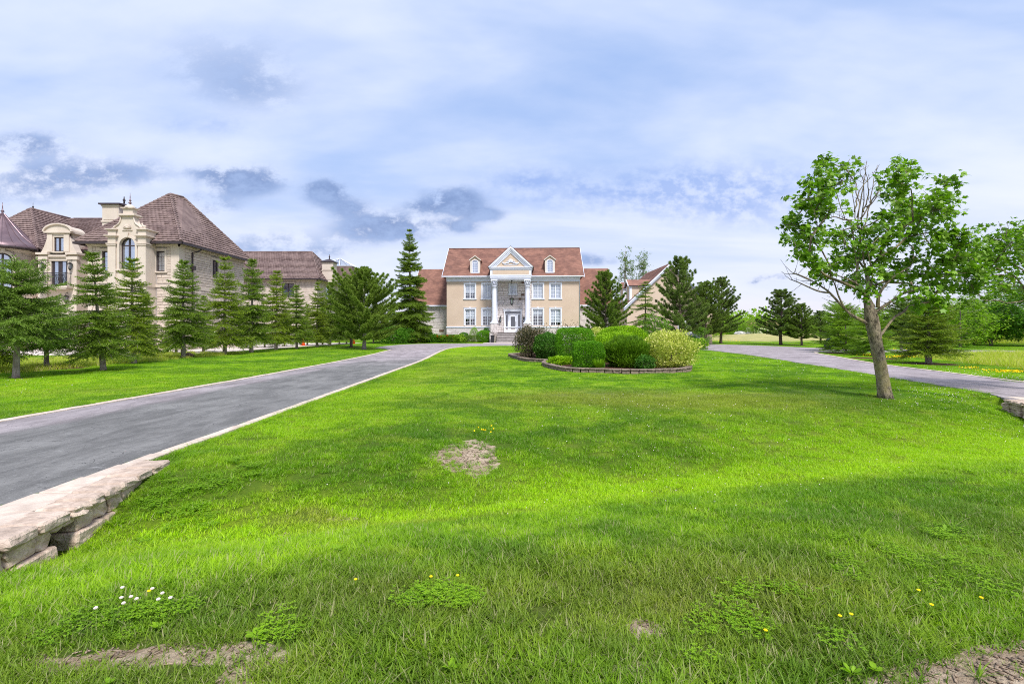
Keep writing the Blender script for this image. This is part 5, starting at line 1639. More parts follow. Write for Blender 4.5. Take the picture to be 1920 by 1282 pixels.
def spruce_mesh(seed, h=6.0, rad=1.5, cb=0.9, mat='spruce_needle', bark='spruce_bark', trunk_r=None, droop=.35, whorls=20, sparse=1.0, jag=.3, needle=.095, topless=False, width=.024, pw=.85):
    r = np.random.default_rng(seed); rr = random.Random(seed)
    w = Wood(); tr = trunk_r or h * .018
    lean = Vector((rr.uniform(-.02, .02), rr.uniform(-.02, .02), 0))
    def axis(z): return Vector((lean.x * z + .02 * math.sin(z * 1.7 + seed), lean.y * z + .02 * math.cos(z * 1.3 + seed), z))
    w.mb.tube([axis(h * t) - Vector((0, 0, .15 if t == 0 else 0)) for t in (0, .03, .15, .3, .5, .7, .85, 1.0)], [tr * k for k in (1.5, 1.15, 1.0, .85, .62, .38, .2, .05)], 8)
    Ps, Ds, Ls = [], [], []
    zs = [cb + (h - cb) * (k + rr.uniform(-.45, .45)) / whorls for k in range(whorls)]
    for z in zs + [zz + rr.uniform(.06, .30) for zz in zs]:
        t = (z - cb) / (h - cb)
        if t > .99: continue
        t = max(0, t)
        env = rad * (1 - t) ** pw * (0.80 + .2 * min(1, t * 6)) + .10
        nb = rr.randint(4, 6) if t < .85 else 4
        a0 = rr.uniform(0, 6.28)
        for k in range(nb):
            if rr.random() > sparse: continue
            az = a0 + 6.283 * k / nb + rr.uniform(-.25, .25)
            L = env * rr.uniform(1 - jag * 1.3, 1 + jag * .5)
            el = .55 * t ** 1.5 + .10 - .22 * (1 - t) + rr.uniform(-.22, .18)
            base = axis(z); dr = Vector((math.cos(az), math.sin(az), 0)); side = Vector((-dr.y, dr.x, 0))
            n = max(3, int(L / .13)); pts = []
            for i in range(n + 1):
                s_ = i / n
                zz = math.sin(el) * s_ * L - droop * L * (s_ ** 1.6) * (1 - t * .6) + .16 * L * s_ ** 4
                pts.append(base + dr * (s_ * L) + side * (.05 * L * math.sin(3 * s_ + k)) + Vector((0, 0, zz)))
            if L > .25: w.limb([pts[0], pts[n // 2], pts[-1]], tr * .16 * (1 - t * .6), .004, 4)
            for i in range(1, n + 1):
                s_ = i / n
                p = pts[i]; fw = (pts[i] - pts[i - 1]).normalized()
                # needles along the main shoot
                m_ = 8
                for q in range(m_):
                    Ps.append(pts[i - 1].lerp(p, q / m_)); Ds.append(fw); Ls.append(1)
                if s_ < .12: continue
                for sg in (-1, 1):
                    lt = (.46 * L * (1 - s_) ** .75 + .12) * rr.uniform(.6, 1.3)
                    sd = (fw * .75 + side * sg * .9 + Vector((0, 0, .10 - rr.uniform(0, .75) * (1 - t)))).normalized()
                    m2 = max(3, int(lt / .030))
                    for q in range(m2):
                        u = q / m2
                        Ps.append(p + sd * (lt * u) + Vector((0, 0, -.16 * lt * u * u))); Ds.append(sd); Ls.append(1)
    P = np.array(Ps); D = np.array(Ds)
    rep = 2
    P = np.repeat(P, rep, 0); D = np.repeat(D, rep, 0)
    n = len(P)
    dirn = unit(D * .75 + rdir(r, n) * .75 + np.array([0, 0, .05]))
    S = unit(np.cross(dirn, rdir(r, n)))
    V, F = cards(P + r.normal(size=(n, 3)) * .008, dirn, S, needle * r.uniform(.7, 1.2, n), width)
    return w.mb.mesh('trunk', bark), np_mesh('crown', V, F, mat)


def pine_mesh(seed, h=7.0, rad=2.6, cb=1.0, mat='pine_needle', bark='pine_bark', whorls=13, dens=1.0, shape=1.0, trunk_r=None, needle=.15, open_=0.0):
    r = np.random.default_rng(seed); rr = random.Random(seed)
    w = Wood(); tr = trunk_r or h * .02
    def axis(z): return Vector((.05 * math.sin(z * .9 + seed), .05 * math.cos(z * .7 + seed), z))
    w.mb.tube([axis(h * t) - Vector((0, 0, .15 if t == 0 else 0)) for t in (0, .04, .15, .3, .5, .7, .85, .97)], [tr * k for k in (1.45, 1.1, 1.0, .85, .62, .4, .24, .08)], 8)
    tips = []; tds = []
    for k in range(whorls):
        z = cb + (h - cb) * ((k + rr.uniform(-.2, .2)) / whorls); t = (z - cb) / (h - cb)
        if shape >= 1: env = rad * (math.sin(math.pi * min(1, (max(0, t) * .80 + .22))) ** .8) * (1.0 if t < .55 else max(.12, 1 - (t - .55) * 1.55))
        else: env = rad * (1 - max(0, t)) ** .75 * (0.75 + .25 * min(1, max(0, t) * 5)) + .15
        nb = rr.randint(5, 7)
        for b in range(nb):
            if rr.random() < open_: continue
            az = 6.283 * b / nb + rr.uniform(-.4, .4) + k * .7
            L = env * rr.uniform(.62, 1.12)
            el = .18 + .65 * max(0, t) + rr.uniform(-.1, .15)
            dr = Vector((math.cos(az), math.sin(az), 0)); side = Vector((-dr.y, dr.x, 0)); base = axis(max(.3, z))
            n = max(3, int(L / .22)); pts = [base + dr * (L * i / n) + side * (.10 * L * math.sin(2.5 * i / n + b)) + Vector((0, 0, L * (math.sin(el) * i / n - .16 * (1 - t) * (i / n) + .20 * (i / n) ** 3))) for i in range(n + 1)]
            w.limb([pts[0], pts[n // 2], pts[-1]], tr * .28 * (1 - t * .5), .008, 5)
            for i in range(1, n + 1):
                s_ = i / n
                if s_ < .22 and L > .8: continue
                fw = (pts[i] - pts[i - 1]).normalized()
                kk = int(round((2 if s_ < .98 else 3) * dens + rr.random() * .6))
                for q in range(kk):
                    lt = rr.uniform(.12, .20 + .34 * (1 - s_) * L * .55)
                    td = (fw * .6 + side * rr.uniform(-1, 1) * .95 + Vector((0, 0, rr.uniform(.1, .8)))).normalized()
                    e = pts[i] + td * lt
                    if lt > .25: w.limb([pts[i], e], .010, .005, 3)
                    tips.append(e); tds.append((td * .5 + Vector((0, 0, .75))).normalized())
                    if lt > .22: tips.append(pts[i] + td * lt * .55); tds.append(td)
    tips.append(axis(h)); tds.append(Vector((0, 0, 1)))
    T = np.array(tips); D = np.array(tds)
    nn = 30
    P = np.repeat(T, nn, 0); Dn = np.repeat(D, nn, 0); n = len(P)
    off = np.tile(np.linspace(-.07, .10, nn), len(T))[:, None]
    dirn = unit(Dn * .75 + rdir(r, n) * .9)
    S = unit(np.cross(dirn, rdir(r, n)))
    V, F = cards(P + Dn * off, dirn, S, needle * r.uniform(.7, 1.15, n), .026)
    return w.mb.mesh('trunk', bark), np_mesh('crown', V, F, mat)


def leaf_template(kind):
    if kind == 'maple':   # five pointed lobes round a stalk point, slightly cupped
        ang = [-150, -112, -82, -52, -20, 0, 20, 52, 82, 112, 150]
        rad = [.30, .52, .40, .80, .52, 1.0, .52, .80, .40, .52, .30]
        v = [(0, 0, 0)] + [(math.cos(R(a)) * q * .5 + .18, math.sin(R(a)) * q * .62, -.10 * q * q) for a, q in zip(ang, rad)]
        f = [(0, i, i + 1) for i in range(1, len(ang))]
        return np.array(v), np.array(f)
    v = [(0, 0, 0), (.35, .26, .04), (.75, .20, .02), (1.0, 0, -.05), (.75, -.20, .02), (.35, -.26, .04)]
    f = [(0, 1, 2), (0, 2, 3), (0, 3, 4), (0, 4, 5)]
    return np.array(v), np.array(f)


def leaves(P, D, N, size, kind):
    """place a leaf template at every P, axis D, normal ~N"""
    tv, tf = leaf_template(kind)
    D = unit(D); S = unit(np.cross(N, D)); Nn = np.cross(D, S)
    size = np.broadcast_to(size, (len(P),))
    V = P[:, None, :] + size[:, None, None] * (tv[None, :, 0:1] * D[:, None, :] + tv[None, :, 1:2] * S[:, None, :] + tv[None, :, 2:3] * Nn[:, None, :])
    F = tf[None] + (np.arange(len(P)) * len(tv))[:, None, None]
    return V.reshape(-1, 3), F.reshape(-1, 3)


def grow(clusters, skeleton, seed, w, step=.28, tip=.007, sag=.0, gain=1.0, wigg=.05, maxr=.11):
    """join every cluster centre to the nearest limb; radii follow the number of twigs carried"""
    r = random.Random(seed)
    nodes = [Vector(p) for p in skeleton]; par = [i - 1 for i in range(len(nodes))]; dist = [0.0] * len(nodes)
    for i in range(1, len(nodes)): dist[i] = dist[i - 1] + (nodes[i] - nodes[i - 1]).length
    start = max(1, len(nodes) // 2); load = {}
    ends = []
    root = nodes[start]
    for c in sorted(clusters, key=lambda c: (Vector(c) - root).length):
        c = Vector(c)
        best, bi = 1e9, 0
        for i in range(start, len(nodes)):
            d = (nodes[i] - c).length + .33 * dist[i] + (1.2 if nodes[i].z > c.z + .1 else 0)
            if d < best: best, bi = d, i
        a = nodes[bi]; L = (c - a).length; n = max(1, int(L / step)); prev = bi
        bulge = Vector((r.uniform(-1, 1), r.uniform(-1, 1), r.uniform(-.4, .2))) * L * .10
        pdir = (nodes[bi] - nodes[par[bi]]).normalized() if par[bi] >= 0 else Vector((0, 0, 1))
        for k in range(1, n + 1):
            t = k / n
            p = a.lerp(c, t) + (bulge + pdir * L * .14) * math.sin(math.pi * t) + Vector((r.uniform(-1, 1), r.uniform(-1, 1), r.uniform(-1, 1))) * wigg * (0 if k == n else 1)
            nodes.append(p); par.append(prev); dist.append(dist[prev] + (p - nodes[prev]).length); prev = len(nodes) - 1
        ends.append(prev)
    cnt = [0] * len(nodes)
    for e in ends:
        i = e
        while i >= 0: cnt[i] += 1; i = par[i]
    rad = [min(maxr, tip * (max(1, c) ** .5) * gain + .002) for c in cnt]
    kids = {}
    for i, p in enumerate(par): kids.setdefault(p, []).append(i)
    # chains
    S = len(skeleton)
    done = set(range(S))
    for i in range(S, len(nodes)):
        if i in done: continue
        ch = [par[i], i]; done.add(i); cur = i
        while True:
            k = [q for q in kids.get(cur, []) if q not in done]
            if not k: break
            q = max(k, key=lambda q: cnt[q]); ch.append(q); done.add(q); cur = q
        w.mb.tube([nodes[q] for q in ch], [rad[ch[1]]] + [rad[q] for q in ch[1:]], 6 if rad[ch[1]] > .02 else 4)
    return nodes, par, ends


def broadleaf(name_seed, clusters, skeleton, trunk_rad, bark, leafmat, nleaf, size, spread, kind='plain', wind=(0, 0, 0), droop=.3, flat=.6, tip=.006, gain=1.0, maxr=.11):
    r = np.random.default_rng(name_seed)
    w = Wood(); w.mb.tube(skeleton, trunk_rad, 14)
    grow([c[:3] for c in clusters], skeleton, name_seed, w, tip=tip, gain=gain, maxr=maxr)
    Ps = []
    C = np.array([c[:3] for c in clusters]); sz = np.array([c[3] if len(c) > 3 else 1.0 for c in clusters])
    cnts = np.maximum(1, (nleaf * sz ** 2 / (sz ** 2).sum()).astype(int))
    for c, s, n in zip(C, sz, cnts):
        k = max(3, int(n / 11))
        sub = c + r.normal(size=(k, 3)) * spread * s * np.array([1, 1, flat])
        P = sub[r.integers(0, k, n)] + r.normal(size=(n, 3)) * spread * s * .28
        Ps.append(P)
        for q in sub[:min(k, 7)]:
            w.mb.tube([tuple(c), tuple((c + q) / 2 + r.normal(size=3) * .02), tuple(q)], [.006, .004, .002], 3)
    P = np.vstack(Ps); n = len(P)
    D = unit(r.normal(size=(n, 3)) * np.array([1, 1, .5]) + np.array(wind) + np.array([0, 0, -droop]))
    N = unit(np.array([0, 0, 1.0]) + r.normal(size=(n, 3)) * .55)
    V, F = leaves(P, D, N, size * r.uniform(.65, 1.15, n), kind)
    return w.mb.mesh('trunk', bark), np_mesh('crown', V, F, leafmat)


def plant(name, label, cat, meshes, loc, sz=1.0, rot=0.0, group=None, sxy=None):
    o = empty(name, (loc[0], loc[1], loc[2] if len(loc) > 2 else hz(loc[0], loc[1]) - .01), rot)
    o.scale = (sxy or sz, sxy or sz, sz)
    tag(o, label, cat, group)
    for nm, me in zip(('trunk', 'crown'), meshes): link(nm, me, o)
    return o


def conifers():
    SP = [spruce_mesh(1, 6, 1.62, 1.05, whorls=17, jag=.35, mat='spruce_needle'),
          spruce_mesh(2, 6, 1.50, 1.0, whorls=16, jag=.38, mat='spruce_yellow'),
          spruce_mesh(3, 6, 1.72, 1.1, whorls=18, jag=.32, mat='spruce_needle', sparse=.9),
          spruce_mesh(4, 6, 1.55, .95, whorls=16, jag=.42, mat='spruce_yellow', sparse=.85)]
    near = spruce_mesh(11, 4.3, 2.0, 1.45, whorls=13, mat='spruce_blue', jag=.35, pw=.6, needle=.09, trunk_r=.105, droop=.22)
    def H_(px, base, top): Y = FPX * CAM_H / (base - HY); return (base - top) / FPX * Y
    G = 'spruces in the row between the left lawn and the stone mansion'
    row = [  # trunk px, base py, top py, mesh, rot, width factor, label
        (31, 708, 487, near, .3, 1.15, 'nearest bluish spruce with ringed pale trunk at the left edge of the lawn'),
        (193, 695, 475, SP[0], 1.0, 1.12, 'leaning spruce with bare lower trunk, second nearest in the left row'),
        (251, 682, 480, SP[1], 2.2, 1.05, 'yellow green spruce in front of the arched gable window'),
        (343, 671, 487, SP[2], 3.0, 1.05, 'spruce with a reddish boulder at its foot, near the mansion corner'),
        (421, 665, 479, SP[3], 4.1, 1.0, 'narrow open spruce in front of the side wall of the stone mansion'),
        (471, 661, 486, SP[0], 5.2, 1.0, 'dense spruce against the gap between mansion and its rear wing'),
        (517, 656, 504, SP[1], .6, .98, 'spruce standing left of the rear wing window'),
        (556, 654, 534, SP[2], 1.9, 1.0, 'short spruce in front of the rear wing window'),
        (594, 651, 528, SP[3], 2.7, 1.0, 'spruce under the corner of the rear wing eaves'),
        (619, 648.6, 529, SP[0], 3.6, 1.0, 'last spruce of the left row before the round pine')]
    for px, b, tp, me, rot, wf, lab in row:
        x, y = gp(px, b); hh = H_(px, b, tp); base = 4.3 if me is near else 6.0
        k = hh / base
        o = plant('spruce_tree', lab, 'tree', me, (x, y), k, rot, G, sxy=k * wf * (.80 if me is near else .98))
        if px == 193: o.rotation_euler = (0, R(-3), rot)
    # low spreading one behind the first
    x, y = gp(88, 690); plant('spruce_tree', 'low broad spruce filling the gap beside the nearest trunk', 'tree', near, (x, y), .66, 2.0, G, sxy=.85)
    x, y = gp(-20, 700); plant('spruce_tree', 'yellowish spruce cut by the left picture edge', 'tree', SP[1], (x, y), .72, 2.9, G, sxy=.9)
    # second row on the neighbour's side
    k = 0
    G2 = 'thin spruces of the second row on the neighbour side'
    L2 = ['behind the leaning spruce', 'behind the yellow green spruce at the gable window', 'left of the reddish boulder', 'right of the reddish boulder', 'left of the dense spruce', 'between the dense spruce and the next trunk',
          'in the gap below the rear wing window', 'left of the rear wing corner', 'below the rear wing corner', 'left of the dark trunked pine', 'directly behind the dark trunked pine', 'just right of the pale pine trunk', 'midway between pale pine trunk and tall spruce', 'nearest to the tall spruce']
    for px, b, hh in [(197, 678, 4.0), (271, 672, 4.0), (330, 664, 4.2), (381, 661, 4.2), (462, 653, 4.3), (496, 652, 4.4), (533, 650, 4.4), (576, 648, 4.5), (605, 647, 4.6), (636, 646, 4.8), (650, 645, 5.0), (700, 644, 5.0), (716, 643, 5.0), (733, 642.5, 5.2)]:
        x, y = gp(px, b)
        plant('spruce_tree', 'slim second row spruce ' + L2[k], 'tree', SP[(k * 3 + 1) % 4], (x, y), hh / 6, k * 1.3, G2); k += 1
    # round pine and its darker neighbour
    PN = [pine_mesh(21, 7, 3.1, .9, whorls=17, dens=2.6, needle=.17), pine_mesh(22, 7.5, 2.6, 1.2, whorls=17, dens=1.9, shape=0, mat='pine_grey', open_=.05, needle=.17), pine_mesh(23, 7, 2.6, 1.1, whorls=16, dens=2.0, shape=0, mat='pine_needle', open_=.03, needle=.17)]
    x, y = gp(682.5, 655); plant('pine_tree', 'large round pine with pale flaking trunk beside the left driveway', 'tree', (spruce_trunk_pale(7, .15), PN[0][1]), (x, y), 1.0, .4, sxy=1.04)
    x, y = gp(658, 651); plant('pine_tree', 'dark trunked pine tucked behind the large round pine', 'tree', PN[2], (x, y), .9, 2.0)
    tall = spruce_mesh(31, 14.6, 3.5, 1.0, whorls=27, jag=.30, mat='spruce_needle', needle=.15, droop=.42, trunk_r=.26, width=.032)
    plant('spruce_tree', 'tall pointed spruce standing at the left end of the mansion', 'tree', tall, ((770 - 960) / 900 * 62, 62), 1.0, .7)
    # right side
    def P_(px, Y): return ((px - 960) / 900 * Y, Y)
    def hh_(top, Y): return CAM_H + (HY - top) / 900 * Y
    plant('pine_tree', 'bushy pine in front of the right wing of the mansion', 'tree', PN[2], P_(1136, 44), hh_(515, 44) / 7, 1.0, sxy=.98)
    slim = spruce_mesh(41, 6, 1.7, 1.0, whorls=13, jag=.5, sparse=.82, mat='spruce_needle', droop=.5)
    plant('spruce_tree', 'thin straggly conifer in front of the garage gable', 'tree', slim, P_(1210, 47), hh_(525, 47) / 6, .3, sxy=1.25)
    plant('pine_tree', 'tall pine hiding the right half of the garage gable', 'tree', PN[1], P_(1275, 46), hh_(487, 46) / 7.5, 2.4, sxy=1.12)
    plant('pine_tree', 'pine at the right corner of the garage', 'tree', PN[2], P_(1322, 56), hh_(532, 56) / 7, 3.6, sxy=1.1)
    x, y = gp(1352.5, 644.2); plant('pine_tree', 'pine with a clean trunk on the edge of the asphalt by the dry mound', 'tree', PN[1], (x, y), hh_(524, y) / 7.5, 4.4, sxy=1.05)
    x, y = gp(1464.5, 646.5); plant('pine_tree', 'broad low pine in a wide mulch ring by the far driveway', 'tree', PN[1], (x, y), hh_(546, y) / 7.5, 5.4, sxy=1.15)
    x, y = gp(1503, 647.5); plant('pine_tree', 'smaller pine just right of the broad low pine', 'tree', PN[2], (x, y), hh_(572, y) / 7, .9, sxy=.75)
    x, y = gp(1538, 645); plant('pine_tree', 'pine half hidden behind the light green larches', 'tree', PN[1], (x, y), hh_(585, y) / 7.5, 1.9, sxy=.72)
    larch = [spruce_mesh(51, 5, 2.0, .7, whorls=12, jag=.35, mat='larch_needle', pw=.45, droop=.2), spruce_mesh(52, 5, 2.1, .6, whorls=12, jag=.4, mat='larch_needle', pw=.5, droop=.15)]
    x, y = gp(1572, 658); plant('larch_tree', 'light green soft larch beside the blue covered piles', 'tree', larch[0], (x, y), hh_(566, y) / 5, 0, sxy=.9)
    x, y = gp(1586, 662); plant('larch_tree', 'light green larch left of the maple trunk', 'tree', larch[1], (x, y), hh_(572, y) / 5, 2, sxy=.80)
    x, y = gp(1636, 667); plant('larch_tree', 'larch directly behind the maple trunk', 'tree', larch[1], (x, y), hh_(580, y) / 5, 4, sxy=.72)
    x, y = gp(1690, 658); plant('spruce_tree', 'dark spruce deep behind the maple, left of the mulched spruce', 'tree', near, (x, y), 1.0, 1, sxy=.9)
    dn = spruce_mesh(61, 4.6, 1.75, .85, whorls=14, jag=.35, mat='spruce_yellow', pw=.5, droop=.16, trunk_r=.13)
    x, y = gp(1741.5, 682); plant('spruce_tree', 'dense spruce with bare trunk in a mulch ring beside the right driveway', 'tree', dn, (x, y), hh_(560, y) / 4.6, .5, sxy=.95)


def spruce_trunk_pale(h, tr):
    m = MB(); m.tube([(.06 * math.sin(z * .8), .05 * math.cos(z), z - (.15 if z == 0 else 0)) for z in (0, .2, .6, 1.1, 1.8, 3, 4.5, h)], [tr * k for k in (1.5, 1.15, 1, .92, .85, .6, .35, .05)], 9)
    rr = random.Random(2)
    for k in range(26):
        a = rr.uniform(0, 6.28); z = rr.uniform(1.0, 6.0); L = rr.uniform(.8, 2.0) * (1 - z / 8)
        m.tube([(0, 0, z), (math.cos(a) * L * .5, math.sin(a) * L * .5, z + .15), (math.cos(a) * L, math.sin(a) * L, z + .35)], [.03, .02, .01], 4)
    return m.mesh('trunk', 'white_bark')


def maples():
    Y0 = 11.8
    r = random.Random(77)
    def W(px, py, dy=0.0):
        Y = Y0 + dy; return ((px - 960) / 900 * Y, Y, CAM_H + (HY - py) / 900 * Y)
    # coordinates read in the enlarged view (factor 2.563, origin 1400,280)
    def Z(zx, zy): return 1400 + zx / 2.563, 280 + zy / 2.563
    cl = [(370, 70), (345, 115), (350, 160), (480, 95), (460, 150), (320, 190), (300, 235), (380, 220), (270, 285), (330, 290), (400, 300), (235, 335), (215, 360), (270, 385),
          (300, 430), (340, 380), (225, 430), (240, 485), (300, 500), (330, 560), (350, 610), (400, 560), (420, 420), (460, 390), (470, 450), (520, 500), (560, 440), (530, 385), (640, 330),
          (600, 400), (740, 85), (770, 110), (700, 130), (700, 170), (760, 180), (680, 220), (740, 250), (790, 240), (720, 300), (780, 310), (690, 340), (750, 360), (700, 410), (820, 330),
          (950, 155), (930, 200), (960, 240), (890, 240), (910, 290), (960, 300), (860, 300), (860, 360), (800, 400), (760, 440), (860, 430), (920, 400), (980, 400), (1050, 410), (1040, 460), (960, 460), (900, 480),
          (1000, 520), (930, 540), (1060, 530), (1120, 520), (1160, 560), (1100, 590), (1020, 590), (950, 600), (870, 560), (800, 520), (820, 600), (760, 570), (720, 620), (880, 650), (800, 660), (940, 650), (860, 710), (780, 720), (900, 740), (830, 760),
          (560, 530), (600, 580), (540, 610), (600, 650), (560, 690), (500, 560), (640, 520), (660, 600), (480, 640), (650, 460), (680, 500),
          (1170, 480), (1090, 480), (440, 520), (580, 480)]
    C = []
    for zx, zy in cl:
        px, py = Z(zx, zy)
        edge = abs(zx - 640) / 500
        dy = r.uniform(-1, 1) * (1.5 - .5 * edge)
        C.append((*W(px, py, dy), r.uniform(.75, 1.15)))
    sk = [W(1660, 745), W(1658.5, 735), W(1655, 710), W(1649, 675), W(1642, 640), W(1637, 612), W(1634, 596), W(1629, 575), W(1624, 556)]
    sk[0] = (sk[0][0], sk[0][1], -.1)
    tr = [.185, .152, .136, .130, .133, .148, .148, .10, .07]
    w = Wood(); w.mb.tube(sk, tr, 16)
    # bare crown twigs (dead leader) and low bare limb on the left
    bare = [[(520, 700), (530, 560), (500, 360), (470, 330), (430, 210), (400, 180)], [(530, 600), (545, 420), (520, 300), (490, 60)], [(545, 450), (560, 250), (575, 60)], [(560, 420), (590, 260), (628, 75)],
            [(530, 330), (560, 180), (540, 90)], [(545, 330), (610, 250), (645, 215)], [(520, 300), (540, 200), (600, 130)], [(500, 340), (440, 330), (380, 325), (290, 330)], [(560, 300), (590, 200), (570, 110)], [(580, 280), (640, 180), (600, 110)]]
    for b in bare:
        dz = r.uniform(-.3, .3); pts = [Vector(W(*Z(*q), dz)) for q in b]
        cur = [Vector(p) for p in catmull([tuple(p) for p in pts], 5)]
        cur = [p + Vector((r.uniform(-1, 1), r.uniform(-1, 1), r.uniform(-1, 1))) * .018 for p in cur]
        n = len(cur); w.mb.tube(cur, [.015 * (1 - i / n) + .0045 for i in range(n)], 5)
        for i in range(3, n, 2):
            d = Vector((r.uniform(-.8, .8), r.uniform(-.5, .5), r.uniform(.3, 1))).normalized(); L = r.uniform(.10, .28)
            w.mb.tube([cur[i], cur[i] + d * L], [.007, .003], 4)
            w.mb.tube([cur[i] + d * L * .5, cur[i] + d * L * .5 + Vector((d.z * .4, d.x, .6)).normalized() * L * .4], [.004, .002], 3)
    low = [[(578, 836), (540, 815), (510, 800), (470, 765), (400, 690), (360, 660), (300, 625), (215, 590)], [(400, 690), (340, 680), (250, 640), (210, 625)], [(300, 625), (240, 600), (215, 600)], [(470, 765), (440, 700), (420, 640), (390, 600)],
           [(620, 780), (680, 740), (760, 690), (850, 670)], [(630, 760), (640, 690), (700, 620), (790, 560)], [(610, 760), (570, 690), (520, 640), (420, 600)]]
    for j, b in enumerate(low):
        pts = [W(*Z(*q), 0.05 * i * (-1) ** j) for i, q in enumerate(b)]
        cur = [Vector(p) for p in catmull(pts, 5)]; n = len(cur)
        w.mb.tube(cur, [(.040 if j in (0, 4, 5, 6) else .018) * (1 - i / n) + .007 for i in range(n)], 7)
        for i in range(5, n, 2):
            d = Vector((r.uniform(-.9, .5), r.uniform(-.6, .6), r.uniform(-.3, .9))).normalized(); L = r.uniform(.15, .4)
            w.mb.tube([cur[i], cur[i] + d * L * .6, cur[i] + d * L + Vector((0, 0, .05))], [.008, .005, .003], 4)
    grow([c[:3] for c in C], sk, 77, w, step=.25, tip=.0075, gain=1.0, maxr=.085, wigg=.03)
    q = np.random.default_rng(78)
    Ps = []
    for c in C:
        c3 = np.array(c[:3]); k = 15
        sub = c3 + q.normal(size=(k, 3)) * .138 * c[3] * np.array([1.1, 1.1, .85])
        n = int(112 * c[3])
        idx = q.integers(0, k, n)
        Ps.append(sub[idx] + q.normal(size=(n, 3)) * .046)
        for s_ in sub[:9]: w.mb.tube([tuple(c3), tuple((c3 + s_) / 2 + q.normal(size=3) * .02), tuple(s_)], [.006, .004, .002], 3)
    P = np.vstack(Ps); n = len(P)
    D = unit(q.normal(size=(n, 3)) * np.array([.7, .8, .42]) + np.array([.62, .05, -.12]))
    N = unit(np.array([-.1, -.35, .8]) + q.normal(size=(n, 3)) * .55)
    V, F = leaves(P, D, N, .160 * q.uniform(.6, 1.2, n), 'maple')
    gx, gy = gp(1660, 743)
    o = empty('maple_tree', (gx, gy, 0)); tag(o, 'windblown maple with leaning lichened trunk and bare twigs in its crown on the lawn', 'tree')
    def sh(me):
        me.transform(Matrix.Translation((-gx, -gy, 0))); return me
    link('trunk', sh(w.mb.mesh('trunk', 'maple_bark')), o); link('crown', sh(np_mesh('crown', V, F, 'maple_leaf')), o)
    # second maple, mostly outside the right edge
    Y1 = 12.6; r = random.Random(5)
    def W1(px, py, dy=0): Y = Y1 + dy; return ((px - 960) / 900 * Y, Y, CAM_H + (HY - py) / 900 * Y)
    C = []
    for px, py in [(1862, 450), (1850, 470), (1880, 462), (1900, 450), (1920, 440), (1935, 455), (1950, 420), (1980, 400), (1830, 490), (1860, 500), (1890, 490), (1920, 485), (1950, 480), (1810, 520), (1840, 525), (1870, 525), (1905, 520), (1940, 520), (1980, 460),
                   (2010, 500), (1980, 540), (1945, 560), (2030, 440), (1800, 535), (1830, 548), (1925, 545), (1885, 545), (2060, 500), (2040, 560), (1910, 470), (1890, 440), (2000, 430), (2040, 380), (1990, 370), (2080, 420), (2100, 470), (2090, 530), (2020, 400), (2060, 460), (2030, 520), (1975, 500), (2000, 470)]:
        C.append((*W1(px, py, r.uniform(-1.2, 1.2)), r.uniform(.9, 1.2)))
    sk = [W1(1990, 735), W1(1990, 700), W1(1987, 650), W1(1982, 600), W1(1980, 570), W1(1984, 530), W1(1990, 470)]
    sk[0] = (sk[0][0], sk[0][1], -.1)
    tm, cm = broadleaf(79, C, sk, [.2, .17, .155, .15, .12, .07, .03], 'maple_bark', 'maple_leaf', 6200, .150, .20, 'maple', (.6, 0, 0), .2, .8, tip=.008, maxr=.07)
    o = empty('maple_tree', (sk[0][0], sk[0][1], 0)); tag(o, 'second maple reaching in over the right picture edge', 'tree')
    for nm, me in (('trunk', tm), ('crown', cm)):
        me.transform(Matrix.Translation((-sk[0][0], -sk[0][1], 0))); link(nm, me, o)
    wtw = Wood()
    for a, b in (((1890, 470), (1872, 415)), ((1895, 470), (1888, 414)), ((1925, 450), (1905, 418)), ((1925, 450), (1916, 418)), ((1885, 450), (1886, 425))):
        wtw.limb([Vector(W1(*a)), Vector(W1((a[0] + b[0]) / 2 + 2, (a[1] + b[1]) / 2)), Vector(W1(*b))], .012, .005, 4)
    me = wtw.mb.mesh('bare_twigs', 'twig_bark'); me.transform(Matrix.Translation((-sk[0][0], -sk[0][1], 0))); link('bare_twigs', me, o)


def crown_clusters(seed, n, cx, cy, cz, rx, ry, rz, shell=.55):
    r = np.random.default_rng(seed); d = rdir(r, n); k = r.uniform(shell, 1.0, n)[:, None]
    p = d * k * np.array([rx, ry, rz]) + np.array([cx, cy, cz])
    return [(*q, s) for q, s in zip(p, r.uniform(.7, 1.3, n))]


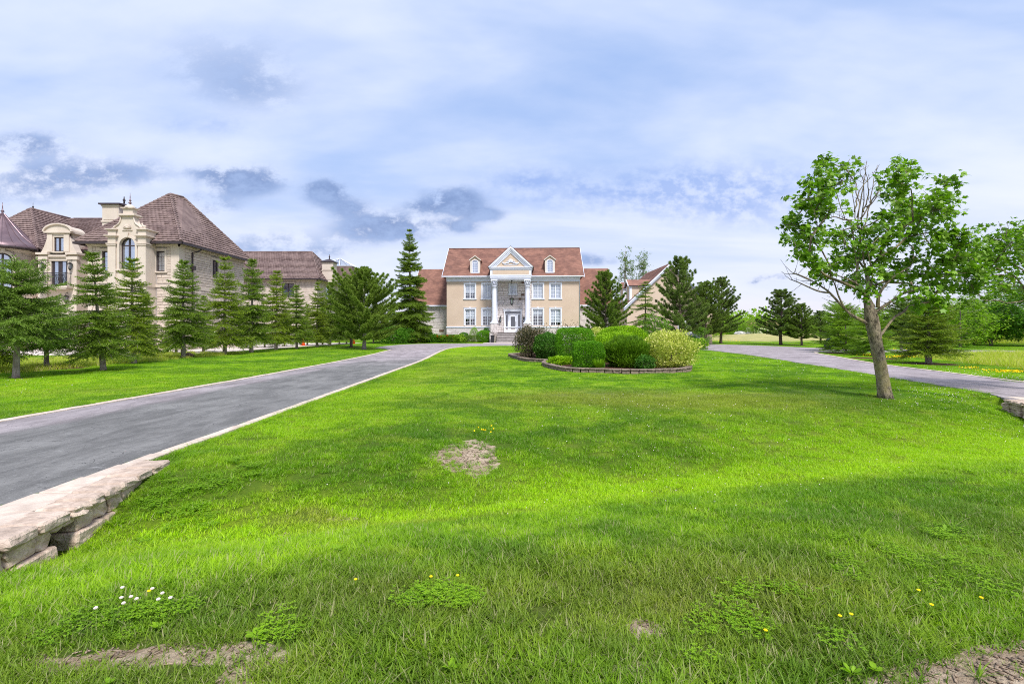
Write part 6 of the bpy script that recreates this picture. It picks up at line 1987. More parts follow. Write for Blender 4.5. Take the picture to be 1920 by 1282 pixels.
def other_trees():
    def mk(seed, h, rad, cb, mat, nleaf, size, kind='plain', n=55, bark='twig_bark', flat=.7, tr=None, spread=.35, shape='oval'):
        zc = (h + cb) / 2
        C = crown_clusters(seed, n, 0, 0, zc, rad, rad, (h - cb) / 2)
        if shape == 'cone': C = [(x * (1.25 - 1.0 * (z - cb) / (h - cb)), y * (1.25 - (z - cb) / (h - cb)), z, s) for x, y, z, s in C]
        sk = [(0, 0, -.1), (0.02, 0, cb * .5), (-.02, .03, cb), (.04, 0, cb + (h - cb) * .3), (0, .03, cb + (h - cb) * .6), (.02, 0, h * .93)]
        t = tr or h * .02
        return broadleaf(seed, C, sk, [t * 1.4, t, t * .9, t * .7, t * .4, t * .1], bark, mat, nleaf, size, spread, kind, droop=.25, flat=flat)
    dark = mk(101, 8, 4.2, .2, 'maple_dark', 9000, .24, 'maple', 110, spread=.62)
    plant('broadleaf_tree', 'big dark green maple behind the meadow edge at the far right', 'tree', dark, ((1940 - 960) / 900 * 50, 50), .80, .4, sxy=1.12)
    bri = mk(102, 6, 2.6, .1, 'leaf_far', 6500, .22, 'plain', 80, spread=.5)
    br2 = mk(103, 9, 3.0, 1.0, 'maple_dark', 6500, .26, 'plain', 80, spread=.6)
    back = [(1800, 46, 5.0, bri, 'bright green shrubby tree left of the dark maple'), (1826, 52, 5.6, bri, 'bright green tree behind the meadow crest'), (1858, 50, 5.2, br2, 'mid green tree behind the right meadow'),
            (1775, 58, 4.6, bri, 'low bright tree seen under the maple boughs'), (1890, 60, 5.4, bri, 'light tree at the right end of the meadow'), (1750, 66, 5.2, br2, 'darker tree far behind the mulched spruce'),
            (1925, 48, 6.2, br2, 'green tree touching the right picture edge'), (1715, 70, 5.0, bri, 'yellow green tree seen through the spruce row on the right')]
    for px, Y, hh, me, lab in back:
        plant('broadleaf_tree', lab, 'tree', me, ((px - 960) / 900 * Y, Y), hh / (6 if me is bri else 9), px * .1, 'trees beyond the right meadow', sxy=hh / (6 if me is bri else 9) * 1.25)
    pop = mk(104, 14, 2.0, 3.0, 'poplar_leaf', 4600, .20, 'plain', 55, 'white_bark', spread=.42, shape='cone')
    pop2 = mk(105, 14, 1.9, 3.5, 'poplar_leaf', 3600, .20, 'plain', 50, 'white_bark', spread=.40, shape='cone')
    plant('birch_tree', 'taller wispy birch rising behind the garage roof', 'tree', pop, ((1172 - 960) / 900 * 80, 80), 15.9 / 14, 0)
    plant('birch_tree', 'shorter wispy birch just left of the garage ridge', 'tree', pop2, ((1206 - 960) / 900 * 80, 80), 14.4 / 14, 1)
    pl3 = mk(106, 11, 1.7, 2, 'poplar_leaf', 2200, .24, 'plain', 40, 'white_bark', spread=.5)
    plant('poplar_tree', 'pale thin poplar in the gap under the maple boughs', 'tree', pl3, ((1812 - 960) / 900 * 62, 62), .52, 0, sxy=.6)
    plant('poplar_tree', 'pale poplar a little right of the other pale one', 'tree', pl3, ((1833 - 960) / 900 * 66, 66), .55, 2, sxy=.6)
    yg = mk(107, 3.4, 1.15, .2, 'leaf_bright', 2600, .13, 'plain', 40, spread=.26)
    plant('young_tree', 'glossy bright green young tree in front of the straggly conifer', 'tree', yg, ((1228 - 960) / 900 * 38, 38), 1.02, 0, sxy=1.02)
    cone = mk(108, 3.2, .95, .02, 'leaf_bright', 3200, .12, 'plain', 45, spread=.22, shape='cone')
    plant('arborvitae', 'bright green upright arborvitae beside the white statue', 'shrub', cone, ((1314 - 960) / 900 * 50, 50), .72, 0, sxy=.95)
    # small leaning shrub on the mound, distant thicket
    plant('small_shrub', 'tiny dark leaning shrub on the slope of the dry mound', 'shrub', bri, gp(1447, 637.5), .16, 0)
    # far treelines read as one mass
    r = np.random.default_rng(9)
    n = 26000
    x = r.uniform(20, 420, n); y = 150 + r.uniform(-12, 12, n) + .12 * x
    top = 5.0 + 2.4 * np.sin(x * .11) + 1.6 * np.sin(x * .31 + 1) + 1.2 * np.sin(x * .73)
    z = r.uniform(0, 1, n) ** .7 * np.maximum(2, top)
    P = np.stack([x, y, z], 1); D = rdir(r, n); S = unit(np.cross(D, rdir(r, n)))
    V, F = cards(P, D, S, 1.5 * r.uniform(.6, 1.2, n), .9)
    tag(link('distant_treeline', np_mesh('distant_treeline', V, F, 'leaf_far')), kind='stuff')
    n = 16000
    x = r.uniform(-420, -20, n); y = 165 + r.uniform(-10, 10, n) + .1 * np.abs(x); z = r.uniform(0, 1, n) ** .7 * (5 + 2 * np.sin(x * .13) + 1.4 * np.sin(x * .4))
    P = np.stack([x, y, z], 1); D = rdir(r, n); S = unit(np.cross(D, rdir(r, n)))
    V, F = cards(P, D, S, 1.6, 1.0)
    tag(link('distant_treeline', np_mesh('distant_treeline', V, F, 'pine_needle')), kind='stuff')
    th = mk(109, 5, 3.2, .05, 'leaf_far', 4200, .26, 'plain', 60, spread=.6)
    for k, (px, Y, hh, lab) in enumerate([(1413, 92, 3.3, 'rounded bush behind the dry mound, left of the distant pale house'), (1432, 100, 4.0, 'green clump just left of the distant pale house'), (1383, 96, 3.4, 'bush behind the clean trunked pine'), (1338, 82, 3.2, 'bush at the foot of the garage pine'), (1520, 84, 3.6, 'bush seen under the two smaller pines'), (1480, 90, 3.2, 'bush seen under the broad low pine'), (1372, 104, 4.4, 'taller clump far behind the rocks')]):
        plant('broadleaf_bush', lab, 'bush', th, ((px - 960) / 900 * Y, Y), hh / 5, k, 'bushes behind the dry mound')


def shrubs():
    def shell(seed, rx, ry, h, n, mat, size, kind='plain', power=2.4, rough=.05, up=.3, name='foliage', lay=.14, z0=.0, box=1.0, lump=0.0):
        """leaf shell over a solid clipped form, several leaves deep"""
        r = np.random.default_rng(seed)
        d = rdir(r, n); d[:, 2] = np.where(r.uniform(size=n) < .25, np.abs(d[:, 2]), d[:, 2])
        k = (np.abs(d[:, 0]) ** power + np.abs(d[:, 1]) ** power + np.abs(d[:, 2]) ** power) ** (-1 / power)
        dep = 1 - np.abs(r.normal(size=n)) * lay
        p = d * (k * np.clip(dep, .2, 1))[:, None]
        nz = 1 + rough * (np.sin(d[:, 0] * 7 + seed) + np.sin(d[:, 1] * 8 + 2 * seed) + np.sin(d[:, 2] * 9 + seed)) + lump * np.sin(d[:, 0] * 3.1 + seed) * np.sin(d[:, 2] * 4 + 1)
        P = p * nz[:, None] * np.array([rx, ry, h * .56]); P[:, 2] += h * .46
        P[:, 2] = np.where(P[:, 2] < .03, r.uniform(.02, .25, n) * h, P[:, 2])
        D = unit(d * .7 + rdir(r, n) * .7 + np.array([0, 0, up])); N = unit(d + rdir(r, n) * .5)
        if kind == 'needle':
            S = unit(np.cross(D, rdir(r, n))); V, F = cards(P, D, S, size * r.uniform(.7, 1.3, n), size * .16)
        else: V, F = leaves(P, D, N, size * r.uniform(.7, 1.2, n), kind)
        foli = np_mesh(name, V, F, mat)
        m = MB(); q = random.Random(seed)
        for i in range(9):
            a = q.uniform(0, 6.28); L = q.uniform(.3, .75)
            m.tube([(.06 * math.cos(a), .06 * math.sin(a), -.05), (rx * L * .5 * math.cos(a), ry * L * .5 * math.sin(a), h * .4), (rx * L * math.cos(a), ry * L * math.sin(a), h * .8)], [.03, .02, .006], 5)
        return m.mesh('stem', 'twig_bark'), foli
    def put(name, label, meshes, loc, rot=0, sc_=1, group=None, cat='shrub', z=None):
        zz = hz(*loc) - .02 if z is None else z
        o = empty(name, (loc[0], loc[1], zz), rot); o.scale = (sc_,) * 3; tag(o, label, cat, group)
        for nm, me in zip(('stem', 'foliage'), meshes): link(nm, me, o)
        return o
    def spot(px, Y): return ((px - 960) / 900 * Y, Y)
    G = None
    # the island bed
    put('clipped_shrub', 'low boxy clipped green shrub in front of the bed', shell(201, .60, .54, 1.02, 16000, 'hedge_leaf', .050, power=7, rough=.035), spot(1103, 19.4))
    put('clipped_shrub', 'tall rounded clipped green shrub at the centre left of the bed', shell(202, .92, .85, 1.62, 23000, 'hedge_leaf', .055, power=5, rough=.025), spot(1078, 23.8))
    put('viburnum_shrub', 'rounded dark leafy shrub between the purple bush and tall clipped one', shell(203, .74, .74, 1.36, 9000, 'viburnum_leaf', .085, rough=.07), spot(1028, 26.3))
    pb = shell(204, .84, .84, 1.80, 7000, 'purple_leaf', .080, rough=.10, up=.5, lay=.35)
    put('purple_shrub', 'loose purple brown leafed bush at the left end of the bed', pb, spot(993, 26.8))
    jn = shell(205, .96, .9, 1.14, 22000, 'juniper_leaf', .17, 'needle', rough=.09, up=.9, lay=.30, lump=.08)
    put('juniper_shrub', 'feathery spreading juniper in the front centre of the bed', jn, spot(1172, 20.1))
    va = shell(206, 1.12, .95, 1.38, 9500, 'variegated_leaf', .085, rough=.10, up=.5, lay=.26, power=2.6, lump=.06)
    put('variegated_shrub', 'yellow and cream variegated shrub at the right end of the bed', va, spot(1257, 20.0))
    put('cedar_shrub', 'smooth rounded cedar mound behind the juniper', shell(207, 1.55, 1.2, 1.72, 20000, 'cedar_leaf', .075, power=2.2, rough=.02, up=.7), spot(1168, 25.4))
    put('cedar_shrub', 'second lower cedar mound touching the juniper', shell(208, 1.15, .9, 1.42, 9000, 'cedar_leaf', .075, power=2.2, rough=.03, up=.7), spot(1160, 23.0))
    put('golden_shrub', 'pale golden shrub peeping between the clipped shrub and the cedar mound', shell(209, .9, .8, 1.62, 3600, 'variegated_leaf', .085, rough=.08, up=.4), spot(1120, 27.0))
    put('low_shrub', 'low spreading plant at the left front corner of the bed', shell(210, .52, .34, .36, 2200, 'cedar_leaf', .085, rough=.12, up=.5), spot(1052, 21.2))
    put('low_shrub', 'small dark green bush at the foot of the variegated shrub', shell(211, .34, .34, .52, 1600, 'viburnum_leaf', .075, rough=.1), spot(1210, 18.9))
    bud = shell(212, 1.2, .8, 2.0, 1500, 'purple_leaf', .075, rough=.13, up=1.0, lay=.3, power=2.0)
    put('budding_shrub', 'sparse pinkish twiggy bush behind the tall clipped shrub', bud, spot(1066, 29.0))
    put('budding_shrub', 'thin twiggy bush tips showing right of the tall clipped shrub', bud, spot(1020, 29.5), 2.0, .92)
    # tall grass tuft
    r = np.random.default_rng(31); n = 420
    a = r.uniform(0, 6.28, n); P = np.stack([.05 * np.cos(a), .05 * np.sin(a), np.zeros(n)], 1)
    D = unit(np.stack([np.cos(a) * r.uniform(.2, .8, n), np.sin(a) * r.uniform(.2, .8, n), np.ones(n)], 1)); S = unit(np.cross(D, np.array([0, 0, 1.0])))
    V, F = cards(P, D, S, r.uniform(.25, .5, n), .018)
    tag(link('grass_clump', np_mesh('grass_clump', V, F, 'weed_leaf'), None, (*spot(1122, 18.7), .1)), 'small arching grass clump between clipped shrub and juniper', 'plant')
    # in front of the mansion
    con = shell(221, .62, .6, 1.9, 4200, 'cedar_leaf', .10, 'needle', power=1.7, rough=.02, up=.9)
    put('cone_shrub', 'pointed cone shaped cedar at the house front left of the steps', con, spot(889, 64.3), 0, 1.02)
    put('cone_shrub', 'small rounded cedar by the lower left window', shell(222, .62, .6, 1.15, 2500, 'viburnum_leaf', .10, rough=.03), spot(869.5, 64.3), 0, 1.05)
    put('bright_shrub', 'bright green clipped shrub beside the stone steps', shell(223, .92, .8, 1.55, 4000, 'hedge_leaf', .10, rough=.05), spot(906.5, 63.0), 0, 1.0)
    put('dark_shrub', 'dark shrub peeping behind the bright one at the steps', shell(224, .6, .5, 1.8, 2200, 'viburnum_leaf', .10, power=1.9), spot(912, 64.8))
    put('juniper_shrub', 'low spreading dark juniper under the cone cedar', shell(225, 1.5, .6, .85, 4200, 'spruce_blue', .16, 'needle', rough=.08, up=.8), spot(886, 62.8))
    put('hosta_plant', 'lime green hosta clump in front of the lower left window', shell(226, .75, .5, .85, 700, 'hosta_leaf', .26, rough=.1, up=.6), spot(861.5, 62.4), cat='plant')
    put('low_hedge', 'low dark green hedge along the left wing wall', shell(227, 2.6, .5, .85, 5200, 'viburnum_leaf', .12, power=3.2, rough=.04), spot(845, 64.2), cat='hedge')
    put('daylily_clump', 'daylilies with orange flowers by the left corner of the mansion', shell(228, 1.3, .5, .75, 1300, 'juniper_leaf', .30, 'needle', rough=.1, up=1.2), spot(826, 62.6), cat='plant')
    put('daylily_clump', 'daylilies with orange flowers left of the lime hosta', shell(229, 1.1, .5, .75, 1300, 'juniper_leaf', .30, 'needle', rough=.1, up=1.2), spot(844, 62.3), cat='plant')
    for nm, xs in (('orange_flowers', ((826, 9), (844, 8))),):
        for px, k in xs:
            m = MB(); q = random.Random(px)
            for _ in range(k):
                x, y = spot(px + q.uniform(-10, 10), 62.2 + q.uniform(-.3, .3)); z = q.uniform(.75, 1.05)
                m.lathe(x, y, [(.02, z - .08), (.12, z + .03), (.02, z + .02)], 6, False)
            # flowers belong to their clump
            par = [o for o in COL.objects if o.name.startswith('daylily_clump')][0 if px == 826 else 1]
            ox, oy, oz = par.location
            m.v = [(v[0] - ox, v[1] - oy, v[2] - oz) for v in m.v]; m.build('flowers', 'petal_orange', par)
    put('leafy_shrub', 'dark leafy shrub under the tall spruce at the left wing', shell(230, 1.5, .8, 1.5, 3600, 'viburnum_leaf', .15, rough=.08), spot(790, 63.5))
    put('leafy_shrub', 'broad leafed low plants left of the daylilies', shell(231, 1.2, .6, .95, 2200, 'maple_dark', .18, rough=.1), spot(811, 62.6))
    for k, (px, Y, lab) in enumerate([(738, 58, 'dark bushy undergrowth left of the tall spruce'), (752, 60, 'undergrowth at the foot of the tall spruce')]):
        put('leafy_shrub', lab, shell(240 + k, 1.6, 1.0, 2.0, 3800, 'maple_dark', .16, rough=.08), spot(px, Y))
    # right of the bed, by the garage
    put('hosta_plant', 'pale hosta with white blooms right of the variegated shrub', shell(232, .8, .6, .8, 700, 'hosta_leaf', .22, rough=.1), spot(1309, 41.5), cat='plant')
    put('low_hedge', 'dark low hedge under the white statue', shell(233, 1.3, .6, 1.15, 3400, 'viburnum_leaf', .10, power=3.0, rough=.04), spot(1285, 46), cat='hedge')


def small_things():
    # statue / fountain
    x, y = (1285 - 960) / 900 * 48.5, 48.5
    t = empty('garden_statue', (x, y, 0)); tag(t, 'white tiered garden statue fountain between the pines by the garage', 'statue')
    m = MB(); m.lathe(0, 0, [(.45, 0), (.45, .25), (.3, .3), (.16, .5), (.14, 1.1), (.22, 1.25), (.62, 1.35), (.66, 1.45), (.60, 1.46)], 14); m.build('basin', 'white_statue', t)
    m = MB(); m.lathe(0, 0, [(.2, 1.4), (.12, 1.55), (.10, 1.8), (.16, 1.95), (.15, 2.1), (.08, 2.2), (.1, 2.28), (.13, 2.4), (.10, 2.54), (.02, 2.6)], 12)
    m.tube([(.1, 0, 2.1), (.3, -.05, 2.2), (.42, -.05, 2.4)], [.05, .04, .03], 6); m.tube([(-.1, 0, 2.1), (-.28, -.05, 2.0), (-.35, -.1, 2.15)], [.05, .04, .03], 6); m.build('figure', 'white_statue', t)
    x, y = (1269 - 960) / 900 * 33, 33
    t = empty('bollard_light', (x, y, 0)); tag(t, 'short post with a white ball top behind the variegated shrub', 'post')
    m = MB(); m.lathe(0, 0, [(.14, -.1), (.13, 1.1), (.16, 1.12), (.16, 1.16)], 12); m.build('post', 'stucco_pale', t)
    m = MB(); m.lathe(0, 0, [(.05, 1.16)] + [(.15 * math.cos(a), 1.31 + .15 * math.sin(a)) for a in [-1.2 + .3 * k for k in range(9)]], 14); m.build('globe', 'white_statue', t)
    # traffic cones on the court
    for px, py, lab in ((568.5, 648.5, 'orange traffic cone on the pale court between spruce trunks'), (663, 644.5, 'orange traffic cone seen just left of the round pine trunk')):
        x, y = gp(px, py)
        t = empty('traffic_cone', (x, y, .035 if x < -21 else 0)); tag(t, lab, 'traffic cone', 'traffic cones by the court')
        m = MB(); m.lathe(0, 0, [(.20, .03), (.17, .2), (.03, .85), (.02, .86)], 14); m.build('body', 'cone_orange', t)
        m = MB(); m.box(-.26, .26, -.26, .26, 0, .035); m.build('base', 'cone_orange', t)
    # covered piles
    for px, py, s, lab in ((1558, 655, 1.0, 'larger heap under a dark blue cover at the driveway fork'), (1577, 654.5, .72, 'smaller dark blue covered heap beside the larger one')):
        x, y = gp(px, py)
        bm = bmesh.new(); bmesh.ops.create_icosphere(bm, subdivisions=3, radius=1)
        q = random.Random(px)
        for v in bm.verts:
            n = 1 + .10 * math.sin(v.co.x * 5 + px) * math.cos(v.co.z * 4) + .07 * math.sin(v.co.y * 9 + v.co.x * 7) + q.uniform(-.02, .02)
            v.co = Vector((v.co.x * .50 * n, v.co.y * .45 * n, max(-.02, (v.co.z * .55 + .38) * n)))
            v.co *= s
        o = link('covered_heap', bm_mesh(bm, 'covered_heap', 'blue_cover', True), None, (x, y, 0)); tag(o, lab, 'covered heap')
    # boulders
    def rock(px, py, s, mat, lab, z=0, fl=.55):
        x, y = gp(px, py, z); bm = bmesh.new(); bmesh.ops.create_icosphere(bm, subdivisions=3, radius=1); q = random.Random(int(px))
        for v in bm.verts:
            n = 1 + .16 * math.sin(v.co.x * 3 + px) * math.cos(v.co.y * 4) + .08 * math.sin(v.co.z * 8 + v.co.x * 6) + q.uniform(-.02, .02)
            v.co = Vector((v.co.x * s * n, v.co.y * s * .7 * n, v.co.z * s * fl * n))
        o = link('boulder', bm_mesh(bm, 'boulder', mat, False), None, (x, y, hz(x, y) + s * .12)); tag(o, lab, 'rock')
    rock(353, 669, .36, 'rock', 'reddish boulder at the foot of a spruce in the left row')
    rock(1387, 636, .95, 'pale_rock', 'larger pale flat rock on the left of the dry mound')
    rock(1402, 635.5, .75, 'pale_rock', 'smaller pale flat rock on the dry mound')
    # planter by the steps
    m = MB(); m.lathe(0, 0, [(.20, 0), (.27, .62), (.30, .66), (.30, .72), (.25, .72), (.23, .6)], 4, False)
    o = link('planter', m.mesh('planter', 'planter_dark'), None, ((923.5 - 960) / 900 * 61.2, 61.2, .07)); o.rotation_euler = (0, 0, R(45)); o.scale = (1.25, 1.25, 1.35); tag(o, 'square dark planter at the left foot of the stone steps', 'planter')
    # distant house beyond the mound
    x, y = (1439 - 960) / 900 * 125, 125.0
    t = empty('distant_house', (x, y, 0)); tag(t, 'small pale house with pink roof just visible beyond the dry mound', 'house')
    m = MB(); m.box(-3.6, 3.6, 0, 6, 0, 2.8); m.build('wall', 'stucco_pale', t)
    m = MB(); m.poly_yz([(-.4, 2.8), (3, 4.2), (6.4, 2.8)], -3.9, 3.9); m.build('roof', 'shingle', t)
    m = MB(); m.box(-1.2, -.2, -.05, 0, .8, 1.9); m.box(1.0, 2.4, -.05, 0, .8, 1.9); m.build('window', 'room_dark', t)
    m = MB(); m.box(2.6, 3.4, -.06, 0, 0, 2.1); m.build('door', 'white_paint', t)


def scatter(name, protos, P, rot, scl, idx, tiltx=None):
    """one object of loose growth: prototypes placed on points by geometry nodes"""
    n = len(P)
    me = bpy.data.meshes.new(name); me.vertices.add(n); me.vertices.foreach_set('co', np.asarray(P, np.float32).ravel())
    a = me.attributes.new('rot', 'FLOAT_VECTOR', 'POINT')
    rv = np.zeros((n, 3), np.float32); rv[:, 2] = rot
    if tiltx is not None: rv[:, 0] = tiltx
    a.data.foreach_set('vector', rv.ravel())
    a = me.attributes.new('scl', 'FLOAT', 'POINT'); a.data.foreach_set('value', np.asarray(scl, np.float32))
    a = me.attributes.new('idx', 'INT', 'POINT'); a.data.foreach_set('value', np.asarray(idx, np.int32))
    o = link(name, me)
    ng = bpy.data.node_groups.new(name, 'GeometryNodeTree')
    ng.interface.new_socket('Geometry', in_out='INPUT', socket_type='NodeSocketGeometry'); ng.interface.new_socket('Geometry', in_out='OUTPUT', socket_type='NodeSocketGeometry')
    N = ng.nodes; Lk = ng.links
    gi = N.new('NodeGroupInput'); go = N.new('NodeGroupOutput')
    iop = N.new('GeometryNodeInstanceOnPoints'); iop.inputs['Pick Instance'].default_value = True
    g2i = N.new('GeometryNodeGeometryToInstance')
    for p in reversed(protos):
        oi = N.new('GeometryNodeObjectInfo'); oi.inputs['Object'].default_value = p; Lk.new(oi.outputs['Geometry'], g2i.inputs[0])
    def at_(nm, ty):
        q = N.new('GeometryNodeInputNamedAttribute'); q.data_type = ty; q.inputs['Name'].default_value = nm; return [s for s in q.outputs if s.enabled and s.name == 'Attribute'][0]
    mp = N.new('GeometryNodeMeshToPoints')
    Lk.new(gi.outputs[0], mp.inputs[0]); Lk.new(mp.outputs[0], iop.inputs['Points']); Lk.new(g2i.outputs[0], iop.inputs['Instance'])
    Lk.new(at_('idx', 'INT'), iop.inputs['Instance Index']); Lk.new(at_('scl', 'FLOAT'), iop.inputs['Scale'])
    e2r = N.new('FunctionNodeEulerToRotation'); Lk.new(at_('rot', 'FLOAT_VECTOR'), e2r.inputs[0]); Lk.new(e2r.outputs[0], iop.inputs['Rotation'])
    Lk.new(iop.outputs[0], go.inputs[0])
    md = o.modifiers.new('scatter', 'NODES'); md.node_group = ng
    return tag(o, kind='stuff')


def proto(name, V, F, mat):
    return bpy.data.objects.new(name, np_mesh(name, V, F, mat))     # never linked: only instanced


def blade_patch(seed, n, size, L, W, seg=3, lean=.5, mat='grass_blade', spread='square', curl=.6):
    r = np.random.default_rng(seed)
    if spread == 'square': xy = r.uniform(-size / 2, size / 2, (n, 2))
    else: a = r.uniform(0, 6.28, n); q = size / 2 * np.sqrt(r.uniform(0, 1, n)); xy = np.stack([q * np.cos(a), q * np.sin(a)], 1)
    az = r.uniform(0, 6.283, n)
    if spread != 'square': az = np.arctan2(xy[:, 1], xy[:, 0]) + r.normal(size=n) * .5
    d = np.stack([np.cos(az), np.sin(az), np.zeros(n)], 1)
    ln = L * r.uniform(.45, 1.15, n); le = lean * r.uniform(.2, 1.3, n); cu = curl * r.uniform(.3, 1.3, n)
    side = np.stack([-np.sin(az), np.cos(az), np.zeros(n)], 1)
    tw = r.uniform(-.6, .6, n)[:, None]; side = unit(side + d * tw)
    rows = []
    for k in range(seg + 1):
        t = k / seg
        out = ln * (le * t + cu * t * t * .5); up = ln * t * np.sqrt(np.maximum(.15, 1 - (le * .8) ** 2)) * (1 - .22 * cu * t)
        c = np.stack([xy[:, 0], xy[:, 1], np.zeros(n)], 1) + d * out[:, None]; c[:, 2] += up - .005
        wd = (W * (1 - t ** 1.8) * .5 * r.uniform(.7, 1.2, n))[:, None]
        if k < seg: rows += [c - side * wd, c + side * wd]
        else: rows += [c]
    V = np.stack(rows, 1); m = V.shape[1]
    F4 = []
    for k in range(seg - 1): F4.append([2 * k, 2 * k + 1, 2 * k + 3, 2 * k + 2])
    F4.append([2 * (seg - 1), 2 * (seg - 1) + 1, 2 * seg, 2 * seg])
    # make last a degenerate-free quad by giving the tip two vertices
    V = np.concatenate([V, V[:, -1:, :] + np.array([0, 0, -.0005])], 1); m += 1
    F4[-1] = [2 * (seg - 1), 2 * (seg - 1) + 1, 2 * seg, 2 * seg + 1]
    F = (np.array(F4)[None] + (np.arange(n) * m)[:, None, None]).reshape(-1, 4)
    return V.reshape(-1, 3), F


def lawn():
    r = np.random.default_rng(55)
    long_ = [proto('long_tuft', *blade_patch(300 + k, 70, .17, .074, .0064, 3, .66, curl=.85), 'grass_blade') for k in range(4)]
    mown = [proto('mown_tuft', *blade_patch(310 + k, 110, .24, .052, .0066, 2, .7, curl=.7), 'grass_blade') for k in range(4)]
    mid = [proto('mid_tuft', *blade_patch(320 + k, 150, .45, .055, .011, 2, .7, curl=.7), 'grass_blade') for k in range(3)]
    far = [proto('far_tuft', *blade_patch(330 + k, 170, 1.0, .055, .020, 2, .8, curl=.7), 'grass_blade') for k in range(3)]
    clump = [proto('coarse_clump', *blade_patch(340 + k, 34, .05, .145, .0085, 4, .8, spread='disc', curl=1.3), 'grass_blade') for k in range(3)]
    def field(y0, y1, dens, xpad, protos, s0, s1, keep_edge=.0, mown_only=True, slope=1.20, xmin=-1e9, xmax=1e9):
        A = (y1 - y0) * 2 * (slope * y1 + xpad); n = int(A * dens)
        x = r.uniform(-slope * y1 - xpad, slope * y1 + xpad, n); y = r.uniform(y0, y1, n)
        ok = (np.abs(x) < slope * y + xpad) & (x > xmin) & (x < xmax); x, y = x[ok], y[ok]
        sd = poly_sd(DRIVE, x, y); bed = poly_sd(BED, x, y)
        ok = (sd > keep_edge) & (bed > .08)
        # not on walls, edging, court
        ok &= ~((x < wall_x(y) + .06) & (x > -5.2) & (y < 5.9)); ok &= ~((x > wall_rx(y) - .03) & (y < 11.1) & (x < 15.6))
        ok &= ~((sd < .22) & ((x < 0) | (x > 16.0) & (y > 12)))
        ok &= ~((x < -20.8) & (y > 31)); ok &= (mulch_at(x, y) < .5); ok &= ~((soil_at(x, y) > r.uniform(.02, 1.12, len(x))))
        ok &= ~((np.abs(x - .1) < 15) & (y > 62))
        ok &= r.uniform(size=len(x)) > meadow_at(x, y) * .8
        x, y, sd, bed = x[ok], y[ok], sd[ok], bed[ok]
        z = height(x, y, sd, bed)
        return np.stack([x, y, z - .004], 1), r.uniform(0, 6.283, len(x)), r.uniform(s0, s1, len(x)), r.integers(0, len(protos), len(x))
    P, a, s, i = field(1.75, 4.3, 200, .5, long_, .70, 1.25)
    # patchy height
    h = 1.05 + .30 * np.sin(P[:, 0] * 2.3 + P[:, 1] * 1.1) * np.sin(P[:, 1] * 3.1 - P[:, 0] * .7); s = s * np.clip(h, .8, 1.4) * np.where(P[:, 1] > 3.6, .8, 1.0)
    scatter('long_grass', long_, P, a, s, i)
    P, a, s, i = field(3.5, 11.5, 88, .6, mown, .75, 1.2); scatter('mown_grass', mown, P, a, s, i)
    P, a, s, i = field(10.3, 27, 17, 1, mid, .7, 1.1); scatter('lawn_grass', mid, P, a, s, i)
    P, a, s, i = field(25, 66, 2.0, 1, far, .8, 1.2); scatter('far_grass', far, P, a, s, i)
    P, a, s, i = field(1.8, 4.6, 5.0, .4, clump, .45, .95); scatter('coarse_grass_clumps', clump, P, a, s, i)
    # shaggy edge along the wall foot, driveway and bed
    pts = []
    for k in range(260):
        y = r.uniform(2.2, 6.2); pts.append((wall_x(y) + r.uniform(.05, .20), y))
    for k in range(1500):
        y = r.uniform(5.9, 20); pts.append((-4.62 + .22 + r.uniform(0, .10) - (.0 if y < 9 else .05), y))
    for k in range(1200):
        y = r.uniform(5, 26); pts.append((-8.95 - .21 - r.uniform(0, .10), y))
    pts = np.array(pts); sd = poly_sd(DRIVE, pts[:, 0], pts[:, 1]); pts = pts[(sd > .16)]
    z = height(pts[:, 0], pts[:, 1])
    scatter('edge_grass', clump + long_, np.stack([pts[:, 0], pts[:, 1], z - .01], 1), r.uniform(0, 6.28, len(pts)), r.uniform(.35, .8, len(pts)), r.integers(0, 7, len(pts)))
    # weeds between asphalt and pavers
    pts = np.array([(-4.63 + r.uniform(-.015, .015), r.uniform(3.8, 9)) for k in range(26)])
    scatter('joint_weeds', clump, np.stack([pts[:, 0], pts[:, 1], np.full(len(pts), .005)], 1), r.uniform(0, 6.28, len(pts)), r.uniform(.15, .32, len(pts)), r.integers(0, 3, len(pts)))
    # broad-leaved weeds and clover in the foreground
    def rosette(seed, n, L):
        q = np.random.default_rng(seed); a = q.uniform(0, 6.28, n)
        P = np.stack([.012 * np.cos(a), .012 * np.sin(a), np.full(n, .012)], 1)
        D = unit(np.stack([np.cos(a), np.sin(a), q.uniform(.25, .9, n)], 1)); N = np.tile([0, 0, 1.0], (n, 1)) + q.normal(size=(n, 3)) * .2
        return leaves(P, D, N, L * q.uniform(.6, 1.1, n), 'plain')
    def clover(seed, n):
        q = np.random.default_rng(seed); c = q.uniform(-.10, .10, (n, 2)); h_ = q.uniform(.03, .065, n)
        P = np.repeat(np.stack([c[:, 0], c[:, 1], h_], 1), 3, 0); a = np.repeat(q.uniform(0, 6.28, n), 3) + np.tile([0, 2.09, 4.19], n)
        D = unit(np.stack([np.cos(a), np.sin(a), .15 * np.ones(len(a))], 1)); N = np.tile([0, 0, 1.0], (len(a), 1)) + q.normal(size=(len(a), 3)) * .15
        return leaves(P, D, N, .017, 'plain')
    ros = [proto('weed_rosette', *rosette(400 + k, 11, .085), 'weed_leaf') for k in range(3)]
    clo = [proto('clover_patch', *clover(410 + k, 60), 'weed_leaf') for k in range(2)]
    n = 16; y = r.uniform(1.9, 4.4, n); x = r.uniform(-1.05, 1.05, n) * y; z = height(x, y) + .022
    ok = x > wall_x(y) + .15
    x, y, z = x[ok], y[ok], z[ok]
    scatter('broadleaf_weeds', ros, np.stack([x, y, z], 1), r.uniform(0, 6.28, len(x)), r.uniform(.28, .75, len(x)), r.integers(0, 3, len(x)))
    cl = []
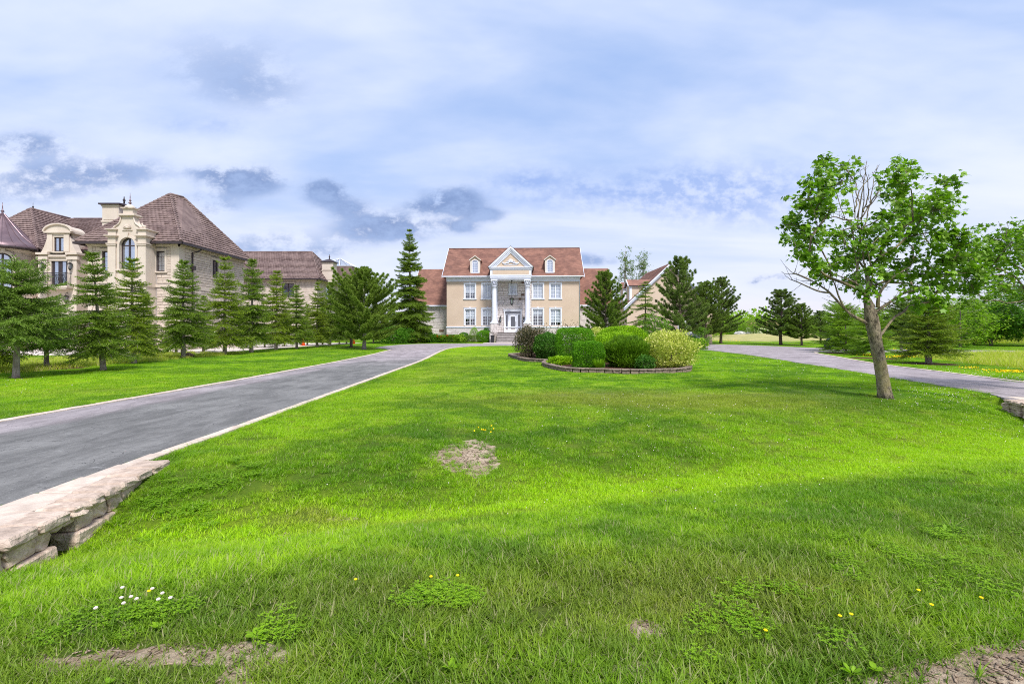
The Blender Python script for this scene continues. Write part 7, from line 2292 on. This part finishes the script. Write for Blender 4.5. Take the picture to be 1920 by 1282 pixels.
    for cx, cy, rx, ry, k in [(-.42, 2.85, .24, .12, 24), (-2.15, 2.62, .5, .16, 12), (2.2, 3.1, .9, .4, 16), (1.3, 2.5, .6, .25, 9), (3.3, 3.6, .9, .4, 12), (-3.3, 5.2, .5, .9, 44), (1.6, 2.9, .5, .2, 6), (-1.2, 2.45, .5, .2, 4)]:
        a = r.uniform(0, 6.28, k); q = r.uniform(0, 1, k) ** .8; cl += list(zip(cx + rx * q * np.cos(a), cy + ry * q * np.sin(a)))
    cl = np.array(cl); z = height(cl[:, 0], cl[:, 1]) + .004
    scatter('clover', clo, np.stack([cl[:, 0], cl[:, 1], z], 1), r.uniform(0, 6.28, len(cl)), r.uniform(.55, 1.0, len(cl)), r.integers(0, 2, len(cl)))
    # clover heads and dandelions one can count
    def head(mat, R_, flat):
        m = MB(); m.tube([(0, 0, 0), (.004, 0, .06)], .0016, 4)
        V = m.mesh('stalk', 'weed_leaf')
        h_ = MB()
        for ring in range(4):
            for k in range(9):
                a = k * .7 + ring; e = -.3 + ring * .5
                d = Vector((math.cos(a) * math.cos(e), math.sin(a) * math.cos(e), math.sin(e) * flat))
                h_.tube([Vector((.004, 0, .062)), Vector((.004, 0, .062)) + d * R_], [R_ * .14, R_ * .20], 4, False)
        return V, h_.mesh('flower_head', mat)
    wh = head('petal_white', .0100, .7); ye = head('petal_yellow', .0095, .35)
    spots = [(229, 1112, 'topmost of the white clover heads at lower left'), (284, 1119, 'white clover head beside the yellow flower'), (306, 1129, 'small white clover head right of the pair'), (226, 1134, 'left white clover head of the close trio'),
             (247, 1133, 'middle white clover head of the close trio'), (256, 1139, 'full pinkish white clover head in the middle of the patch'), (230, 1146, 'lower left white clover head'), (298, 1142, 'lower right tiny white clover head'), (318, 1140, 'rightmost tiny white clover head'), (180, 1153, 'faint white clover head apart on the left')]
    for px, py, lab in spots:
        x, y = gp(px, py, .05); t = empty('clover_flower', (x, y, hz(x, y) + .03), random.random() * 6); tag(t, lab, 'flower', 'white clover flowers in the foreground'); link('stalk', wh[0], t); link('flower_head', wh[1], t)
    for px, py, lab in [(278, 1123, 'yellow flower among the white clover heads'), (807, 1093, 'yellow dandelion left on the bright clover patch'), (859, 1091, 'yellow dandelion right on the bright clover patch'), (667, 1096, 'lone tiny yellow flower left of the clover patch'),
                        (1722, 1119, 'yellow flower, upper of the pair at lower right'), (1841, 1136, 'yellow dandelion nearest the bottom right soil'), (1747, 1147, 'yellow flower, lower of the pair at lower right'), (1573, 1168, 'yellow flower in the weeds at lower right'), (1597, 1166, 'yellow flower right beside another in the weeds'), (1437, 1188, 'small yellow flower lowest on the right')]:
        x, y = gp(px, py, .05); t = empty('yellow_flower', (x, y, hz(x, y) + .03), random.random() * 6); tag(t, lab, 'flower', 'yellow flowers in the foreground'); link('stalk', ye[0], t); link('flower_head', ye[1], t)
    # specks of clover bloom over the farther lawn, and yellow drifts
    def specks(name, mat, regs, size):
        Ps = []
        for (px, py, rx, ry, k) in regs:
            qx = px + r.normal(size=k) * rx; qy = np.maximum(HY + 12, py + r.normal(size=k) * ry)
            Y = FPX * CAM_H / (qy - HY); X = (qx - CX) / FPX * Y
            Ps.append(np.stack([X, Y], 1))
        Q = np.vstack(Ps); sd = poly_sd(DRIVE, Q[:, 0], Q[:, 1]); Q = Q[(sd > .1) & (poly_sd(BED, Q[:, 0], Q[:, 1]) > .2)]
        z = height(Q[:, 0], Q[:, 1]) + .045
        P = np.repeat(np.stack([Q[:, 0], Q[:, 1], z], 1), 3, 0); n = len(P)
        D = rdir(r, n); D[:, 2] = np.abs(D[:, 2]) * .6; D = unit(D); S = unit(np.cross(D, rdir(r, n)))
        sz = size * (P[:, 1] / 12) ** .5
        V, F = cards(P - D * (sz * .5)[:, None], D, S, sz, sz * .8)
        tag(link(name, np_mesh(name, V, F, mat)), kind='stuff')
    specks('white_clover_specks', 'petal_white', [(1780, 738, 45, 9, 170), (1860, 760, 60, 14, 60), (1700, 725, 40, 10, 60), (1500, 700, 120, 14, 90), (1200, 770, 120, 14, 90), (1400, 830, 200, 40, 70), (1800, 700, 60, 5, 150), (1870, 712, 40, 4, 120), (1400, 676, 60, 4, 60), (1620, 690, 60, 6, 50), (60, 720, 90, 12, 20), (1150, 860, 200, 60, 50)], .020)
    specks('yellow_flower_drifts', 'petal_yellow', [(1690, 669, 17, 1.0, 210), (1628, 666, 10, 1, 70), (1900, 697, 22, 1.6, 170), (1818, 690, 10, 1, 36), (1850, 694, 12, 1, 26), (1680, 656, 14, 1, 60), (1350, 641, 25, .7, 60), (913, 811, 9, 3, 9), (330, 653, 30, 1.5, 14)], .040)
    # meadow
    mt = [proto('meadow_tuft', *blade_patch(350 + k, 60, .55, .38, .013, 3, .45, 'meadow_blade', curl=.7), 'meadow_blade') for k in range(3)]
    n = 26000; x = r.uniform(18, 92, n); y = r.uniform(12, 78, n) ** 1.0
    ok = (meadow_at(x, y) > r.uniform(.1, 1, n)) & (x < 1.25 * y + 3) & (x > y * .62) & (poly_sd(DRIVE, x, y) > .5) & (mulch_at(x, y) < .3)
    x, y = x[ok], y[ok]; z = height(x, y) - .02
    s = r.uniform(.5, 1.05, len(x)) * (1 + y / 90)
    scatter('meadow_grass', mt, np.stack([x, y, z], 1), r.uniform(0, 6.28, len(x)), s, r.integers(0, 3, len(x)))
    # bark chips and stones on the bare patch and bed
    Q = []
    for cx, cy, rx, ry in SOIL:
        k = int(620 * rx * ry * 3.14) + 6
        a = r.uniform(0, 6.28, k); q = np.sqrt(r.uniform(0, 1, k)); Q += list(zip(cx + rx * q * np.cos(a), cy + ry * q * np.sin(a)))
    Q = np.array(Q); z = height(Q[:, 0], Q[:, 1]) + .002
    m = MB()
    q = random.Random(4)
    chip = [proto('chip', *(lambda b: (np.array(b.v), np.array(b.f)))(MB().box(-.5 * a, .5 * a, -.5 * b_, .5 * b_, 0, c)), 'mulch_chip') for a, b_, c in ((.035, .010, .005), (.022, .013, .006), (.015, .015, .010), (.05, .008, .004))]
    scatter('soil_crumbs', chip, np.stack([Q[:, 0], Q[:, 1], z], 1), r.uniform(0, 6.28, len(Q)), r.uniform(.4, 1.2, len(Q)), r.integers(0, 4, len(Q)), r.normal(size=len(Q)) * .25)
    # ragged tufts inside and round the bare circle
    a = r.uniform(0, 6.28, 150); q = r.uniform(.55, 1.2, 150); x = -.62 + .42 * q * np.cos(a); y = 6.62 + .52 * q * np.sin(a)
    scatter('patch_edge_grass', clump, np.stack([x, y, height(x, y)], 1), a, r.uniform(.2, .42, 150), r.integers(0, 3, 150))
    # verge weeds under the left trees
    n = 900; x = r.uniform(-26, -18.5, n); y = r.uniform(17, 34, n); ok = x < -.1 * y - 15.5; x, y = x[ok], y[ok]
    scatter('verge_weeds', mt + ros, np.stack([x, y, height(x, y)], 1), r.uniform(0, 6.28, len(x)), np.where(np.arange(len(x)) % 2 == 0, .55, .8), r.integers(0, 3, len(x)))


conifers()
maples()
other_trees()
shrubs()
small_things()
lawn()
